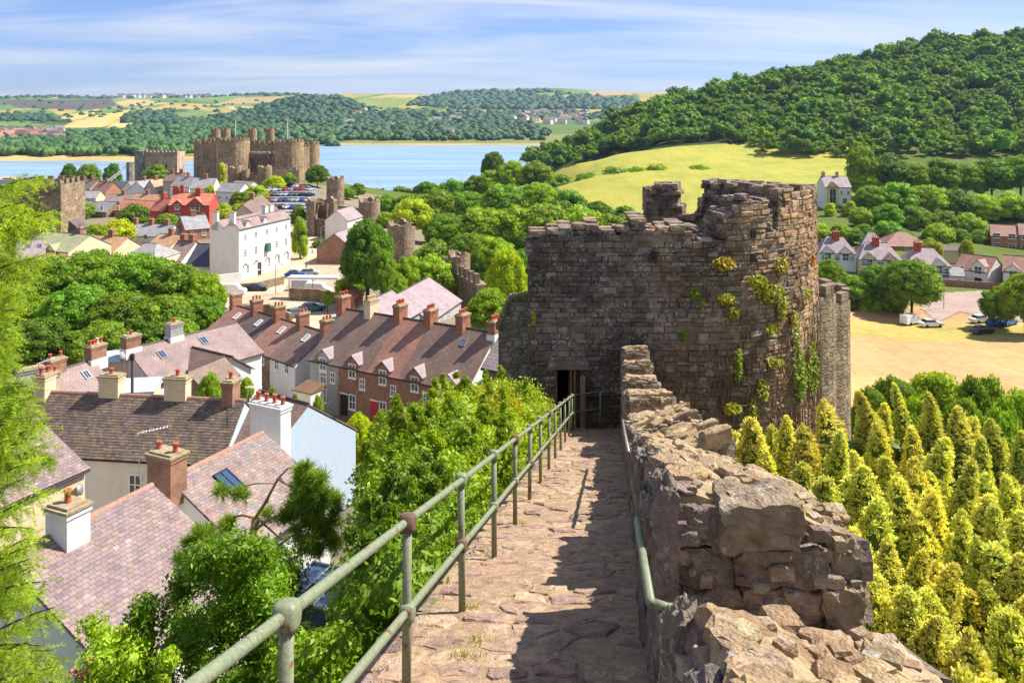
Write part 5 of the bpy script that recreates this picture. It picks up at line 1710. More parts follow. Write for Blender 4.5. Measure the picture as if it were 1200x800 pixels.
# --- the white hotel, two parallel ranges
P0, P1 = Vector((-54.4, 170)), Vector((-49.1, 189))
fd = (P1-P0).normalized(); nb = Vector((-fd.y, fd.x))
LH = (P1-P0).length
hz = 11.0
q0 = P0 + nb*1.7; q1 = P1 + nb*1.7
wn_ = []
for i, uu_ in enumerate((2.2, 6.0, 10.2, 14.0, 17.8)):
    for j, zz in enumerate((2.0, 5.3, 8.5)):
        wn_.append(('R', uu_ + (0.9 if j == 0 else 0), zz, 0.95, 1.7 if j < 2 else 1.35, (1, 2)))
ht = house('tall white three-storey hotel with arched ground floor windows', (q0.x, q0.y, 22.9), (q1.x, q1.y, 22.9), 1.7, 1.5, hz, M_WHITE, S_PINK, ends=(0.0, 0.0), name='hotel', cat='hotel',
      wins=wn_, chim=[(0.3, 0.0, 0.6, 1.3, 1.9, M_WHITE, 0, M_POT), (13.5, 0.8, 1.2, 0.9, 1.7, M_WHITE, 0, M_POT), (15.6, 0.8, 1.2, 0.9, 1.7, M_WHITE, 0, M_POT)], dorm=[(3.2, 1.3, 10.4, 11.3, M_WHITE, S_PINK), (9.6, 1.3, 10.4, 11.3, M_WHITE, S_PINK)],
      doors=[('R', 7.4, 1.3, 2.6, M_BLACK)])
# rear range is part of the same building
def sub_house(root, y0, w, d, H, L, wallm, roofm, x0=None):
    mb = MB(); a, b = -L/2, L/2
    P = [(a,y0-w,-2),(b,y0-w,-2),(b,y0+w,-2),(a,y0+w,-2),(a,y0-w,H-d),(b,y0-w,H-d),(b,y0+w,H-d),(a,y0+w,H-d),(a,y0,H),(b,y0,H)]
    mb.add(P, [(0,1,5,4),(2,3,7,6),(1,2,6,9,5),(3,0,4,8,7)], uvs=[[(0,0)]*4,[(0,0)]*4,[(0,0)]*5,[(0,0)]*5]); mb.build('rear_wall', wallm, root)
    mb = MB(); k = 0.1
    for sg in (-1, 1):
        P = [(a,y0,H+k),(b,y0,H+k),(b,y0+sg*(w+0.05),H-d+k),(a,y0+sg*(w+0.05),H-d+k)]
        mb.add(P, [(0,3,2,1) if sg < 0 else (0,1,2,3)], uvs=[[(0,0),(0,w),(L,w),(L,0)] if sg < 0 else [(0,0),(L,0),(L,w),(0,w)]])
    mb.build('rear_roof', roofm, root)
sub_house(ht, 3.4, 1.65, 1.5, 11.85, LH-0.1, M_WHITE, S_PINK)
chimney(ht, (-LH/2+0.35, 3.9), 0.6, 1.3, 10.0, 13.8, M_WHITE, 0, along='y')
mb = MB()
for uu_ in (2.2, 6.2, 10.4, 14.2, 18.0):
    ring = []
    for k in range(9):
        a = math.pi*k/8; ring.append((-LH/2+uu_+math.cos(a)*0.75, -1.75, 2.4+math.sin(a)*0.75))
    for k in range(8):
        (xa,ya,za), (xb,yb,zb) = ring[k], ring[k+1]
        mb.add([(xa,-1.72,za),(xb,-1.72,zb),(xb,-1.82,zb),(xa,-1.82,za)], [(0,1,2,3),(3,2,1,0)])
        mb.tube([ring[k], ring[k+1]], 0.12, 5)
mb.build('window_arches', M_RUBH, ht)
mb = MB(); mb.box(-0.4, 0.8, -2.5, -1.75, 4.4, 6.2); sg_ = mb.build('hanging_sign', m_plain('sign_green', (0.05, 0.16, 0.11), 0.5), ht)
sg_['label'] = 'square dark green sign board'
# --- blue-roofed annexe left of the hotel
A, B = rp(232, 286, 258, 287, 178)
house('low white wing with a dark blue slate roof and three small windows', A, B, 4.2, 3.6, 11, M_BLUEW, m_slate('slate_navy', (0.06, 0.065, 0.10), (0.08, 0.085, 0.12), mossf=0.05), wins=[('R', 1.0, 1.9, 0.7, 0.8), ('R', 2.6, 1.9, 0.7, 0.8), ('R', 4.0, 1.9, 0.7, 0.8)])
# --- red brick villa
A, B = W(204, 226.5, 257), W(251, 227.5, 257); B.z = A.z
house('bright red brick villa with clay tiles and red chimneys in the town', A, B, 4.2, 3.1, 11, M_REDWALL, S_TILE, name='villa',
      chim=[(0.6, 0.0, 1.4, 1.2, 2.2, M_REDWALL, 2, M_POT), (2.4, 0.4, 1.0, 1.0, 2.3, M_REDWALL, 2, M_POT), (7.6, -0.6, 1.5, 1.2, 1.6, M_REDWALL, 3, M_POT)],
      wins=[('R', 2.6, 3.0, 1.6, 1.6), ('R', 2.6, 5.2, 1.2, 1.0), ('R', 7.6, 3.0, 1.4, 1.6), ('R', 10.3, 3.0, 1.0, 1.6)], dorm=[(2.6, 2.8, 4.6, 6.4, M_REDWALL, S_TILE), (7.9, 5.0, 4.0, 6.2, M_REDWALL, S_TILE)])
A, B = W(188, 232, 262), W(203, 231, 258)
house('red wing with steep clay tiles left of the villa', A, (B.x, B.y, A.z), 3.6, 3.4, 11, M_REDWALL, S_TILE, chim=[(2.2, 0, 1.2, 1.2, 1.8, M_REDWALL, 2, M_POT)], name='villa_wing')

# --- the packed roofs of the old town (ridge ends, depth, widths, base, wall, roof, chimneys)
TOWN = [
 (85,212,104,212,372,4.5,4.4,9,M_CREAM,S_GREY,'half dark gabled house beside the church tower top',2,'A'),
 (101,210,116,211,368,4.2,3.6,9,M_CREAM,S_PINK,'steep pale pink roof beside the half dark gabled house',1,''),
 (116,213,134,214,360,4.5,4.0,9,M_OBRICK,S_REDBR,'purple-brown roofed house with a brown front near the bridge',1,''),
 (100,224,118,224,330,4.0,2.4,10,M_CREAM,S_GREY,'small house with a blue-grey roof below the gabled house',0,''),
 (127,228,162,228,318,4.0,2.6,10,M_WHITE,S_PINK,'long pale pink roof in the middle of the old town',1,''),
 (150,213,164,212,350,4.0,2.6,10,M_WHITE,S_PINK,'pale pink roof just below the suspension bridge tower',0,''),
 (160,213,178,210,345,4.2,3.8,10,M_WHITE,S_GREY,'grey roofed white house beside the orange roof',1,''),
 (176,211,190,210,335,4.6,4.2,10,M_GREYR,S_ORANGE,'house with a large orange tile roof and blue-grey gable',1,''),
 (103,236,117,237,300,4.2,3.0,10.5,M_RUBH,S_GREY,'house with a pale grey-white roof left of the white metal roof',0,''),
 (117,236,136,237,296,4.2,3.0,10.5,M_RUBH,S_GREY,'house with a nearly white roof and dark windows below',0,''),
 (146,234,182,236,292,4.4,3.2,10.5,M_OBRICK,S_TILE,'broad clay tiled roof left of the red villa',0,''),
 (160,227,186,228,312,4.0,3.0,10.5,M_OBRICK,S_ORANGE,'brown gabled roof above the broad clay tiled roof',1,''),
 (196,203,218,203,330,4.0,2.8,11,M_GREYR,S_BROWN,'house with red chimneys below the castle left towers',2,'R'),
 (210,207,232,208,316,4.2,3.2,11,M_WHITE,S_GREY,'white house with grey slates and a tan chimney under the castle',1,'T'),
 (228,209,254,209,305,4.4,3.2,11,M_PALEY,S_GREY,'pale yellow gabled house just below the castle',1,''),
 (262,214,288,215,300,4.0,2.8,12,M_WHITE,S_GREY,'white gabled house with a dark grey roof beside the car park',0,''),
 (276,212,298,213,310,4.0,2.4,12.5,M_WHITE,S_PALE,'low purple-grey roof in front of the castle gate towers',0,''),
 (212,254,240,252,232,4.4,3.0,11,M_OBRICK,S_GREY,'brown brick house with a grey lichened slate roof below the red villa',1,'B'),
 (150,262,205,264,226,4.6,2.4,11,M_WHITE,S_GREY,'long low building with a pale grey sheet roof',3,''),
 (188,274,214,276,204,4.6,2.6,11,M_PALEY,S_ORANGE,'pale building with a buff hipped roof behind the cream house',1,''),
 (158,285,196,286,178,5.0,2.6,11,M_PALEY,S_GREY,'cream house with two windows and a grey hipped roof above the trees',0,'H'),
 (210,282,230,283,186,5.0,3.4,11,M_WHITE,S_PINK,'house with a mottled pink slate roof and brick chimney beside the hotel',2,''),
 (112,276,150,278,190,4.6,2.6,11,M_CREAM,S_ORANGE,'long buff roof to the left of the cream house',1,''),
 (284,240,305,228,214,4.2,3.6,11,M_CREAM,S_BROWN,'mossy brown roofed house behind the hotel chimneys',1,''),
 (20,228,46,228,330,4.0,2.6,8,M_RUBH,S_REDBR,'brown roofs at the left edge by the water',1,''),
]
for i, (a, ya, b, yb, Y, w, d, bz, wm_, rm_, lbl, nch, fl) in enumerate(TOWN):
    A, B = rp(a, ya, b, yb, Y); L = (B-A).length
    ch = []
    for k in range(nch):
        ch.append(((k+0.5)/max(1, nch)*L, 0.0, 1.2, 0.9, 1.5, M_CBRICK if fl != 'T' else M_OBRICK, 2, M_POT))
    H = A.z - bz
    wv_ = []
    nwin = max(1, int(L/3))
    for k in range(nwin):
        for z in ((1.6, 4.0) if H - d > 5 else (max(1.2, (H-d)*0.55),)):
            wv_.append(('R', L*(k+0.5)/nwin, z, 1.0, 1.3))
    if fl == 'A': wv_.append(('A', 0.0, 4.5, 1.0, 1.2))
    house(lbl, A, B, w, d, bz, wm_, rm_, chim=ch, wins=wv_, hip=(2.5 if fl == 'H' else 0), deep=Y < 240, ends=(0.2, 0.2))
# gabled cream cottage pair with green roofs
ct = None
A, B = W(52, 272, 152), W(106, 273, 148)
ct = house('cream cottage with two green-roofed gables and dark wide windows', A, (B.x, B.y, A.z), 4.5, 2.2, 14.5, M_CREAM, S_GREEN, name='cottage',
      dorm=[(3.5, 3.4, 3.0, 6.3, M_CREAM, S_GREEN), (6.9, 3.4, 3.0, 6.3, M_CREAM, S_GREEN)], chim=[(8.0, 0.5, 0.8, 0.8, 1.2, M_CBRICK, 1, M_POT)])
A, B = W(20, 283, 140), W(52, 276, 142)
house('purple-grey slate roof in front of the cream gabled cottage', A, (B.x, B.y, A.z), 5.5, 3.6, 14.0, M_CREAM, S_PALE, name='cottage', sky_=[(1.6, 1.5, 0.7, 0.9), (3.2, 1.6, 0.7, 0.9)])

# --- houses beyond the car-park field on the right
house('ochre and white villa alone on the hillside above the meadow edge', W(962, 207, 300), W(992, 207, 300), 4.2, 3.3, 12, M_WHITE, S_PALE, name='villa',
      chim=[(0.8, 0, 1.0, 0.8, 1.6, M_GREYR, 1, M_POT), (5.6, 0, 0.9, 0.8, 1.5, M_GREYR, 1, M_POT)], wins=[('R', 5.6, 4.6, 0.9, 1.4), ('R', 8.0, 4.6, 0.9, 1.4), ('R', 6.8, 1.8, 1.6, 1.8), ('B', 0, 4.6, 0.9, 1.3)], dorm=[(2.6, 4.2, 0.2, 6.6, M_YELLOW, S_PALE)])
RH = [
 ('pale semi-detached house with red chimney nearest the tower', 957,277,1000,216, M_WHITE, S_PALE, 309, [(978, M_REDWALL)], 2.4),
 ('pale semi-detached house with red chimney in the middle of the row', 1002,284,1052,212, M_CREAM, S_PALE, 314, [(1024, M_REDWALL)], 2.4),
 ('big hipped red-brown roof behind the pale semi-detached houses', 1030,271,1084,238, M_BRICK, S_REDBR, 300, [], 5.0),
 ('pale house with red chimney at the right of the row', 1058,290,1108,206, M_WHITE, S_PALE, 326, [(1073, M_REDWALL)], 2.8),
 ('grey roofed house peeping between the pale houses and the big hipped roof', 1008,272,1034,232, M_WHITE, S_PALE, 300, [], 2.0),
]
for lbl, a, ya, b, Y, wm_, rm_, pb, chs, hp in RH:
    A, B = W(a, ya, Y), W(b, ya, Y-2)
    B.z = A.z; L = (B-A).length; bz = W(a, pb, Y-4).z
    ev = A.z - bz - 3.3
    house(lbl, A, B, 4.8, 3.3, bz, wm_, rm_, hip=hp, chim=[((px_-a)*Y/F, -0.6, 1.5, 1.2, 1.5, m, 3, M_POT) for px_, m in chs],
          wins=[(f_, u_, z_, 1.3, 1.4) for f_, u_ in (('R', L*0.14), ('R', L*0.5), ('R', L*0.86)) for z_ in (1.3, ev-1.2)] + [('B', -2, ev-1.2, 1.2, 1.2), ('B', 2, 1.4, 1.2, 1.2)],
          dorm=([(L*0.24, 3.0, ev-2.2, ev+0.3, wm_, rm_), (L*0.72, 3.0, ev-2.2, ev+0.3, wm_, rm_)] if len(chs) else []), group='pale houses beyond the field')
A, B = W(1128, 297, 203), W(1168, 299, 197); B.z = A.z
house('white house with a front gable and brown tiles beyond the road', A, B, 4.3, 3.0, 4.6, M_WHITE, S_REDBR, wins=[('R', 1.6, 3.7, 1.4, 1.2), ('R', 1.6, 1.4, 1.4, 1.4), ('B', 0, 3.6, 1, 1.2)], dorm=[(5.4, 3.0, 2.6, 4.8, M_WHITE, S_REDBR)], doors=[('R', 5.4, 1.6, 2.1, M_BLACK)], chim=[])
A, B = W(1112, 312, 200), W(1128, 312, 199); B.z = A.z
house('low white garage wing with a grey slate roof left of the gabled house', A, B, 3.0, 1.6, 4.6, M_WHITE, S_GREY, wins=[('R', 1.8, 1.3, 0.9, 0.9)])
A, B = W(1176, 299, 196), W(1222, 300, 192); B.z = A.z
house('white house with a front gable half out of the frame at the right edge', A, B, 4.3, 3.0, 4.6, M_WHITE, S_REDBR, wins=[('R', 6.0, 3.7, 1.4, 1.2)], dorm=[(2.0, 3.0, 2.4, 4.8, M_WHITE, S_REDBR)])
A, B = W(1160, 263, 246), W(1192, 263, 243); B.z = A.z
house('three-storey red brick flats with white panels at the right edge', A, B, 4.5, 2.6, 5.0, M_OBRICK, S_REDBR, name='flats', cat='flats', wins=[('R', 1.4, z, 1.8, 1.4) for z in (2.0, 4.8)] + [('R', 5.2, z, 1.8, 1.4) for z in (2.0, 4.8)])
A, B = W(1193, 262, 243), W(1225, 262, 240); B.z = A.z
house('second block of red brick flats cut by the frame', A, B, 4.5, 2.6, 5.0, M_OBRICK, S_REDBR, name='flats', cat='flats', wins=[('R', 1.4, z, 1.8, 1.4) for z in (2.0, 4.8)])
p = W(1112, 292, 222); flat_roof('long low building with a grey flat roof between the houses and the flats', p, 9.0, 6.0, -0.1, 5.0, p.z, M_CREAM, S_PALE, 'low_building')
# ------------------------------------------------------------------ castle, ruined towers, bridge
M_CASTLE = m_masonry('castle_stone', (0.31, 0.225, 0.14), (0.42, 0.31, 0.19), (0.22, 0.16, 0.1), 0.9, 0.45, 0.25, 0.35)
M_RUIN = m_masonry('ruin_stone', (0.27, 0.20, 0.13), (0.36, 0.27, 0.18), (0.18, 0.14, 0.1), 0.7, 0.32, 0.5, 0.35)
M_PALEST = m_masonry('pale_stone', (0.46, 0.34, 0.27), (0.5, 0.38, 0.3), (0.4, 0.3, 0.24), 1.0, 0.5, 0.3, 0.1)
M_GREYST = m_masonry('grey_stone', (0.22, 0.22, 0.23), (0.27, 0.26, 0.27), (0.2, 0.19, 0.19), 1.0, 0.5, 0.3, 0.2)

def drum(name, c, r, z0, z1, mat, parent, n=22, batter=0.04, arc=(0, 2*math.pi), tops=None, wallt=None, merl=True, mh=1.3, flare=0.0):
    """cylinder with a wall-walk parapet and merlons"""
    mb = MB()
    closed = arc[1] - arc[0] > 6.2
    N = n
    def P(i, rr, z):
        a = arc[0] + (arc[1]-arc[0])*i/N
        return (c[0]+rr*math.cos(a), c[1]+rr*math.sin(a), z)
    ri = r - (wallt or 1.2)
    for i in range(N):
        za = z1 if not tops else z1 + tops(i/N); zb = z1 if not tops else z1 + tops((i+1)/N)
        rb = r*(1+batter)
        u0, u1 = (arc[1]-arc[0])*i/N*r, (arc[1]-arc[0])*(i+1)/N*r
        mb.add([P(i,rb,z0),P(i+1,rb,z0),P(i+1,r,zb),P(i,r,za)], [(0,1,2,3)], uvs=[[(u0,z0),(u1,z0),(u1,zb),(u0,za)]])
        mb.add([P(i,ri,z0),P(i+1,ri,z0),P(i+1,ri,zb),P(i,ri,za)], [(3,2,1,0)], uvs=[[(u0,za),(u1,zb),(u1,z0),(u0,z0)]])
        mb.add([P(i,ri,za),P(i,r,za),P(i+1,r,zb),P(i+1,ri,zb)], [(0,1,2,3)], uvs=[[(u0,0),(u0,1),(u1,1),(u1,0)]])
    if not closed:
        for i, fl in ((0, 0), (N, 1)):
            zt = z1 if not tops else z1 + tops(i/N)
            q = [P(i,ri,z0),P(i,r*(1+batter),z0),P(i,r,zt),P(i,ri,zt)]
            mb.add(q, [(0,1,2,3) if not fl else (3,2,1,0)], uvs=[[(0,z0),(1,z0),(1,zt),(0,zt)] if not fl else [(0,zt),(1,zt),(1,z0),(0,z0)]])
    to = mb.build(name, mat, parent)
    if closed and not tops:
        mb = MB(); mb.lathe((c[0], c[1], z1-1.6), [(ri+0.1, 0), (ri+0.1, 0.2)], N); mb.build('roof_deck', mat, to)
    if merl:
        k = max(8, int(2*math.pi*r/1.9)); mb = MB()
        for i in range(k):
            a0 = 2*math.pi*i/k; a1 = a0 + 2*math.pi/k*0.62
            q = []
            for rr in (r*1.01, r-0.6):
                for a in (a0, a1): q.append((c[0]+rr*math.cos(a), c[1]+rr*math.sin(a)))
            poly = [q[0], q[1], q[3], q[2]]
            hh_ = mh*R.uniform(0.6, 1.1)
            n4 = 4
            vs = [(p[0],p[1],z1-0.02) for p in poly]+[(p[0],p[1],z1+hh_) for p in poly]
            mb.add(vs, [(4,5,6,7),(0,1,5,4),(1,2,6,5),(2,3,7,6),(3,0,4,7)], uvs=[[(0,0),(1,0),(1,1),(0,1)]]*5)
        tag(mb.build('battlements', mat, to), kind='stuff')
    return to

def curtain(name, a, b, th, z0, z1, mat, parent, merl=True, mh=1.0):
    a, b = Vector(a[:2]), Vector(b[:2]); d = (b-a); L = d.length; d.normalize(); n = Vector((-d.y, d.x))*th/2
    mb = MB()
    c = [a-n, b-n, b+n, a+n]
    vs = [(p.x,p.y,z0) for p in c]+[(p.x,p.y,z1) for p in c]
    mb.add(vs, [(0,1,5,4),(1,2,6,5),(2,3,7,6),(3,0,4,7),(4,5,6,7)], uvs=[[(0,z0),(L,z0),(L,z1),(0,z1)],[(0,z0),(th,z0),(th,z1),(0,z1)]]*2+[[(0,0),(L,0),(L,th),(0,th)]])
    o = mb.build(name, mat, parent)
    if merl:
        mb = MB(); k = max(2, int(L/2.2))
        for i in range(k):
            p = a + d*(L*(i+0.3)/k) - n*0.6
            mb.obox((p.x, p.y, z1+mh*0.5*0.98), 1.3, th*0.4, mh, math.atan2(d.y, d.x))
        tag(mb.build('battlements', mat, o), kind='stuff')
    return o

castle = empty('castle', (-112, 385, 15), 'great grey-brown medieval castle with round towers beside the estuary', 'castle')
civ = -Vector(castle.location)
class Off:  # parts are written in world coordinates, stored relative to the castle's base
    pass
def cdrum(px, wpx, pytop, Y, z0, **k):
    p = W(px, pytop, Y); r = wpx*Y/F/2
    return drum('tower', (p.x+civ.x, p.y+civ.y), r, z0+civ.z, p.z+civ.z, M_CASTLE, castle, **k), p, r
CT = [(234.5,14,166,392,5),(245,14,165.5,386,5),(254.5,13,165,380,8),(274,36,164.5,370,10),(306,16,167,402,10),(339,33,166,368,10),(364.5,19.5,169,382,8)]
for c in CT: cdrum(*c)
for px, wd, top, Y in ((252.5,10.5,152,398),(264.5,10.5,152,394),(296,10,152,404),(316.5,10,152,402)):
    p = W(px, top, Y); r = wd*Y/F/2
    drum('turret', (p.x+civ.x, p.y+civ.y), r, 25+civ.z, p.z+civ.z, M_CASTLE, castle, n=16, mh=0.8)
for px, wd, top, Y in ((277,16,196,352),(310.5,16,195,350),(262,9,193,356),(288,9,199,350)):
    p = W(px, top, Y); r = wd*Y/F/2
    drum('gate_turret', (p.x+civ.x, p.y+civ.y), r, civ.z+5, p.z+civ.z, M_CASTLE, castle, n=16, merl=False, tops=lambda u: 0.8*math.sin(u*40)*0.6)
def cc(px, Y): 
    p = W(px, 150, Y); return (p.x+civ.x, p.y+civ.y)
def cz(py, Y): return CZ - (py-HY)*Y/F + civ.z
curtain('curtain_wall', cc(234, 392), cc(258, 378), 3, civ.z+5, cz(169, 385), M_CASTLE, castle)
curtain('curtain_wall', cc(290, 376), cc(325, 374), 3, civ.z+8, cz(180, 374), M_CASTLE, castle)
curtain('curtain_wall', cc(290, 398), cc(330, 398), 3, civ.z+8, cz(168, 398), M_CASTLE, castle)
curtain('curtain_wall', cc(350, 374), cc(362, 380), 3, civ.z+5, cz(172, 378), M_CASTLE, castle)
curtain('curtain_wall', cc(312, 352), cc(350, 356), 2, civ.z+5, cz(199, 354), M_CASTLE, castle)
curtain('curtain_wall', cc(280, 352), cc(308, 350), 2, civ.z+5, cz(205, 352), M_CASTLE, castle)
# row of corbels above the gate passage
mb = MB()
for k in range(9):
    p = W(293 + k*2.6, 183, 371); mb.obox((p.x+civ.x, p.y+civ.y, p.z+civ.z), 0.45, 1.6, 1.6)
p0, p1 = W(291, 179.5, 371), W(316, 179.5, 371)
mb.obox(((p0.x+p1.x)/2+civ.x, 371+civ.y, p0.z+civ.z), (p1.x-p0.x), 2.2, 0.9)
mb.build('corbel_table', M_PALEST, castle)
M_FLAG = m_plain('flag_cloth', (0.5, 0.08, 0.07), 0.8)
for px, Y in ((276, 392), (337, 378)):
    p = W(px, 141, Y)
    mb = MB(); mb.tube([(p.x+civ.x, p.y+civ.y, p.z-10+civ.z), (p.x+civ.x, p.y+civ.y, p.z+civ.z)], 0.14, 6)
    fo = mb.build('flagpole', M_FRAME, castle)
    mb = MB(); mb.add([(p.x+civ.x, p.y+civ.y, p.z+civ.z-0.2), (p.x+civ.x-1.6, p.y+civ.y+0.3, p.z+civ.z-0.5), (p.x+civ.x-1.6, p.y+civ.y+0.3, p.z+civ.z-1.6), (p.x+civ.x, p.y+civ.y, p.z+civ.z-1.3)], [(0,1,2,3)])
    mb.build('flag', M_FLAG, fo)

# pale toll tower with battlements by the bridge
tt = empty('toll_tower', (W(190, 200, 420).x, 420, 8), 'pale pink crenellated bridge tower with a grey side left of the castle', 'tower')
p = W(196, 178, 420)
mb = MB(); w_ = 16
zz = p.z - 8
vs = [(-w_/2+1,-4,-5),(w_/2+1,-4,-5),(w_/2+1,6,-5),(-w_/2+1,6,-5),(-w_/2+1,-4,zz),(w_/2+1,-4,zz),(w_/2+1,6,zz),(-w_/2+1,6,zz)]
mb.add(vs, [(0,1,5,4),(1,2,6,5),(2,3,7,6),(3,0,4,7),(4,5,6,7)], uvs=[[(0,0),(16,0),(16,14),(0,14)],[(0,0),(10,0),(10,14),(0,14)]]*2+[[(0,0),(16,0),(16,10),(0,10)]])
mb.build('wall', M_PALEST, tt)
mb = MB()
for k in range(9):
    mb.box(-w_/2+1+k*w_/8.6, -w_/2+2.1+k*w_/8.6, -4.2, -3.4, zz-0.02, zz+1.2)
mb.box(-w_/2+0.8, w_/2+1.2, -4.3, -4.02, zz-1.4, zz-0.9)
tag(mb.build('battlements', M_PALEST, tt), kind='stuff')
mb = MB()
vs = [(-w_/2-3.4,-5,-5),(-w_/2+0.9,-5,-5),(-w_/2+0.9,4,-5),(-w_/2-3.4,4,-5),(-w_/2-3.4,-5,zz+0.6),(-w_/2+0.9,-5,zz+0.6),(-w_/2+0.9,4,zz+0.6),(-w_/2-3.4,4,zz+0.6)]
mb.add(vs, [(0,1,5,4),(1,2,6,5),(2,3,7,6),(3,0,4,7),(4,5,6,7)], uvs=[[(0,0),(4,0),(4,14),(0,14)],[(0,0),(10,0),(10,14),(0,14)]]*2+[[(0,0),(4,0),(4,9),(0,9)]])
mb.build('side_turret', M_GREYST, tt)
mb = MB()
for k, (x, z) in enumerate(((-4, 4), (0, 4), (4, 4), (-2, 9), (3, 9))):
    mb.box(x, x+0.9, -4.06, -3.9, z, z+1.8)
mb.build('slit_window_shade', M_DARK, tt)  # dark blocks on the wall, shade of the slits painted in

# suspension bridge towers with chains
br = empty('suspension_bridge', (W(156, 210, 430).x, 430, 8), 'small suspension bridge with pale castellated towers and white chains', 'bridge')
bo = Vector(br.location)
tops_ = []
for px, Y in ((151, 426), (154.5, 431), (164, 446), (167.5, 451)):
    p = W(px, 192, Y)
    drum('bridge_tower', (p.x-bo.x, p.y-bo.y), 1.2, -4, p.z-bo.z, M_PALEST if px > 153 else M_GREYST, br, n=12, mh=0.8, wallt=0.6)
    tops_.append(p - bo)
for a in (0, 1):
    mb = MB()
    p, q = tops_[a], tops_[a+2]
    mid = (p+q)/2 + Vector((0, 0, -7))
    pts_ = [p*(1-u)**2 + mid*2*u*(1-u) + q*u*u for u in np.linspace(0, 1, 9)]
    mb.tube(pts_, 0.25, 5)
    mb.tube([p, p + Vector((-9, -6, -9))], 0.25, 5)
    mb.build('chain', M_FRAME, br)
curtain('deck', (tops_[0].x-4, tops_[0].y-8), (tops_[3].x+6, tops_[3].y+10), 6, 0.2, 1.6, M_LEAD, br, merl=False)
# causeway and quay on the left
cw = empty('causeway', (W(60, 206, 430).x, 430, 5)); tag(cw, None, None, kind='structure')
a, b = W(-60, 206, 432), W(165, 211, 420)
co_ = Vector(cw.location)
curtain('embankment', (a.x-co_.x, a.y-co_.y), (b.x-co_.x, b.y-co_.y), 14, -8, 45-0.078*430-5-1.5, M_GREYST, cw, merl=False)
curtain('road_parapet', (a.x-co_.x, a.y-co_.y-7.2), (b.x-co_.x, b.y-co_.y-7.2), 0.6, -6, 45-0.078*430-5-0.4, M_LEAD, cw, merl=False)
# little sand bank by the water at the left edge
mb = MB()
a = atZ(0, 207, 1.2); 
mb.prism([(a.x-60, a.y-30), (a.x+14, a.y-36), (a.x+22, a.y-20), (a.x+10, a.y+6), (a.x-60, a.y+10)], -1, 0.9)
tag(mb.build('sand_bank', m_plain('wet_sand', (0.42, 0.3, 0.15), 0.9)), 'sandy foreshore strip', 'sand', kind='structure')

# ruined wall towers between castle and town
def ruin(label, px, pytop, Y, wpx, zb, arc, tops, wallt=1.2, name='ruined_tower', mat=M_RUIN):
    p = W(px, pytop, Y); r = wpx*Y/F/2
    e = empty(name, (p.x, p.y, zb), label, 'tower')
    drum('drum_wall', (0, 0), r, -3, p.z - zb, mat, e, n=26, arc=arc, tops=tops, wallt=wallt, merl=False)
    return e
ft = lambda k, s, b=0: (lambda u: b + k*mnoise.noise(Vector((u*s, 2.2, k*7))) + (0.5 if int(u*13) % 2 else 0))
ruin('ruined drum tower with a broken top just right of the castle trees', 393, 209, 300, 20, 12, (0, 2*math.pi), ft(1.5, 6))
ruin('round ruined tower at the shore end of the wall', 433, 236, 262, 25, 8, (0, 2*math.pi), ft(1.0, 5))
re = ruin('open-backed ruined tower with a dark hollow interior facing the street', 378, 236, 236, 34, 10.5, (math.radians(-60), math.radians(250)), ft(2.0, 4), 1.0)
# front wall with the window gap of the hollow tower
r_ = 34*236/F/2
curtain('front_wall', (-r_*0.95, -r_*0.55), (r_*0.95, -r_*0.55), 0.9, -3, 5.0, M_RUIN, re, merl=False)
curtain('pier', (-r_*0.95, -r_*0.6), (-r_*0.6, -r_*0.62), 1.0, 4.9, 9.3, M_RUIN, re, merl=False)
curtain('pier', (-r_*0.35, -r_*0.6), (-r_*0.25, -r_*0.62), 0.9, 4.9, 8.6, M_RUIN, re, merl=False)
curtain('pier', (r_*0.75, -r_*0.6), (r_*0.95, -r_*0.62), 1.0, 4.9, 9.6, M_RUIN, re, merl=False)
curtain('lintel', (-r_*1.0, -r_*0.6), (r_*0.2, -r_*0.62), 1.0, 8.7, 9.7, M_RUIN, re, merl=False)
re2 = ruin('ruined gate tower block behind the big dark tree', 470, 264, 190, 32, 9, (0, 2*math.pi), ft(1.6, 6), name='ruined_tower')
tw = empty('battlemented_wall', (W(545, 320, 150).x, 150, 10), 'stretch of battlemented town wall among the trees', 'wall')
to_ = Vector(tw.location)
a, b = W(524, 320, 158), W(566, 322, 140)
curtain('wall_body', (a.x-to_.x, a.y-to_.y), (b.x-to_.x, b.y-to_.y), 2.0, -3, 45-0.19*150-10, M_RUIN, tw, mh=1.6)
p = W(537, 301, 150); drum('turret', (p.x-to_.x, p.y-to_.y+2), 2.0, -3, p.z-10, M_RUIN, tw, n=14, merl=False, tops=ft(0.8, 5))
# far drum tower of the wall, right of the big tower
ft1 = empty('far_tower', (W(955, 340, 66).x, 66, 12), 'slim distant pair of round wall towers right of the big tower', 'tower')
o_ = Vector(ft1.location)
p = W(975, 345, 70); r = 4.0
drum('drum_wall', (p.x - r - o_.x + 1.2, 70 - o_.y), r, -6, p.z - 12, M_RUIN, ft1, n=28, mh=0.7)
p = W(958, 337, 64); r = 4.0
drum('drum_wall', (W(975.5, 337, 64).x - r - o_.x, 64 - o_.y), r, -6, p.z - 12, M_RUIN, ft1, n=28, mh=0.7)
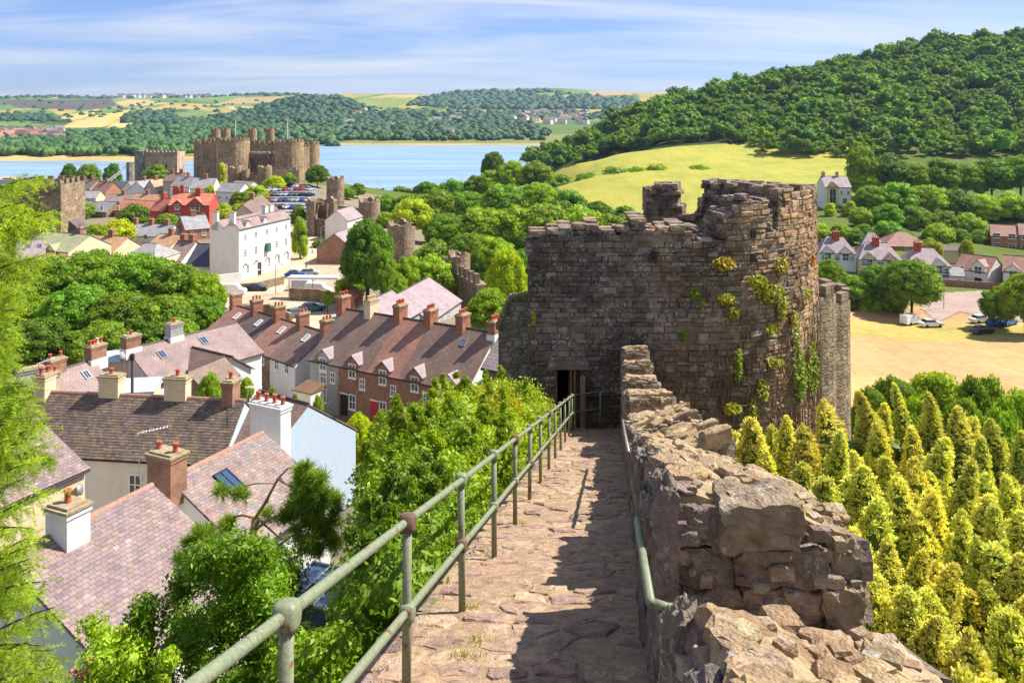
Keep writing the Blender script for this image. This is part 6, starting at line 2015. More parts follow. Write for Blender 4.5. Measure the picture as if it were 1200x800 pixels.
# church tower on the left
chz = 13
ch = empty('church_tower', (W(58, 210, 168).x, 168, chz), 'square brown stone church tower behind the yellow-green conifer', 'church')
p = W(58, 214, 168); hw = 28*168/F
zz = p.z - chz
mb = MB()
vs = [(-hw,-hw,-3),(hw,-hw,-3),(hw,hw,-3),(-hw,hw,-3),(-hw,-hw,zz),(hw,-hw,zz),(hw,hw,zz),(-hw,hw,zz)]
mb.add(vs, [(0,1,5,4),(1,2,6,5),(2,3,7,6),(3,0,4,7),(4,5,6,7)], uvs=[[(0,0),(9,0),(9,20),(0,20)]]*4+[[(0,0),(9,0),(9,9),(0,9)]])
mb.build('wall', M_RUIN, ch)
mb = MB()
for k in range(5):
    x = -hw + k*hw*2/4.6
    for y0, y1 in ((-hw-0.02, -hw+0.5), (hw-0.5, hw+0.02)): mb.box(x, x+1.1, y0, y1, zz-0.02, zz+1.0)
    if k in (1, 2, 3):
        for x0_, x1_ in ((-hw-0.02, -hw+0.5), (hw-0.5, hw+0.02)): mb.box(x0_, x1_, x, x+1.1, zz-0.02, zz+1.0)
mb.box(-hw-0.15, hw+0.15, -hw-0.15, -hw-0.01, zz-1.6, zz-1.2)
tag(mb.build('battlements', M_RUIN, ch), kind='stuff')
mb = MB(); mb.box(hw+0.02, hw+1.8, -1.5, 1.5, -3, zz-9); mb.build('stair_turret', M_RUIN, ch)
mb = MB(); mb.prism([(hw-0.1,-1.8),(hw+2.1,-1.8),(hw+2.1,1.8),(hw-0.1,1.8)], [zz-9]*4, [zz-7.2, zz-8.9, zz-8.9, zz-7.2]); mb.build('turret_roof', S_PALE, ch)
mb = MB(); mb.box(-0.6, 0.6, -hw-0.06, -hw+0.1, zz-6, zz-3); mb.build('belfry_opening_shade', M_DARK, ch)  # dark block on the wall, painted as the shade of the opening

# stone walls round the parking yard
def stone_wall(label, pts_, h, th, zb, mat=None, name='stone_wall'):
    c = pts_[0]
    e = empty(name, (c[0], c[1], zb), label, 'wall')
    for a, b in zip(pts_[:-1], pts_[1:]):
        curtain('wall_run', (a[0]-c[0], a[1]-c[1]), (b[0]-c[0], b[1]-c[1]), th, -2, h, mat or M_RUBH, e, merl=False)
    return e
q = lambda px, Y: ((px-CX)*Y/F, Y)
stone_wall('ruined curtain wall joining the two round ruined towers', [q(398, 272), q(414, 266), q(428, 262)], 6.0, 1.4, 9.0, M_RUIN)
stone_wall('curving rubble wall behind the parked cars above the terrace', [q(240, 126), q(285, 132), q(315, 133), q(341, 127)], 2.3, 0.5, 12.6)
stone_wall('low street wall in front of the white hotel', [q(262, 158), q(300, 160), q(332, 166)], 1.3, 0.4, 11.5)
stone_wall('rubble wall under the blue canopy at the parking yard', [q(340, 150), q(372, 149), q(398, 146)], 2.6, 0.5, 11.3)
stone_wall('white painted wall below the hotel gable', [q(250, 163), q(283, 166)], 2.6, 0.4, 11.0, M_WHITE)
stone_wall('low garden wall along the road before the white houses', [q(1098, 196), q(1150, 193), q(1205, 190)], 1.6, 0.4, 4.8, M_BRICK)
# ------------------------------------------------------------------ trees
rt = np.random.default_rng(77)
M_BARK = m_plain('bark', (0.11, 0.08, 0.055), 0.9, 0.3, 5, bump=0.4)
def proto_crown(nc, nl, leaf, squash=0.85, blob=0.8, **k):
    C, Rr = crown_layout(rt, nc, **k)
    v, q, tr, c = clump_crown(rt, C, Rr, nl, leaf, squash, blob, 0, 0.3, 0.3, 0.75)
    ob = np_mesh('crown', v, [q, tr], M_LEAF, c, link=False)
    return ob.data
CROWNS = [proto_crown(46, 70, 0.075) for _ in range(4)]
CROWNSF = [proto_crown(85, 150, 0.046, r0=0.18, r1=0.3) for _ in range(3)]
# narrow upright crowns
def proto_column():
    C = []; Rr = []
    for k in range(44):
        z = rt.uniform(-0.95, 0.85); r = 0.75*math.sqrt(max(0.03, 1 - ((z+0.25)/1.15)**2)); a = rt.random()*6.28
        C.append((math.cos(a)*r*0.7, math.sin(a)*r*0.7, z)); Rr.append(rt.uniform(0.2, 0.32))
    v, q, tr, c = clump_crown(rt, np.array(C), np.array(Rr), 70, 0.06, 1.2, 0.85, 0, 0.4, 0.25, 0.7)
    return np_mesh('crown', v, [q, tr], M_LEAF, c, link=False).data
COLS = [proto_column() for _ in range(2)]
def trunk_mesh():
    mb = MB(); mb.sm = True
    mb.tube([(0,0,-0.08),(0.01,0,0.25),(0.0,0.015,0.6),(0.01,0,0.8)], [0.045,0.033,0.024,0.01], 8)
    for k in range(6):
        a = k*1.05; h = 0.32 + 0.07*k
        mb.tube([(0,0,h),(math.cos(a)*0.14, math.sin(a)*0.14, h+0.12),(math.cos(a)*0.26, math.sin(a)*0.26, h+0.26)], [0.017,0.012,0.005], 6)
    return mb.build('trunk', M_BARK, link=False).data
TRUNK = trunk_mesh()
GREEN = {'m': (1,1,1), 'd': (0.62,0.72,0.75), 'l': (1.5,1.42,0.9), 'y': (2.3,1.75,0.55), 'b': (0.85,1.05,0.9), 'g': (2.9,2.0,0.5), 'w': (0.9,1.0,0.9), 'o': (1.7,1.2,0.7)}
NTREE = [0]
def tree(label, px, pytop, Y, wpx, tint='m', kind='b', group=None, name='tree', base=None, low=0.12):
    top = W(px, pytop, Y)
    z0 = gz(top.x, Y) if base is None else base
    h = max(2.0, top.z - z0); r = wpx*Y/F/2
    root = empty(name, (top.x, Y, z0), label, 'tree', group, rz=rt.random()*6.28)
    if kind == 'b' and NTREE[0] % 2: kind = 'f'
    NTREE[0] += 1
    me = {'b': CROWNS, 'f': CROWNSF, 'c': COLS}[kind][rt.integers({'b': 4, 'f': 3, 'c': 2}[kind])]
    cr = bpy.data.objects.new('crown', me); COL.objects.link(cr); cr.parent = root
    cb = h*low; rzv = (h - cb)/2
    rzv = max(r*0.8, min(rzv, r*(1.3 if kind == 'b' else 1.7))) if kind != 'c' else rzv
    if name == 'bush': rzv = h*0.62
    cr.location = (0, 0, h - rzv*0.97); cr.scale = (r, r, rzv)
    k = rt.uniform(0.85, 1.15); g = GREEN[tint]
    cr.color = (g[0]*k*rt.uniform(0.92, 1.08), g[1]*k, g[2]*k, 1)
    tk = bpy.data.objects.new('trunk', TRUNK); COL.objects.link(tk); tk.parent = root; tk.scale = (h*0.8, h*0.8, h*0.95)
    return root
BELT = 'trees of the wood between the wall and the water'
def belt(rows, lbl, grp, Y, tint='m', kind='b'):
    for i, r in enumerate(sorted(rows)):
        lb_ = '%s tree from the left %s' % (ORD[i] if i < 15 else 'far right', lbl)
        tree(lb_, r[0], r[1], r[3] if len(r) > 3 else Y, r[2], r[4] if len(r) > 4 else rt.choice(['m','m','l','b','d']), kind, grp)
belt([(600,188,40),(628,190,42),(655,205,40),(560,205,38),(690,213,45),(720,222,42),(745,230,38),(470,219,34),(500,213,42),(532,211,42),(575,200,38),(640,200,36),(770,236,34),(820,236,34)], 'in the back row of the wood by the water', 'back row of the wood', 400)
belt([(452,228,30),(480,227,52),(515,224,52),(550,224,55),(590,217,60),(630,214,55),(665,224,50),(700,236,45),(732,242,42)], 'in the third row of the wood from the front', 'middle rows of the wood', 300)
belt([(525,250,60),(565,245,62),(605,243,62),(640,241,60),(680,242,55),(715,252,46),(592,262,60),(628,265,52),(658,262,50),(700,268,44),(735,262,40)], 'in the second row of the wood from the front', 'middle rows of the wood', 232)
belt([(512,283,58),(550,272,56),(580,277,52),(620,290,52),(560,300,52),(648,300,50),(606,318,46)], 'in the front row of the wood near the battlemented wall', 'front row of the wood', 172)
tree('dark flat-topped pine standing out at the top of the wood by the water', 578, 177, 420, 30, 'd')
tree('golden-green tree rising from the wood right of the ruined towers', 483, 234, 235, 50, 'y')
tree('big dark green tree beside the ruined gate tower', 430, 257, 142, 66, 'd', 'f')
tree('smaller dark tree at the foot of the big dark one', 448, 292, 134, 34, 'm', 'f')
tree('tree filling the gap right of the big dark one', 478, 300, 148, 40, 'l', 'f')
tree('bushy tree before the ruined gate tower', 462, 318, 138, 34, 'm', 'f')
tree('tree behind the hut roof', 418, 322, 150, 30, 'm', 'f')
tree('tree at the shore right of the round ruined tower', 452, 248, 262, 26, 'l', 'f')
tree('bush below the hollow ruined tower', 378, 286, 214, 26, 'd', 'f', None, 'bush')
tree('light green tree below the battlemented wall', 506, 300, 150, 50, 'l')
tree('rounded yellow-green tree left of the tower', 594, 290, 122, 52, 'y', 'f')
tree('bright light green tree just above the street terrace', 574, 339, 108, 58, 'l', 'f')
tree('light tree growing over the edge of the pale purple roofs', 520, 318, 150, 40, 'l')
# left: the great clump of trees
LG = 'clump of big trees left of the terrace'
for i, (px, py, w, Y, tn) in enumerate([(62,302,92,118,'m'),(112,293,92,122,'m'),(162,296,92,124,'b'),(206,306,80,122,'m'),(238,318,56,120,'l'),(18,332,84,112,'m'),(92,334,92,110,'b'),(142,342,84,108,'m'),(192,346,88,110,'m'),(236,346,56,114,'b'),(48,372,84,102,'d'),(118,376,84,102,'m'),(172,372,70,106,'d'),(5,300,60,116,'l')]):
    tree('%s bushy tree in the %s of the clump, near the %s' % (['mid green','mid green','blue-green','fresh green','light green','broad green','dark blue-green','deep green','spreading green','slim green','dark low','low green','darkest low','pale'][i], ['upper left','upper middle','upper middle','upper right','right edge','left edge','middle left','centre','middle right','lower right','lower left','lower middle','lower right','far left'][i], ['church','cottage','cream house','hotel wing','rubble wall','conifer','cottage wall','buff roof','hotel wall','parked cars','left chimneys','purple chimney','pink roof','frame edge'][i]), px, py, Y, w, tn, 'f', LG)
# town trees
for lbl, px, py, Y, w, tn, kd in [
 ('dark round tree left of the red villa', 158, 240, 268, 40, 'd', 'b'), ('bright bush in front of the red villa', 196, 250, 244, 32, 'l', 'b'), ('tree beside the church tower roof', 98, 236, 290, 26, 'm', 'b'),
 ('yellow-green bushes above the long buff roof, left part', 112, 262, 205, 36, 'l', 'b'), ('yellow-green bushes above the long buff roof, right part', 138, 258, 215, 40, 'y', 'b'),
 ('dark tree on the causeway, left of two', 81, 191, 414, 20, 'd', 'b'), ('dark tree on the causeway, right of two', 104, 193, 412, 26, 'm', 'b'), ('tree left of the suspension bridge', 132, 191, 440, 22, 'd', 'b'),
 ('round tree in front of the pale bridge tower', 184, 193, 396, 30, 'm', 'b'), ('dark tree at the right foot of the castle', 372, 193, 350, 30, 'd', 'b'), ('street tree beside the hotel corner', 352, 258, 196, 26, 'l', 'c'),
 ('green tree left of the hollow ruined tower', 350, 241, 238, 20, 'm', 'b'), ('tree on the shore right of the ruined drum tower', 419, 215, 330, 20, 'm', 'b'), ('tree on the shore left of the round ruined tower', 408, 220, 320, 18, 'b', 'b'),
 ('bush in front of the castle gate, left', 262, 214, 336, 24, 'y', 'b'), ('slim yellow-green tree below the castle', 246, 218, 300, 16, 'y', 'c'), ('ivy-yellow tree against the castle front', 261, 192, 344, 12, 'y', 'c'),
 ('yellow-green bush in front of the castle, centre', 322, 206, 340, 28, 'y', 'b'), ('green bush in front of the castle, right', 338, 203, 344, 18, 'm', 'b'), ('green tree between the villa and the car park', 283, 224, 282, 28, 'm', 'b'),
 ('light tree left of the parked cars', 300, 218, 300, 28, 'l', 'b'), ('brownish hedge tree behind the hotel', 284, 238, 240, 36, 'o', 'b'), ('bush behind the hotel roof', 262, 238, 236, 20, 'y', 'b'),
 ('light shrub below the little hut', 384, 340, 138, 12, 'l', 'b'), ('yellow shrub behind the parked vans', 404, 325, 145, 24, 'y', 'b'), ('small garden tree behind the slate terrace', 246, 436, 66, 30, 'l', 'f'), ('small garden bush beside the brick chimney', 289, 442, 70, 18, 'l', 'f'),
 ('green tree at the left edge below the causeway', 22, 219, 380, 12, 'l', 'b')]:
    tree(lbl, px, py, Y, w, tn, kd)
for lbl, px, py, Y, w, tn in [('golden hedge below the brick terrace houses, left part', 420, 484, 66, 44, 'y'), ('golden hedge below the brick terrace houses, right part', 452, 480, 64, 46, 'l'), ('small garden shrub before the grey terrace house', 372, 462, 74, 22, 'l'), ('garden shrub in the yard of the white annexe', 318, 452, 78, 22, 'm'), ('dark garden shrub beside the yard shed', 345, 462, 72, 18, 'd')]:
    tree(lbl, px, py, Y, w, tn, 'f', None, 'bush')
# right side
belt([(972,304,42),(1000,322,46),(1030,310,50),(985,338,42),(1012,342,44),(1042,335,42)], 'in the belt between the field and the pale houses', 'belt beside the field', 172)
tree('largest tree at the edge of the dry field beside the parked van', 1068, 303, 166, 72, 'm', 'f')
tree('bushy tree at the right edge beyond the parked blue cars', 1172, 336, 156, 46, 'm', 'f')
tree('tall tree at the right frame edge above the parked cars', 1202, 320, 150, 62, 'm', 'f')
RG = 'trees on the slope behind the pale houses'
belt([(1012,196,45),(1042,182,50),(1072,190,45),(1102,187,50),(1132,192,50),(1162,187,50),(1196,182,52),(1010,172,36),(1225,190,50)], 'in the highest row on the slope behind the pale houses', RG, 320)
belt([(1022,217,42),(1052,215,50),(1086,216,50),(1120,222,50),(1152,227,46),(1186,226,44),(1210,230,44)], 'in the middle row on the slope behind the pale houses', RG, 285)
belt([(1040,238,40),(1072,242,42),(1104,246,42),(1134,250,38),(1010,244,30)], 'in the lowest row on the slope behind the pale houses', RG, 262)
belt([(1012,262,28),(1040,260,34),(1100,262,36),(1125,268,30),(1150,270,30),(1058,268,26)], 'among the pale houses beyond the field', 'garden trees of the pale houses', 246)
belt([(960,262,26),(985,262,28),(1000,268,24),(955,285,26)], 'on the bank between the golden conifers and the pale houses', 'bank trees', 240)
tree('golden clipped conifer left of two below the villa', 973, 239, 284, 20, 'y', 'c')
tree('golden clipped conifer right of two below the villa', 997, 237, 282, 20, 'y', 'c')
tree('small light tree right of the golden conifers', 1016, 252, 272, 20, 'l', 'b')
tree('dark hedge tree between the golden conifers', 985, 240, 292, 22, 'd', 'b')
tree('palm-like garden tree before the flats', 1133, 281, 215, 18, 'o', 'b')
tree('flowering garden shrub behind the low building', 1091, 280, 218, 26, 'o', 'b')
for i, (px, py, w, Y) in enumerate([(1048,442,70,82),(1100,434,84,84),(1150,440,76,82),(1196,456,80,76),(1020,454,50,80),(1075,462,70,74),(1130,468,70,72),(1170,478,70,70)]):
    tree('%s green bush on the near edge of the dry field' % ['leftmost tall','second tall','third tall','rightmost tall','small leftmost','front left','front middle','front right'][i], px, py, Y, w, 'l' if i % 2 else 'm', 'f', 'bushes on the near edge of the dry field', 'bush')
# ------------------------------------------------------------------ near plants
rp_ = np.random.default_rng(303)
M_SHRUB = m_leaf('leaf_shrub', (0.15, 0.235, 0.02, 1), 0.32, 0.45)
M_GOLD = m_leaf('leaf_golden', (0.78, 0.74, 0.22, 1), 0.2, 0.6)
M_CONIF = m_leaf('leaf_conifer', (0.24, 0.35, 0.02, 1), 0.4, 0.5)
M_PINE = m_leaf('leaf_pine', (0.13, 0.22, 0.025, 1), 0.3, 0.5)
M_IVY = m_leaf('leaf_ivy', (0.20, 0.25, 0.02, 1), 0.25, 0.5)

def leafy_thing(name, label, C, Rr, nleaf, leaf, mat, loc, tint=(1, 1, 1), tints=None, part='foliage', cat='shrub', stem=True, squash=0.95, blob=0.6, aspect=0.5, up=0.35, jit=0.9):
    root = empty(name, loc, label, cat)
    C = np.array(C); Rr = np.array(Rr)
    v, q, tr, c = clump_crown(rp_, C, Rr, nleaf, leaf, squash, blob, 0, up, 0.45, jit, aspect, (0.62, 1.25))
    ob = np_mesh(part, v - np.array(loc), [q, tr], mat, c, parent=root)
    ob.color = (*tint, 1)
    if stem:
        mb = MB(); mb.sm = True
        for k in range(7):
            i = rp_.integers(len(C)); p = C[i] - np.array(loc)
            mb.tube([(0.2*math.cos(k), 0.2*math.sin(k), -0.3), (p[0]*0.5, p[1]*0.5, p[2]*0.55), tuple(p)], [0.05, 0.03, 0.012], 6)
        mb.build('stem', M_BARK, root)
    return root, ob

# shrubs that lean on the town side of the wall
def hedge(t0, t1, n):
    C, Rr, cols = [], [], []
    for k in range(n):
        tt = rp_.uniform(t0, t1)
        ht = 0.25 + 0.068*(tt-8) + 0.55*mnoise.noise(Vector((tt*0.75, 0, 0)))
        hw = np.interp(tt, [7, 9, 12, 20, 26], [0.28, 0.5, 0.95, 1.9, 1.7])*(1 + 0.25*mnoise.noise(Vector((tt*0.6, 4, 0))))
        oc = -1.72 - hw
        th = rp_.uniform(-0.7, math.pi + 0.5)
        r = rp_.uniform(0.14, 0.42)*(1 + 0.02*tt)
        dd = 0.35*mnoise.noise(Vector((tt*1.4, th*1.5, 7)))
        o = oc + math.cos(th)*(hw - r*0.6 + dd); h = ht - 1.2 + math.sin(th)*(1.2 - r*0.7 + dd)
        if math.sin(th) < 0.1: h -= rp_.uniform(0, 2.6)
        if o + r > -1.5: o = -1.5 - r
        if k % 4 == 0 and math.sin(th) > 0.5:     # shoots standing out of the mass
            for z_ in (0.16, 0.3, 0.42): C.append(tuple(PP(o + rp_.normal()*0.06, tt + rp_.normal()*0.06, h + r + z_ - 0.1))); Rr.append(0.11 - z_*0.14)
        C.append(tuple(PP(o, tt, h))); Rr.append(r)
    # inside
    for k in range(n//5):
        tt = rp_.uniform(t0, t1); hw = np.interp(tt, [7, 9, 12, 20, 26], [0.28, 0.5, 0.9, 1.8, 1.6])
        C.append(tuple(PP(-1.85-hw, tt, -1.2 - rp_.uniform(0, 2)))); Rr.append(min(0.95, hw*0.9))
    return C, Rr
for (t0, t1, n, tint, lbl) in ((7.6, 12.0, 120, (0.8, 0.92, 0.85), 'dark glossy shrub pressing against the near part of the railing'),
                              (12.0, 18.0, 150, (1.25, 1.25, 0.8), 'light green shrub beside the middle of the railing'),
                              (18.0, 26.5, 160, (1.5, 1.35, 0.75), 'yellow-green shrub beside the far end of the railing')):
    C, Rr = hedge(t0, t1, n)
    base = PP(-3.2, (t0+t1)/2, -5.0)
    leafy_thing('shrub', lbl, C, Rr, 300, 0.034 + 0.0010*t0, M_SHRUB, tuple(base), tint)
# few reddish dying sprays in the far shrub
C = [tuple(W(px, py, Y)) for px, py, Y in ((588,470,22),(570,482,20),(600,478,22),(560,462,23))]
r_, o_ = leafy_thing('shrub', 'small orange-brown shrub showing through the green ones by the railing', C, [0.3, 0.28, 0.25, 0.22], 200, 0.045, M_SHRUB, tuple(PP(-3.0, 21, -3)), (2.1, 1.25, 0.8), blob=0.6)

# evergreen shrub and pine at lower left
C, Rr = [], []
for k in range(80):
    Y = rp_.uniform(10.3, 12.2); u = rp_.uniform(-1, 1); py = rp_.uniform(640, 860)
    half = np.interp(py, [610, 650, 720, 860], [20, 55, 85, 105]); cxp = np.interp(py, [610, 720, 860], [262, 250, 235])
    C.append(tuple(W(cxp + u*half, py, Y))); Rr.append(rp_.uniform(0.16, 0.3))
leafy_thing('shrub', 'glossy rounded evergreen shrub below the near railing post', C, Rr, 420, 0.034, M_SHRUB, tuple(W(250, 960, 11.2)), (0.85, 1.05, 0.85), stem=False)
C, Rr = [], []
for k in range(34):
    Y = rp_.uniform(9.6, 11.0)
    C.append(tuple(W(rp_.uniform(95, 200), rp_.uniform(735, 880), Y))); Rr.append(rp_.uniform(0.12, 0.24))
leafy_thing('shrub', 'pale loose shrub with small flowers at the bottom left', C, Rr, 250, 0.032, M_SHRUB, tuple(W(150, 980, 10.4)), (1.5, 1.5, 1.1), blob=0.6, stem=False)
C, Rr = [], []
for k in range(30):
    C.append(tuple(W(rp_.uniform(335, 420), rp_.uniform(745, 880), rp_.uniform(6.6, 8.5)))); Rr.append(rp_.uniform(0.12, 0.22))
leafy_thing('shrub', 'light green shrub in the corner below the railing', C, Rr, 300, 0.028, M_SHRUB, tuple(W(380, 980, 7.4)), (1.3, 1.4, 0.9), blob=0.7)
C, Rr = [], []
for k in range(50):
    C.append(tuple(W(rp_.uniform(285, 345), rp_.uniform(650, 820), rp_.uniform(14, 18)))); Rr.append(rp_.uniform(0.2, 0.45))
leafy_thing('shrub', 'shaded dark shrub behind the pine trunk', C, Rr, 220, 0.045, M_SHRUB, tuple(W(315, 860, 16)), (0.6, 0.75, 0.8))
# valerian flowers
fl = empty('flower', tuple(W(95, 800, 10)), 'pink valerian flower heads at the bottom left corner', 'flower')
mb = MB()
for px, py in ((88,786),(96,792),(103,784),(80,794),(108,775)):
    p = W(px, py, 9.6) - W(95, 800, 10)
    mb.tube([(p.x, p.y, p.z), (p.x, p.y, p.z-0.5)], 0.006, 4)
mb.build('stem', M_IVY, fl)
mb = MB()
for px, py in ((88,786),(96,792),(103,784),(80,794),(108,775)):
    p = W(px, py, 9.6) - W(95, 800, 10)
    for k in range(16):
        d = Vector((rp_.normal(), rp_.normal(), rp_.normal()))*0.03
        mb.rock((p.x+d.x, p.y+d.y, p.z+d.z), (0.022,)*3, 1, 0.1, 0.5)
tag(mb.build('petals', m_plain('pink_petals', (0.6, 0.2, 0.25), 0.7), fl), kind='stuff')

# needle tufts
def tuft_mesh(name, n, ln, wd, mat, spread=1.0):
    D = rp_.normal(size=(n, 3)); D[:, 2] += 0.5*spread; D /= np.linalg.norm(D, axis=1, keepdims=True)
    base = D*ln*0.12; tip = D*ln*(0.7+0.5*rp_.random((n, 1)))
    a = np.cross(D, rp_.normal(size=(n, 3))); a /= np.linalg.norm(a, axis=1, keepdims=True); a *= wd
    V = np.stack([base-a, base+a, tip+a*0.4, tip-a*0.4], 1).reshape(-1, 3)
    c = np.repeat(0.75+0.5*rp_.random((n, 1))*np.ones((1, 3)), 4, axis=0)
    return V, np.arange(4*n).reshape(-1, 4), c
def stamp(protos, P, S):
    Vs, Qs, Cs = [], [], []; off = 0
    for p, s in zip(P, S):
        v, q, c = protos[rp_.integers(len(protos))]
        a = rp_.random()*6.28; ca, sa = math.cos(a), math.sin(a)
        Rm = np.array([[ca,-sa,0],[sa,ca,0],[0,0,1]])
        Vs.append((v*s) @ Rm.T + np.array(p)); Qs.append(q+off); off += len(v)
        Cs.append(c*(0.75+0.5*rp_.random()))
    return np.concatenate(Vs), np.concatenate(Qs), np.concatenate(Cs)

# Scots pine
pine = empty('pine_tree', tuple(W(298, 760, 15.5)), 'small pine with bare orange branches and bright needle tufts in front of the pink roofs', 'tree')
po = Vector(pine.location)
mb = MB(); mb.sm = True
def wp(px, py, Y): return W(px, py, Y) - po
trunkp = [wp(296,770,15.5), wp(298,690,15.5), wp(297,640,15.5), wp(300,606,15.5)]
mb.tube(trunkp, [0.17, 0.13, 0.10, 0.075], 10)
M_PBARK = m_plain('pine_bark', (0.40, 0.26, 0.15), 0.85, 0.3, 6, bump=0.5)
mb.build('trunk', M_PBARK, pine)
limbs = [[(300,606,15.5),(310,590,15.3),(326,560,15.2),(338,548,15.2),(352,546,15.2)], [(300,606,15.5),(285,603,15.6),(268,606,15.8),(255,618,15.9)], [(299,620,15.5),(318,606,15.2),(334,604,15.0),(346,610,15.0)],
         [(298,640,15.5),(280,632,15.6),(262,640,15.8),(250,655,15.8)], [(298,655,15.5),(325,640,15.2),(345,625,15.0),(360,612,14.9)], [(298,680,15.5),(330,660,15.3),(372,640,15.0)],
         [(312,588,15.3),(322,566,15.3),(300,566,15.4),(284,570,15.4)], [(300,604,15.5),(312,616,15.4),(330,632,15.2)], [(297,700,15.5),(270,690,15.7),(245,700,15.7)], [(326,560,15.2),(345,572,15.0),(362,580,15.0)], [(298,690,15.5),(335,685,15.2),(360,680,15.0)]]
mb = MB(); mb.sm = True
for l in limbs:
    n = len(l); mb.tube([wp(*q) for q in l], [0.034*(1-0.7*i/(n-1)) for i in range(n)], 7)
mb.build('limbs', M_PBARK, pine)
TUFT = [tuft_mesh('t', 46, 0.20, 0.0065, None) for _ in range(4)]
P, S = [], []
def tufts(px, py, rx, ry, Y, n, dy=0.5):
    nc = max(1, n//9)
    cs = [(px + rx*math.sqrt(rp_.random())*math.cos(a_), py + ry*math.sqrt(rp_.random())*math.sin(a_), Y + rp_.uniform(-dy, dy)) for a_ in rp_.random(nc)*6.28]
    for i_ in range(n):
        c_ = cs[i_ % nc]
        P.append(tuple(wp(c_[0] + rp_.normal()*3.6, c_[1] + rp_.normal()*3.0, c_[2] + rp_.normal()*0.06))); S.append(rp_.uniform(0.55, 1.0))
tufts(256, 576, 8, 7, 15.4, 12, 0.15); tufts(284, 572, 9, 8, 15.4, 14, 0.15)
tufts(362, 570, 22, 24, 15.0, 170); tufts(352, 605, 22, 20, 15.0, 130); tufts(380, 598, 18, 24, 14.8, 130); tufts(366, 628, 22, 18, 14.8, 110)
tufts(242, 640, 26, 22, 15.8, 80); tufts(222, 660, 22, 16, 15.8, 50); tufts(262, 620, 16, 12, 15.8, 40); tufts(315, 602, 6, 6, 15.3, 6, 0.1); tufts(378, 638, 16, 10, 14.8, 30)
v, q, c = stamp(TUFT, P, S)
ob = np_mesh('needles', v, q, M_PINE, c, parent=pine); ob.color = (1.2, 1.15, 0.9, 1)

# drooping yellow-green conifer along the left edge
con = empty('conifer', tuple(W(-60, 900, 9.5)), 'tall drooping yellow-green conifer filling the left edge', 'tree')
co3 = Vector(con.location)
wc_ = lambda px, py, Y: W(px, py, Y) - co3
mb = MB(); mb.sm = True
mb.tube([wc_(-60, 1000, 9.8), wc_(-55, 600, 9.8), wc_(-50, 150, 9.8)], [0.22, 0.16, 0.07], 10)
mb.build('trunk', M_BARK, con)
edge_y = [205, 225, 245, 280, 300, 335, 360, 400, 425, 460, 500, 540, 580, 620, 640, 700, 740, 790, 830]
edge_x = [58, 72, 78, 58, 56, 36, 24, 14, 14, 46, 62, 66, 56, 46, 46, 74, 80, 72, 80]
tw = MB()
NV, NQ, NC = [], [], []; off = 0
SPR = []
for _ in range(5):
    # a flat spray: needles along a short twig
    n = 34; u = np.linspace(0, 1, n)
    base = np.stack([u*0.34, np.zeros(n), -0.10*u*u], 1)
    D = np.stack([0.55+0*u, np.where(np.arange(n) % 2, 1, -1)*0.85, rp_.normal(size=n)*0.5 - 0.1], 1); D /= np.linalg.norm(D, axis=1, keepdims=True)
    ln = 0.095*(1-0.55*u)[:, None]
    tip = base + D*ln
    a = np.cross(D, np.array([0, 0, 1.0]) + rp_.normal(size=(n, 3))*0.5); a /= np.linalg.norm(a, axis=1, keepdims=True); a *= 0.0055
    V = np.stack([base-a, base+a, tip+a*0.5, tip-a*0.5], 1).reshape(-1, 3)
    SPR.append((V, np.arange(4*n).reshape(-1, 4), np.repeat(0.75+0.5*rp_.random((n, 1))*np.ones((1, 3)), 4, axis=0)))
for b in range(74):
    py = rp_.uniform(205, 850); ex = np.interp(py, edge_y, edge_x)
    Y = rp_.uniform(8.2, 10.8)
    tipx = ex*rp_.uniform(0.35, 1.0) if b % 3 else ex*rp_.uniform(0.88, 1.0)
    tip = wc_(tipx - 4, py, Y); st = wc_(-50, py + rp_.uniform(10, 70), 9.8)
    mid = (tip+st)/2 + Vector((0, 0, 0.12))
    pts_ = [st*(1-s)**2 + mid*2*s*(1-s) + tip*s*s for s in np.linspace(0, 1, 7)]
    tw.tube(pts_, [0.022*(1-0.8*i/6) for i in range(7)], 5)
    for k in range(26):
        s = rp_.uniform(0.35, 1.0)
        p = st*(1-s)**2 + mid*2*s*(1-s) + tip*s*s
        dr_ = (tip-st).normalized()
        a = math.atan2(dr_.y, dr_.x) + rp_.normal()*0.9; tilt = rp_.normal()*0.4 + 0.25
        v, q, c = SPR[rp_.integers(5)]
        sc1 = rp_.uniform(0.6, 1.15)*(1.15 - 0.5*s)
        M3 = np.array(Matrix.Rotation(a, 3, 'Z') @ Matrix.Rotation(tilt, 3, 'Y') @ Matrix.Rotation(rp_.normal()*0.6, 3, 'X'))
        NV.append((v*sc1) @ M3.T + np.array(p)); NQ.append(q + off); NC.append(c*(0.7+0.6*rp_.random())); off += len(v)
tw.sm = True
tw.build('branches', M_BARK, con)
ob = np_mesh('needles', np.concatenate(NV), np.concatenate(NQ), M_CONIF, np.concatenate(NC), parent=con); ob.color = (1, 1, 1, 1)

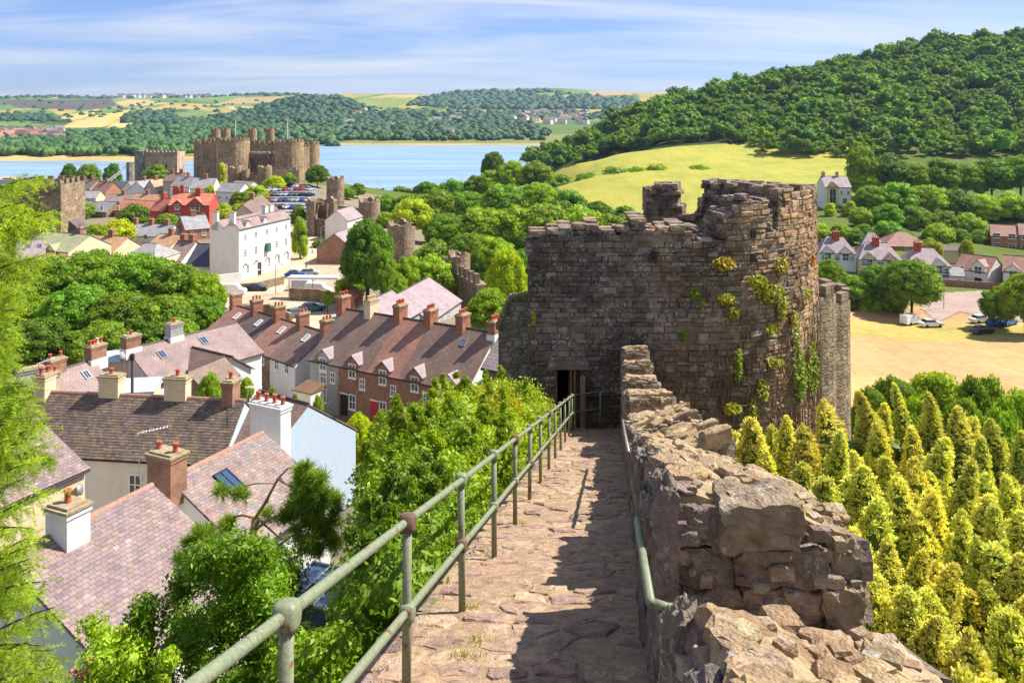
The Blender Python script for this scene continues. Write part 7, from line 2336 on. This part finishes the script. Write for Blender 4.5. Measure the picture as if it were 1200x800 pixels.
# golden upright yew below the outer side of the wall
yew = empty('golden_yew', (8.0, 15, 26), 'mass of golden-tipped upright yew plumes outside the wall', 'tree')
yo = Vector(yew.location)
GT = []
for _ in range(5):
    n = 14
    D = rp_.normal(size=(n, 3)); D[:, 2] = np.abs(D[:, 2])*0.9 + 0.25; D /= np.linalg.norm(D, axis=1, keepdims=True)
    base = D*0.01; tip = D*0.058*(0.7+0.6*rp_.random((n, 1)))
    a = np.cross(D, rp_.normal(size=(n, 3))); a /= np.linalg.norm(a, axis=1, keepdims=True); a *= 0.0085
    V = np.stack([base-a*0.6, base+a*0.6, tip+a, tip-a], 1).reshape(-1, 3)
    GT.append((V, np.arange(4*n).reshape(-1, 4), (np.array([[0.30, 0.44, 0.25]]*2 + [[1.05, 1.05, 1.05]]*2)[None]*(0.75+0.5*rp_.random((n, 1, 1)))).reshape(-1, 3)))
PLM = []
for k in range(5):
    P, S = [], []; body = MB()
    L = 3.6
    for i in range(2300):
        z = L*(rp_.random()**0.85)
        a = rp_.random()*6.28
        r = 0.30*min(1, (z/1.3)**0.5)*(1 + 0.5*mnoise.noise(Vector((math.cos(a)*1.5, math.sin(a)*1.5, z*2.4 + k*9))))
        rr = r*rp_.uniform(0.86, 1.1)
        P.append((math.cos(a)*rr, math.sin(a)*rr, -z)); S.append(rp_.uniform(0.5, 0.9))
    v, q, c = stamp(GT, P, S)
    m = 10; rows = 9; BV = []; BF = []
    for j in range(rows):
        z = 0.08 + (L-0.08)*j/(rows-1); r = 0.24*min(1, (z/1.3)**0.5)
        for i in range(m):
            BV.append((math.cos(6.283*i/m)*r, math.sin(6.283*i/m)*r, -z))
    for j in range(rows-1):
        for i in range(m):
            BF.append((j*m+i, (j+1)*m+i, (j+1)*m+(i+1) % m, j*m+(i+1) % m))
    BV = np.array(BV); BF = np.array(BF) + len(v)
    cc_ = np.concatenate([c, np.tile(np.array([[0.10, 0.16, 0.12]]), (len(BV), 1))])  # inner body very dark green, shade between the tufts put into its colour
    me = np_mesh('plume', np.concatenate([v, BV]), [q, BF], M_GOLD, cc_, link=False).data
    PLM.append(me)
tips = [(880,492,17),(922,488,18),(965,470,19.5),(1005,458,21),(1048,450,21.5),(1088,460,21),(1122,478,20),(1160,492,19),(1198,505,18),
        (898,530,14.5),(940,545,13.8),(985,505,16),(1028,498,17),(1068,500,16.8),(1108,515,16),(1140,540,15),(1180,560,14.2),(1215,570,13.6),
        (968,560,12.4),(1012,548,13.6),(1052,560,13.2),(1092,575,13),(1128,600,12.2),(1165,592,12.4),
        (1000,622,10.4),(1040,632,10.8),(1082,648,10.6),(1120,665,10),(1160,640,11),(1195,650,10.6),
        (1060,690,9),(1100,725,8.6),(1140,745,8.4),(1180,715,9.2),(1215,760,8.2),(1165,800,7.6),(1128,792,7.6),(1030,680,9.2),(860,506,18.5),(1230,640,11),(942,500,16.5),(1000,530,14.8),(1072,540,14.6),(1150,512,17.2),(1195,600,12.6),(905,560,13.4),(1030,590,12),(1145,630,11.4),(1085,690,9.6),(1010,640,9.8),(1205,700,9.6)]
tips += [(px + rp_.uniform(-26, 26), py + rp_.uniform(18, 55), Y - rp_.uniform(0.1, 0.7)) for px, py, Y in tips[::4] if px > 900 and py < 720] + [(px + rp_.uniform(-22, 22), py + rp_.uniform(10, 30), Y + rp_.uniform(0.1, 0.6)) for px, py, Y in tips if px > 900]
for i, (px, py, Y) in enumerate(tips):
    p = W(px, py, Y) - yo
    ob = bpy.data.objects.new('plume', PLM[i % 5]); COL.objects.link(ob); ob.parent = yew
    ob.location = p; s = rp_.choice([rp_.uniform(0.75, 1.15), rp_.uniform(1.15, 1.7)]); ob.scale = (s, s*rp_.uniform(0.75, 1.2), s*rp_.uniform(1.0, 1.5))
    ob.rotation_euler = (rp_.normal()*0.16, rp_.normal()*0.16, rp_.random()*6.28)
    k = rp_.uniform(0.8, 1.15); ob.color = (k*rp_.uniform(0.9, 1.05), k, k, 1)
mb = MB(); mb.sm = True
for k in range(9):
    a = k*0.7; mb.tube([(math.cos(a)*0.3, math.sin(a)*0.3, -2), (math.cos(a)*2.0, math.sin(a)*2.5, 4), (math.cos(a)*3.2, math.sin(a)*4.0, 8)], [0.2, 0.12, 0.05], 7)
mb.build('trunk', M_BARK, yew)
# dark green heart of the yew under the plumes
C, Rr = [], []
for px, py, Y in tips[:52]:
    p = W(px, py, Y); C.append((p.x, p.y+0.4, p.z-2.3)); Rr.append(1.0)
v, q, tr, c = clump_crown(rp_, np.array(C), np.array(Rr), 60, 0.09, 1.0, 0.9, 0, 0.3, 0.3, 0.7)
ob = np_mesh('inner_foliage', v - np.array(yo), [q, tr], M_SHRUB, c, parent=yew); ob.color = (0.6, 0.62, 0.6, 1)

# ivy and wall plants on the tower
def ivy(label, spots, tint, nleaf=60, leaf=0.06, name='wall_plant'):
    p0 = spots[0]; s0 = spx(p0[0]); q0 = TP(s0, 0.1, 38)
    zc = CZ - (p0[1]-HY)*q0.y/F
    root = empty(name, (q0.x, q0.y, zc), label, 'plant')
    P, Nn = [], []
    for px, py, rx, ry, n in spots:
        for _ in range(n):
            a = rp_.random()*6.28; r = math.sqrt(rp_.random())
            x = px + rx*r*math.cos(a); y = py + ry*r*math.sin(a)
            s = min(spx(x), SF+TR*1.15); b = TP(s, 0, 38); z = CZ - (y-HY)*b.y/F
            o = rp_.uniform(0.08, 0.16) + 0.22*(1-r)*rp_.random()
            pnt = TP(s, o, z); pn = (TP(s, 1, z) - TP(s, 0, z))
            P.append(tuple(pnt)); Nn.append(tuple(pn + Vector((0, 0, 0.5))))
    P = np.array(P) - np.array(root.location); Nn = np.array(Nn) + rp_.normal(size=(len(P), 3))*0.55
    v, q = leaf_quads(rp_, P, Nn, leaf*(0.6+0.8*rp_.random(len(P))), 0.7)
    c = np.repeat((0.7+0.6*rp_.random((len(P), 1)))*np.ones((1, 3)), 4, axis=0)
    ob = np_mesh('leaves', v, q, M_IVY, c, parent=root); ob.color = (*tint, 1)
    mb = MB()
    for k in range(6):
        i = rp_.integers(len(P)); j = rp_.integers(len(P)); mb.tube([P[i], (P[i]+P[j])/2, P[j]], 0.01, 4)
    mb.build('stem', M_VINE, root)
ivy('orange and yellow wall plant high on the tower front', [(847,309,13,8,170)], (1.5, 0.95, 0.7))
ivy('large yellow-green ivy bunch on the sunny upper side of the tower', [(885,330,11,9,170),(900,342,16,12,280),(912,358,6,14,120)], (1.25, 1.1, 0.7))
ivy('yellow wall plant below the orange one', [(850,350,10,6,110),(857,365,6,9,80)], (1.3, 1.05, 0.6))
ivy('small yellow sprig near the right edge of the tower top', [(913,310,7,9,110)], (1.4, 1.15, 0.6))
ivy('small green plant on the shaded tower face', [(812,344,6,8,90),(822,355,4,4,30)], (0.6, 0.75, 0.6))
ivy('tiny fern on the tower beside the wall top', [(803,392,6,5,50)], (0.5, 0.75, 0.6))
ivy('thin green trail hanging in the middle of the tower', [(862,418,4,12,80),(862,435,4,10,70)], (0.8, 0.9, 0.6))
ivy('yellow tuft right of the thin trail', [(903,423,10,5,110)], (1.3, 1.1, 0.7))
ivy('long green ivy strip climbing from the tower foot, left of two', [(931,440,8,30,330),(928,400,3,20,90)], (0.75, 0.95, 0.6))
ivy('long green ivy strip climbing from the tower foot, right of two', [(948,430,8,32,360)], (0.85, 1.05, 0.6))
ivy('yellow-green clump low on the tower above the yew', [(855,477,10,7,120),(878,480,5,14,90)], (1.3, 1.1, 0.6))
ivy('orange plant on the right rim of the tower', [(950,305,7,7,80)], (2.0, 0.9, 0.5))
ivy('yellow sprigs scattered down the sunny side of the tower', [(900,385,7,6,60),(926,375,4,12,70),(940,345,5,8,60),(890,455,6,14,90)], (1.3, 1.1, 0.6))
ivy('moss tufts on the wall stub beside the tower', [(625,372,3,8,40)], (1.3, 0.95, 0.4))

# tufts of grass on the walk edge
gr = MB(); gr.col = (1, 1, 1)
for o, tt in ((-1.4,3.4),(-1.2,7.3),(-1.0,6.4),(-1.05,6.1),(-1.35,9.4),(-1.2,11.1),(-1.4,13.5),(-1.3,15.2),(-1.3,21),(-1.2,25),(0.3,8.4),(-0.7,5.0),(-1.45,5.3),(0.3,14),(0.3,19),(-1.4,17.5),(-1.2,27)):
    for k in range(46):
        a = rp_.random()*6.28; r = rp_.random()*0.12; h = rp_.uniform(0.03, 0.11)
        b = PP(o + r*math.cos(a), tt + r*math.sin(a), -0.03); d = Vector((rp_.normal()*0.04, rp_.normal()*0.04, h)); w = Vector((math.cos(a*7), math.sin(a*7), 0))*0.005
        gr.add([b-w, b+w, b+d], [(0,1,2)], col=(0.8+0.5*rp_.random(),)*3)
go = gr.build('grass_tufts', M_IVY); go.color = (1.1, 1.0, 0.7, 1)
tag(go, 'small grass tufts growing in the joints of the walk', 'grass', kind='stuff')
# ------------------------------------------------------------------ vehicles and small things
def on_ground(px, py, y0=20, y1=460):
    Ys = np.linspace(y0, y1, 900)
    X = (px-CX)*Ys/F; Zr = CZ - (py-HY)*Ys/F
    g = ground_f(np.stack([X, Ys], 1))
    k = np.argmax(Zr <= g)
    return Vector((X[k], Ys[k], g[k]))
M_TYRE = m_plain('tyre_rubber', (0.02, 0.02, 0.02), 0.8)
PAINT = {}
def paint_mat(name, col):
    if name not in PAINT:
        t = NT('car_paint_' + name)
        PAINT[name] = t.bsdf((*col, 1), 0.25, None, 0.5)
    return PAINT[name]
CARCOL = {'white': (0.75,0.75,0.74), 'silver': (0.42,0.44,0.46), 'blue': (0.03,0.10,0.36), 'black': (0.02,0.02,0.025), 'red': (0.42,0.03,0.03), 'grey': (0.13,0.14,0.15), 'teal': (0.06,0.17,0.22), 'pale': (0.5,0.6,0.7)}
CARP = {}
def car_proto(kind):
    if kind in CARP: return CARP[kind]
    w = 0.86
    if kind == 'van':
        body = [(-2.3,0.35),(2.3,0.35),(2.35,0.75),(2.15,1.0),(1.4,1.15),(0.85,1.85),(0.6,1.95),(-2.2,1.95),(-2.3,1.8)]
        glass = [(0.55,1.2),(1.30,1.2),(0.82,1.78),(0.55,1.78)]
    else:
        body = [(-2.05,0.3),(2.05,0.3),(2.12,0.62),(1.95,0.84),(1.0,0.95),(-1.75,0.98),(-2.08,0.85)]
        glass = [(-1.65,0.93),(1.0,0.9),(0.35,1.36),(0.1,1.43),(-0.9,1.43),(-1.25,1.36)]
    def ext(poly, wb, wt, z0=0.3, z1=1.5):
        mb = MB(); n = len(poly)
        for sg in (-1, 1):
            for x, z in poly:
                k = (z-z0)/(z1-z0); mb.v.append((x, sg*(wb + (wt-wb)*max(0, min(1, k))), z)); mb.c.append((1,1,1))
        fs = [tuple(range(n)), tuple(range(2*n-1, n-1, -1))] + [(i, n+i, n+(i+1) % n, (i+1) % n) for i in range(n)]
        for f in fs: mb.f.append(f); mb.m.append(0); mb.smooth.append(False)
        return mb
    b = ext(body, w, w*0.9).build('body', M_GLASS, link=False).data
    if kind == 'van':
        g = ext(glass, w*0.965, w*0.90).build('windows', M_GLASS, link=False).data
        roof = None
    else:
        g = ext(glass, w*0.93, w*0.70, 0.9, 1.45).build('windows', M_GLASS, link=False).data
        m = MB(); m.prism([(-1.2,-0.58),(0.2,-0.58),(0.2,0.58),(-1.2,0.58)], 1.425, 1.455); roof = m.build('roof', M_GLASS, link=False).data
    m = MB(); m.sm = False
    vs = []
    m.tube([(0,-0.1,0),(0,0.1,0)], 0.31, 12); wh = m.build('wheel', M_TYRE, link=False).data
    m = MB(); m.box(-0.03, 0.03, -0.17, 0.17, -0.07, 0.07); hl = m.build('lamp', M_FRAME, link=False).data
    CARP[kind] = (b, g, roof, wh, hl, w)
    return CARP[kind]
def car(label, p, rz, colour, kind='car', group=None, small=False):
    b, g, roof, wh, hl, w = car_proto(kind)
    root = empty('parked_van' if kind == 'van' else 'parked_car', (p.x, p.y, p.z + 0.03), label, 'van' if kind == 'van' else 'car', group, rz)
    pm = paint_mat(colour, CARCOL[colour])
    def add(name, me, mat, loc=(0, 0, 0)):
        key = me.name + colour
        o = bpy.data.objects.new(name, me); COL.objects.link(o); o.parent = root; o.location = loc
        if mat:
            o.material_slots[0].link = 'OBJECT'; o.material_slots[0].material = mat
        return o
    add('body', b, pm); add('windows', g, None)
    if roof: add('roof', roof, pm)
    for x in (-1.25, 1.28):
        for y in (-w+0.08, w-0.08): add('wheel', wh, None, (x, y, 0.31))
    if not small:
        for y in (-0.6, 0.6): add('headlight', hl, None, (2.08 if kind != 'van' else 2.3, y, 0.68))
    return root
for lbl, px, py, rz, cl, kd in [
 ('white people carrier parked under the largest tree by the dry field', 1068, 380, 0.5, 'white', 'van'), ('white sports car right of the people carrier on the dry field', 1091, 383, 0.1, 'white', 'car'),
 ('white car at the right beside two blue ones', 1149, 378, 0.3, 'white', 'car'), ('blue car, left of two under the right-hand trees', 1166, 381, 0.6, 'blue', 'car'), ('blue car, right of two under the right-hand trees', 1181, 381, 0.6, 'blue', 'car'), ('black car parked alone nearest on the dry field', 1151, 391, 0.35, 'black', 'car')]:
    car(lbl, on_ground(px, py, 80, 300), rz, cl, kd)
for lbl, px, py, rz, cl, kd in [
 ('white van parked before the yard wall', 373, 344, -0.1, 'white', 'van'), ('silver van behind the white van at the yard wall', 357, 340, -0.1, 'silver', 'van'), ('grey car at the near left of the parking yard', 347, 372, 0.7, 'grey', 'car'), ('teal car in the middle of the parking yard', 366, 365, 0.6, 'teal', 'car'),
 ('white van on the street before the hotel', 273, 345, 0.0, 'white', 'van'), ('black car on the street before the hotel', 301, 341, 0.0, 'black', 'car'), ('pale blue car below the curving rubble wall', 266, 371, 0.2, 'pale', 'car'), ('dark car below the curving rubble wall', 290, 368, 0.2, 'black', 'car'),
 ('blue car by the canopy', 346, 325, 0.1, 'blue', 'car'), ('silver car right of the blue car by the canopy', 362, 323, 0.1, 'silver', 'car'), ('dark car parked at the end of the street', 382, 293, 1.2, 'grey', 'car')]:
    car(lbl, on_ground(px, py, 60, 300), rz, cl, kd)
# castle car park
rc = random.Random(4)
cg = 'cars in the car park below the castle'
for row in range(7):
    for k in range(8):
        px = 316 + k*6.6 + rc.uniform(-1, 1) + row*0.5; py = 221 + row*4.4
        if px > 366 or (row > 3 and px < 322): continue
        cl = rc.choice(['white', 'silver', 'blue', 'black', 'red', 'grey', 'white', 'pale', 'silver'])
        Y = 345 - row*15.0
        X = (px-CX)*Y/F
        p = Vector((X, Y, gz(X, Y)))
        car('%s car, %s from the left in the %s row of the castle car park' % (cl, ORD[k], ORD[row]), p, 1.2 + rc.uniform(-0.06, 0.06), cl, 'car', cg, True)
for k in range(9):
    px = 6 + k*9 + rc.uniform(-2, 2); Y = 428; X = (px-CX)*Y/F
    cl = rc.choice(['white', 'silver', 'grey', 'blue'])
    car('%s car, %s from the left on the causeway' % (cl, ORD[k]), Vector((X, Y - 0.012*(px), 45-0.078*430-1.5)), 0.03, cl, 'car', 'cars on the causeway', True)

# canopy over the wall of the yard
cn = empty('canopy', tuple(W(368, 326, 152)), 'white and blue sheet canopy on the yard wall', 'canopy')
mb = MB(); mb.obox((0, 0, 0.3), 9.0, 2.6, 0.12, -0.05); mb.build('sheet', M_LEAD, cn)
mb = MB(); mb.obox((0, -1.4, 0.25), 9.2, 0.15, 0.35, -0.05); mb.build('edge_board', M_FRAME, cn)
for x in (-4.2, 0, 4.2):
    mb = MB(); mb.tube([(x, -1.0, -3.2), (x, -1.0, 0.25)], 0.08, 6); mb.build('post', M_STEEL, cn)

# lamp posts and poles
def lamp(label, px, py, h, y0=60, y1=330):
    p = on_ground(px, py, y0, y1)
    e = empty('street_lamp', p, label, 'street lamp')
    mb = MB(); mb.tube([(0,0,-0.2),(0,0,h*0.96),(0.25,0,h),(0.9,0,h)], [0.1,0.07,0.06,0.05], 6); mb.build('post', M_STEEL, e)
    mb = MB(); mb.obox((1.1, 0, h-0.05), 0.6, 0.25, 0.15); mb.build('lamp_head', M_STEEL, e)
lamp('tall grey street lamp beside the hollow ruined tower', 376, 304, 7.5)
lamp('slim street lamp beyond the yard', 323, 345, 5.5)
lamp('street lamp beside the road at the right', 1076, 300, 7, 150, 320)
lamp('slim lamp post on the road by the dry field', 1106, 362, 6, 100, 300)
p = Vector((W(155, 463, 62).x, 62, gz(W(155, 463, 62).x, 62)))
e = empty('utility_pole', p, 'wooden utility pole behind the slate terrace', 'pole')
zt = W(155, 414, 62).z - p.z
mb = MB(); mb.tube([(0,0,-0.3),(0,0,zt)], [0.13, 0.10], 8); mb.build('pole', M_WOOD, e)
mb = MB(); mb.obox((0, 0, zt-0.3), 0.25, 0.25, 0.4); mb.build('fuse_box', M_BLACK, e)
def aerial(label, px, pyb, pyt, Y, L, rz):
    b = W(px, pyb, Y); h = W(px, pyt, Y).z - b.z
    e = empty('tv_aerial', b, label, 'aerial', rz=rz)
    mb = MB(); mb.tube([(0,0,0),(0,0,h)], 0.022, 5); mb.build('mast', M_STEEL, e)
    mb = MB(); mb.tube([(-0.1,0,h-0.05),(L,0,h+0.12)], 0.016, 5)
    for k in range(9):
        x = L*k/8; mb.tube([(x,-0.18,h-0.05+0.17*k/8),(x,0.18,h-0.05+0.17*k/8)], 0.010, 4)
    mb.build('antenna', M_FRAME, e)
aerial('thin television aerial on a mast in front of the slate terrace', 163, 560, 506, 42, 1.3, 0.3)
aerial('small television aerial on the lead-roofed house', 146, 448, 418, 66, 1.1, 2.2)
aerial('television aerial above the brick chimney of the slate terrace', 290, 470, 452, 54, 1.2, -0.6)
aerial('television aerial on the house beside the dark trees', 45, 460, 425, 58, 1.0, 0.8)

# glazed lean-to below the railing
gh = empty('garden_shed', tuple(W(375, 800, 21)), 'dark timber shed with a small glazed roof below the railing', 'shed', rz=-0.35)
z1 = W(375, 690, 21).z - W(375, 800, 21).z
mb = MB(); mb.box(-0.75, 0.75, -0.6, 0.8, -1.0, z1); mb.build('wall', m_plain('blue_black_boards', (0.05, 0.07, 0.09), 0.7, 0.2, 8), gh)
mb = MB()
for k in range(4): mb.box(-0.8+k*0.52, -0.74+k*0.52, -0.8, 0.9, z1+0.02, z1+0.1)
for k in range(3): mb.box(-0.8, 0.82, -0.8+k*0.83, -0.74+k*0.83, z1+0.03, z1+0.11)
mb.build('roof_frame', M_STEEL, gh)
mb = MB(); mb.box(-0.8, 0.82, -0.8, 0.9, z1+0.04, z1+0.06); mb.build('roof_glass', M_SKYL, gh)

# road by the right-hand houses, laid over the ground
def sheet(name, poly, mat, lift, n=46, col=(1, 1, 1)):
    xs_ = [p[0] for p in poly]; ys_ = [p[1] for p in poly]
    gx = np.linspace(min(xs_), max(xs_), n); gy = np.linspace(min(ys_), max(ys_), n)
    GX, GY = np.meshgrid(gx, gy)
    GZ = ground_f(np.stack([GX.ravel(), GY.ravel()], 1)) + lift
    ii_ = (np.arange(n-1)[:, None]*n + np.arange(n-1)[None]).ravel()
    q_ = np.stack([ii_, ii_+1, ii_+n+1, ii_+n], 1)
    cx_ = (GX.ravel()[q_].mean(1)); cy_ = (GY.ravel()[q_].mean(1))
    q_ = q_[inpoly(cx_, cy_, poly)]
    v = np.stack([GX.ravel(), GY.ravel(), GZ], 1)
    used, inv_ = np.unique(q_, return_inverse=True)
    o = np_mesh(name, v[used], inv_.reshape(-1, 4), mat, np.tile(np.array([col]), (len(used), 1)), smooth=True)
    return tag(o, None, None, kind='structure')
t = NT('asphalt_old')
n = t.noise(t.pos(), 0.25, 7, 0.65); n2 = t.noise(t.pos(), 2.5, 6, 0.7)
c = t.mix(t.ramp(n, [(0.35, 0), (0.65, 1)]), (0.30, 0.215, 0.18), (0.37, 0.28, 0.23))
c = t.mix(t.ramp(n2, [(0.4, 0), (0.7, 0.4)]), c, (0.24, 0.19, 0.17))
M_ROAD = t.bsdf(c, 0.9, None, 0.2)
g2 = lambda px, py: (lambda v: (v.x, v.y))(on_ground(px, py, 90, 320))
sheet('road', [g2(1098,378), g2(1125,366), g2(1215,380), g2(1230,356), g2(1150,341), g2(1092,344), g2(1080,362)], M_ROAD, 0.08)
t = NT('sand_yard')
n = t.noise(t.pos(), 0.2, 7, 0.65)
c = t.mix(t.ramp(n, [(0.35, 0), (0.65, 1)]), (0.42, 0.33, 0.23), (0.52, 0.42, 0.30))
M_YARD = t.bsdf(c, 0.9, None, 0.15)
q = lambda px, Y: ((px-CX)*Y/F, Y)
sheet('yard', [q(300,124), q(345,120), q(400,128), q(404,144), q(342,148), q(318,140)], M_YARD, 0.06)
sheet('street', [q(262,150), q(330,156), q(340,170), q(372,200), q(382,235), q(366,240), q(352,205), q(343,189), q(332,168), q(285,164), q(255,158)], M_YARD, 0.05, 60)
sheet('car_park', [q(310,245), q(322,240), q(366,262), q(374,350), q(318,352)], m_plain('tarmac', (0.2, 0.19, 0.185), 0.9), 0.05, 40)

# small boat on the estuary
bt = empty('boat', (W(443, 224, 480).x, 480, 0), 'small dark moored boat with a mast on the estuary', 'boat')
mb = MB()
hull = [(-3.5,0.9),(-3.6,0),(-3.5,-0.9),(1.5,-1.0),(3.6,0),(1.5,1.0)]
mb.prism(hull[::-1] if False else [hull[k] for k in (0,1,2,3,4,5)], -0.3, [1.0,1.0,1.0,1.1,1.5,1.1]); mb.build('hull', M_BLACK, bt)
mb = MB(); mb.prism([(-1.5,-0.6),(0.8,-0.5),(0.8,0.5),(-1.5,0.6)], 1.0, 2.0); mb.build('cabin', M_FRAME, bt)
mb = MB(); mb.tube([(0.2,0,1.0),(0.2,0,6.0)], 0.08, 6); mb.build('mast', M_STEEL, bt)

# people on the street
def person_mesh():
    J = [(0,0,0.95),(0,0,1.2),(0,0,1.42),(0,0,1.52),(0,0,1.66),(0,0,1.74),
         (0.10,0,0.88),(0.12,0.10,0.5),(0.12,0.02,0.08),(0.12,0.14,0.04),(-0.10,0,0.88),(-0.12,-0.10,0.5),(-0.12,-0.2,0.1),(-0.12,-0.08,0.04),
         (0.2,0,1.38),(0.27,-0.06,1.1),(0.26,0.08,0.88),(-0.2,0,1.38),(-0.27,0.06,1.1),(-0.26,0.16,0.9)]
    E = [(0,1),(1,2),(2,3),(3,4),(4,5),(0,6),(6,7),(7,8),(8,9),(0,10),(10,11),(11,12),(12,13),(2,14),(14,15),(15,16),(2,17),(17,18),(18,19)]
    Rd = [0.15,0.15,0.14,0.055,0.095,0.07,0.09,0.065,0.045,0.04,0.09,0.065,0.045,0.04,0.06,0.042,0.035,0.06,0.042,0.035]
    me = bpy.data.meshes.new('body'); me.from_pydata(J, E, [])
    ob = bpy.data.objects.new('body', me); COL.objects.link(ob)
    sk = ob.modifiers.new('skin', 'SKIN')
    for i, r in enumerate(Rd): me.skin_vertices[0].data[i].radius = (r, r*0.8)
    me.skin_vertices[0].data[0].use_root = True
    ss = ob.modifiers.new('sub', 'SUBSURF'); ss.levels = 1; ss.render_levels = 1
    dg = bpy.context.evaluated_depsgraph_get(); m2 = bpy.data.meshes.new_from_object(ob.evaluated_get(dg))
    bpy.data.objects.remove(ob)
    return m2
PM = person_mesh()
for lbl, px, py, col, rz in (('person in a red top walking on the street by the lamp', 373, 297, (0.4, 0.05, 0.05), 0.4), ('person in a pale top walking on the street left of the red one', 366, 298, (0.6, 0.55, 0.5), 2.0), ('person in dark clothes near the canopy on the street', 359, 316, (0.06, 0.07, 0.12), 1.0)):
    p = on_ground(px, py, 100, 300)
    e = empty('person', p, lbl, 'person', rz=rz)
    t = NT('clothes_' + lbl.split()[3])
    sep = t.node('ShaderNodeSeparateXYZ'); t.l.new(t.coord('Object'), sep.inputs[0])
    c = t.mix(t.ramp(sep.outputs['Z'], [(0.93, 0), (0.94, 1)], 'CONSTANT'), (0.05, 0.06, 0.10), col)
    hd = t.math('GREATER_THAN', sep.outputs['Z'], 1.5)
    c = t.mix(hd, c, (0.5, 0.3, 0.22))
    mt = t.bsdf(c, 0.8)
    me = PM.copy(); me.materials.clear(); me.materials.append(mt)
    o = bpy.data.objects.new('body', me); COL.objects.link(o); o.parent = e
    for f in me.polygons: f.use_smooth = True
    mb = MB(); mb.rock((0, -0.015, 1.73), (0.19, 0.21, 0.16), 3, 0.05, 0.8); mb.build('hair', M_BARK, e)

# ------------------------------------------------------------------ haze
hz_ = MB(); hz_.box(-5200, 5200, -120, 7400, -9, 330)
t = NT('haze_air')
pv = t.node('ShaderNodeVolumePrincipled')
pv.inputs['Color'].default_value = (0.48, 0.69, 1.0, 1)
pv.inputs['Density'].default_value = 0.00006
pv.inputs['Anisotropy'].default_value = 0.3
t.l.new(pv.outputs[0], t.out.inputs['Volume'])
tag(hz_.build('haze', t.mat), 'thin blue summer haze over the estuary and far hills', 'haze', kind='stuff')
# end of scene
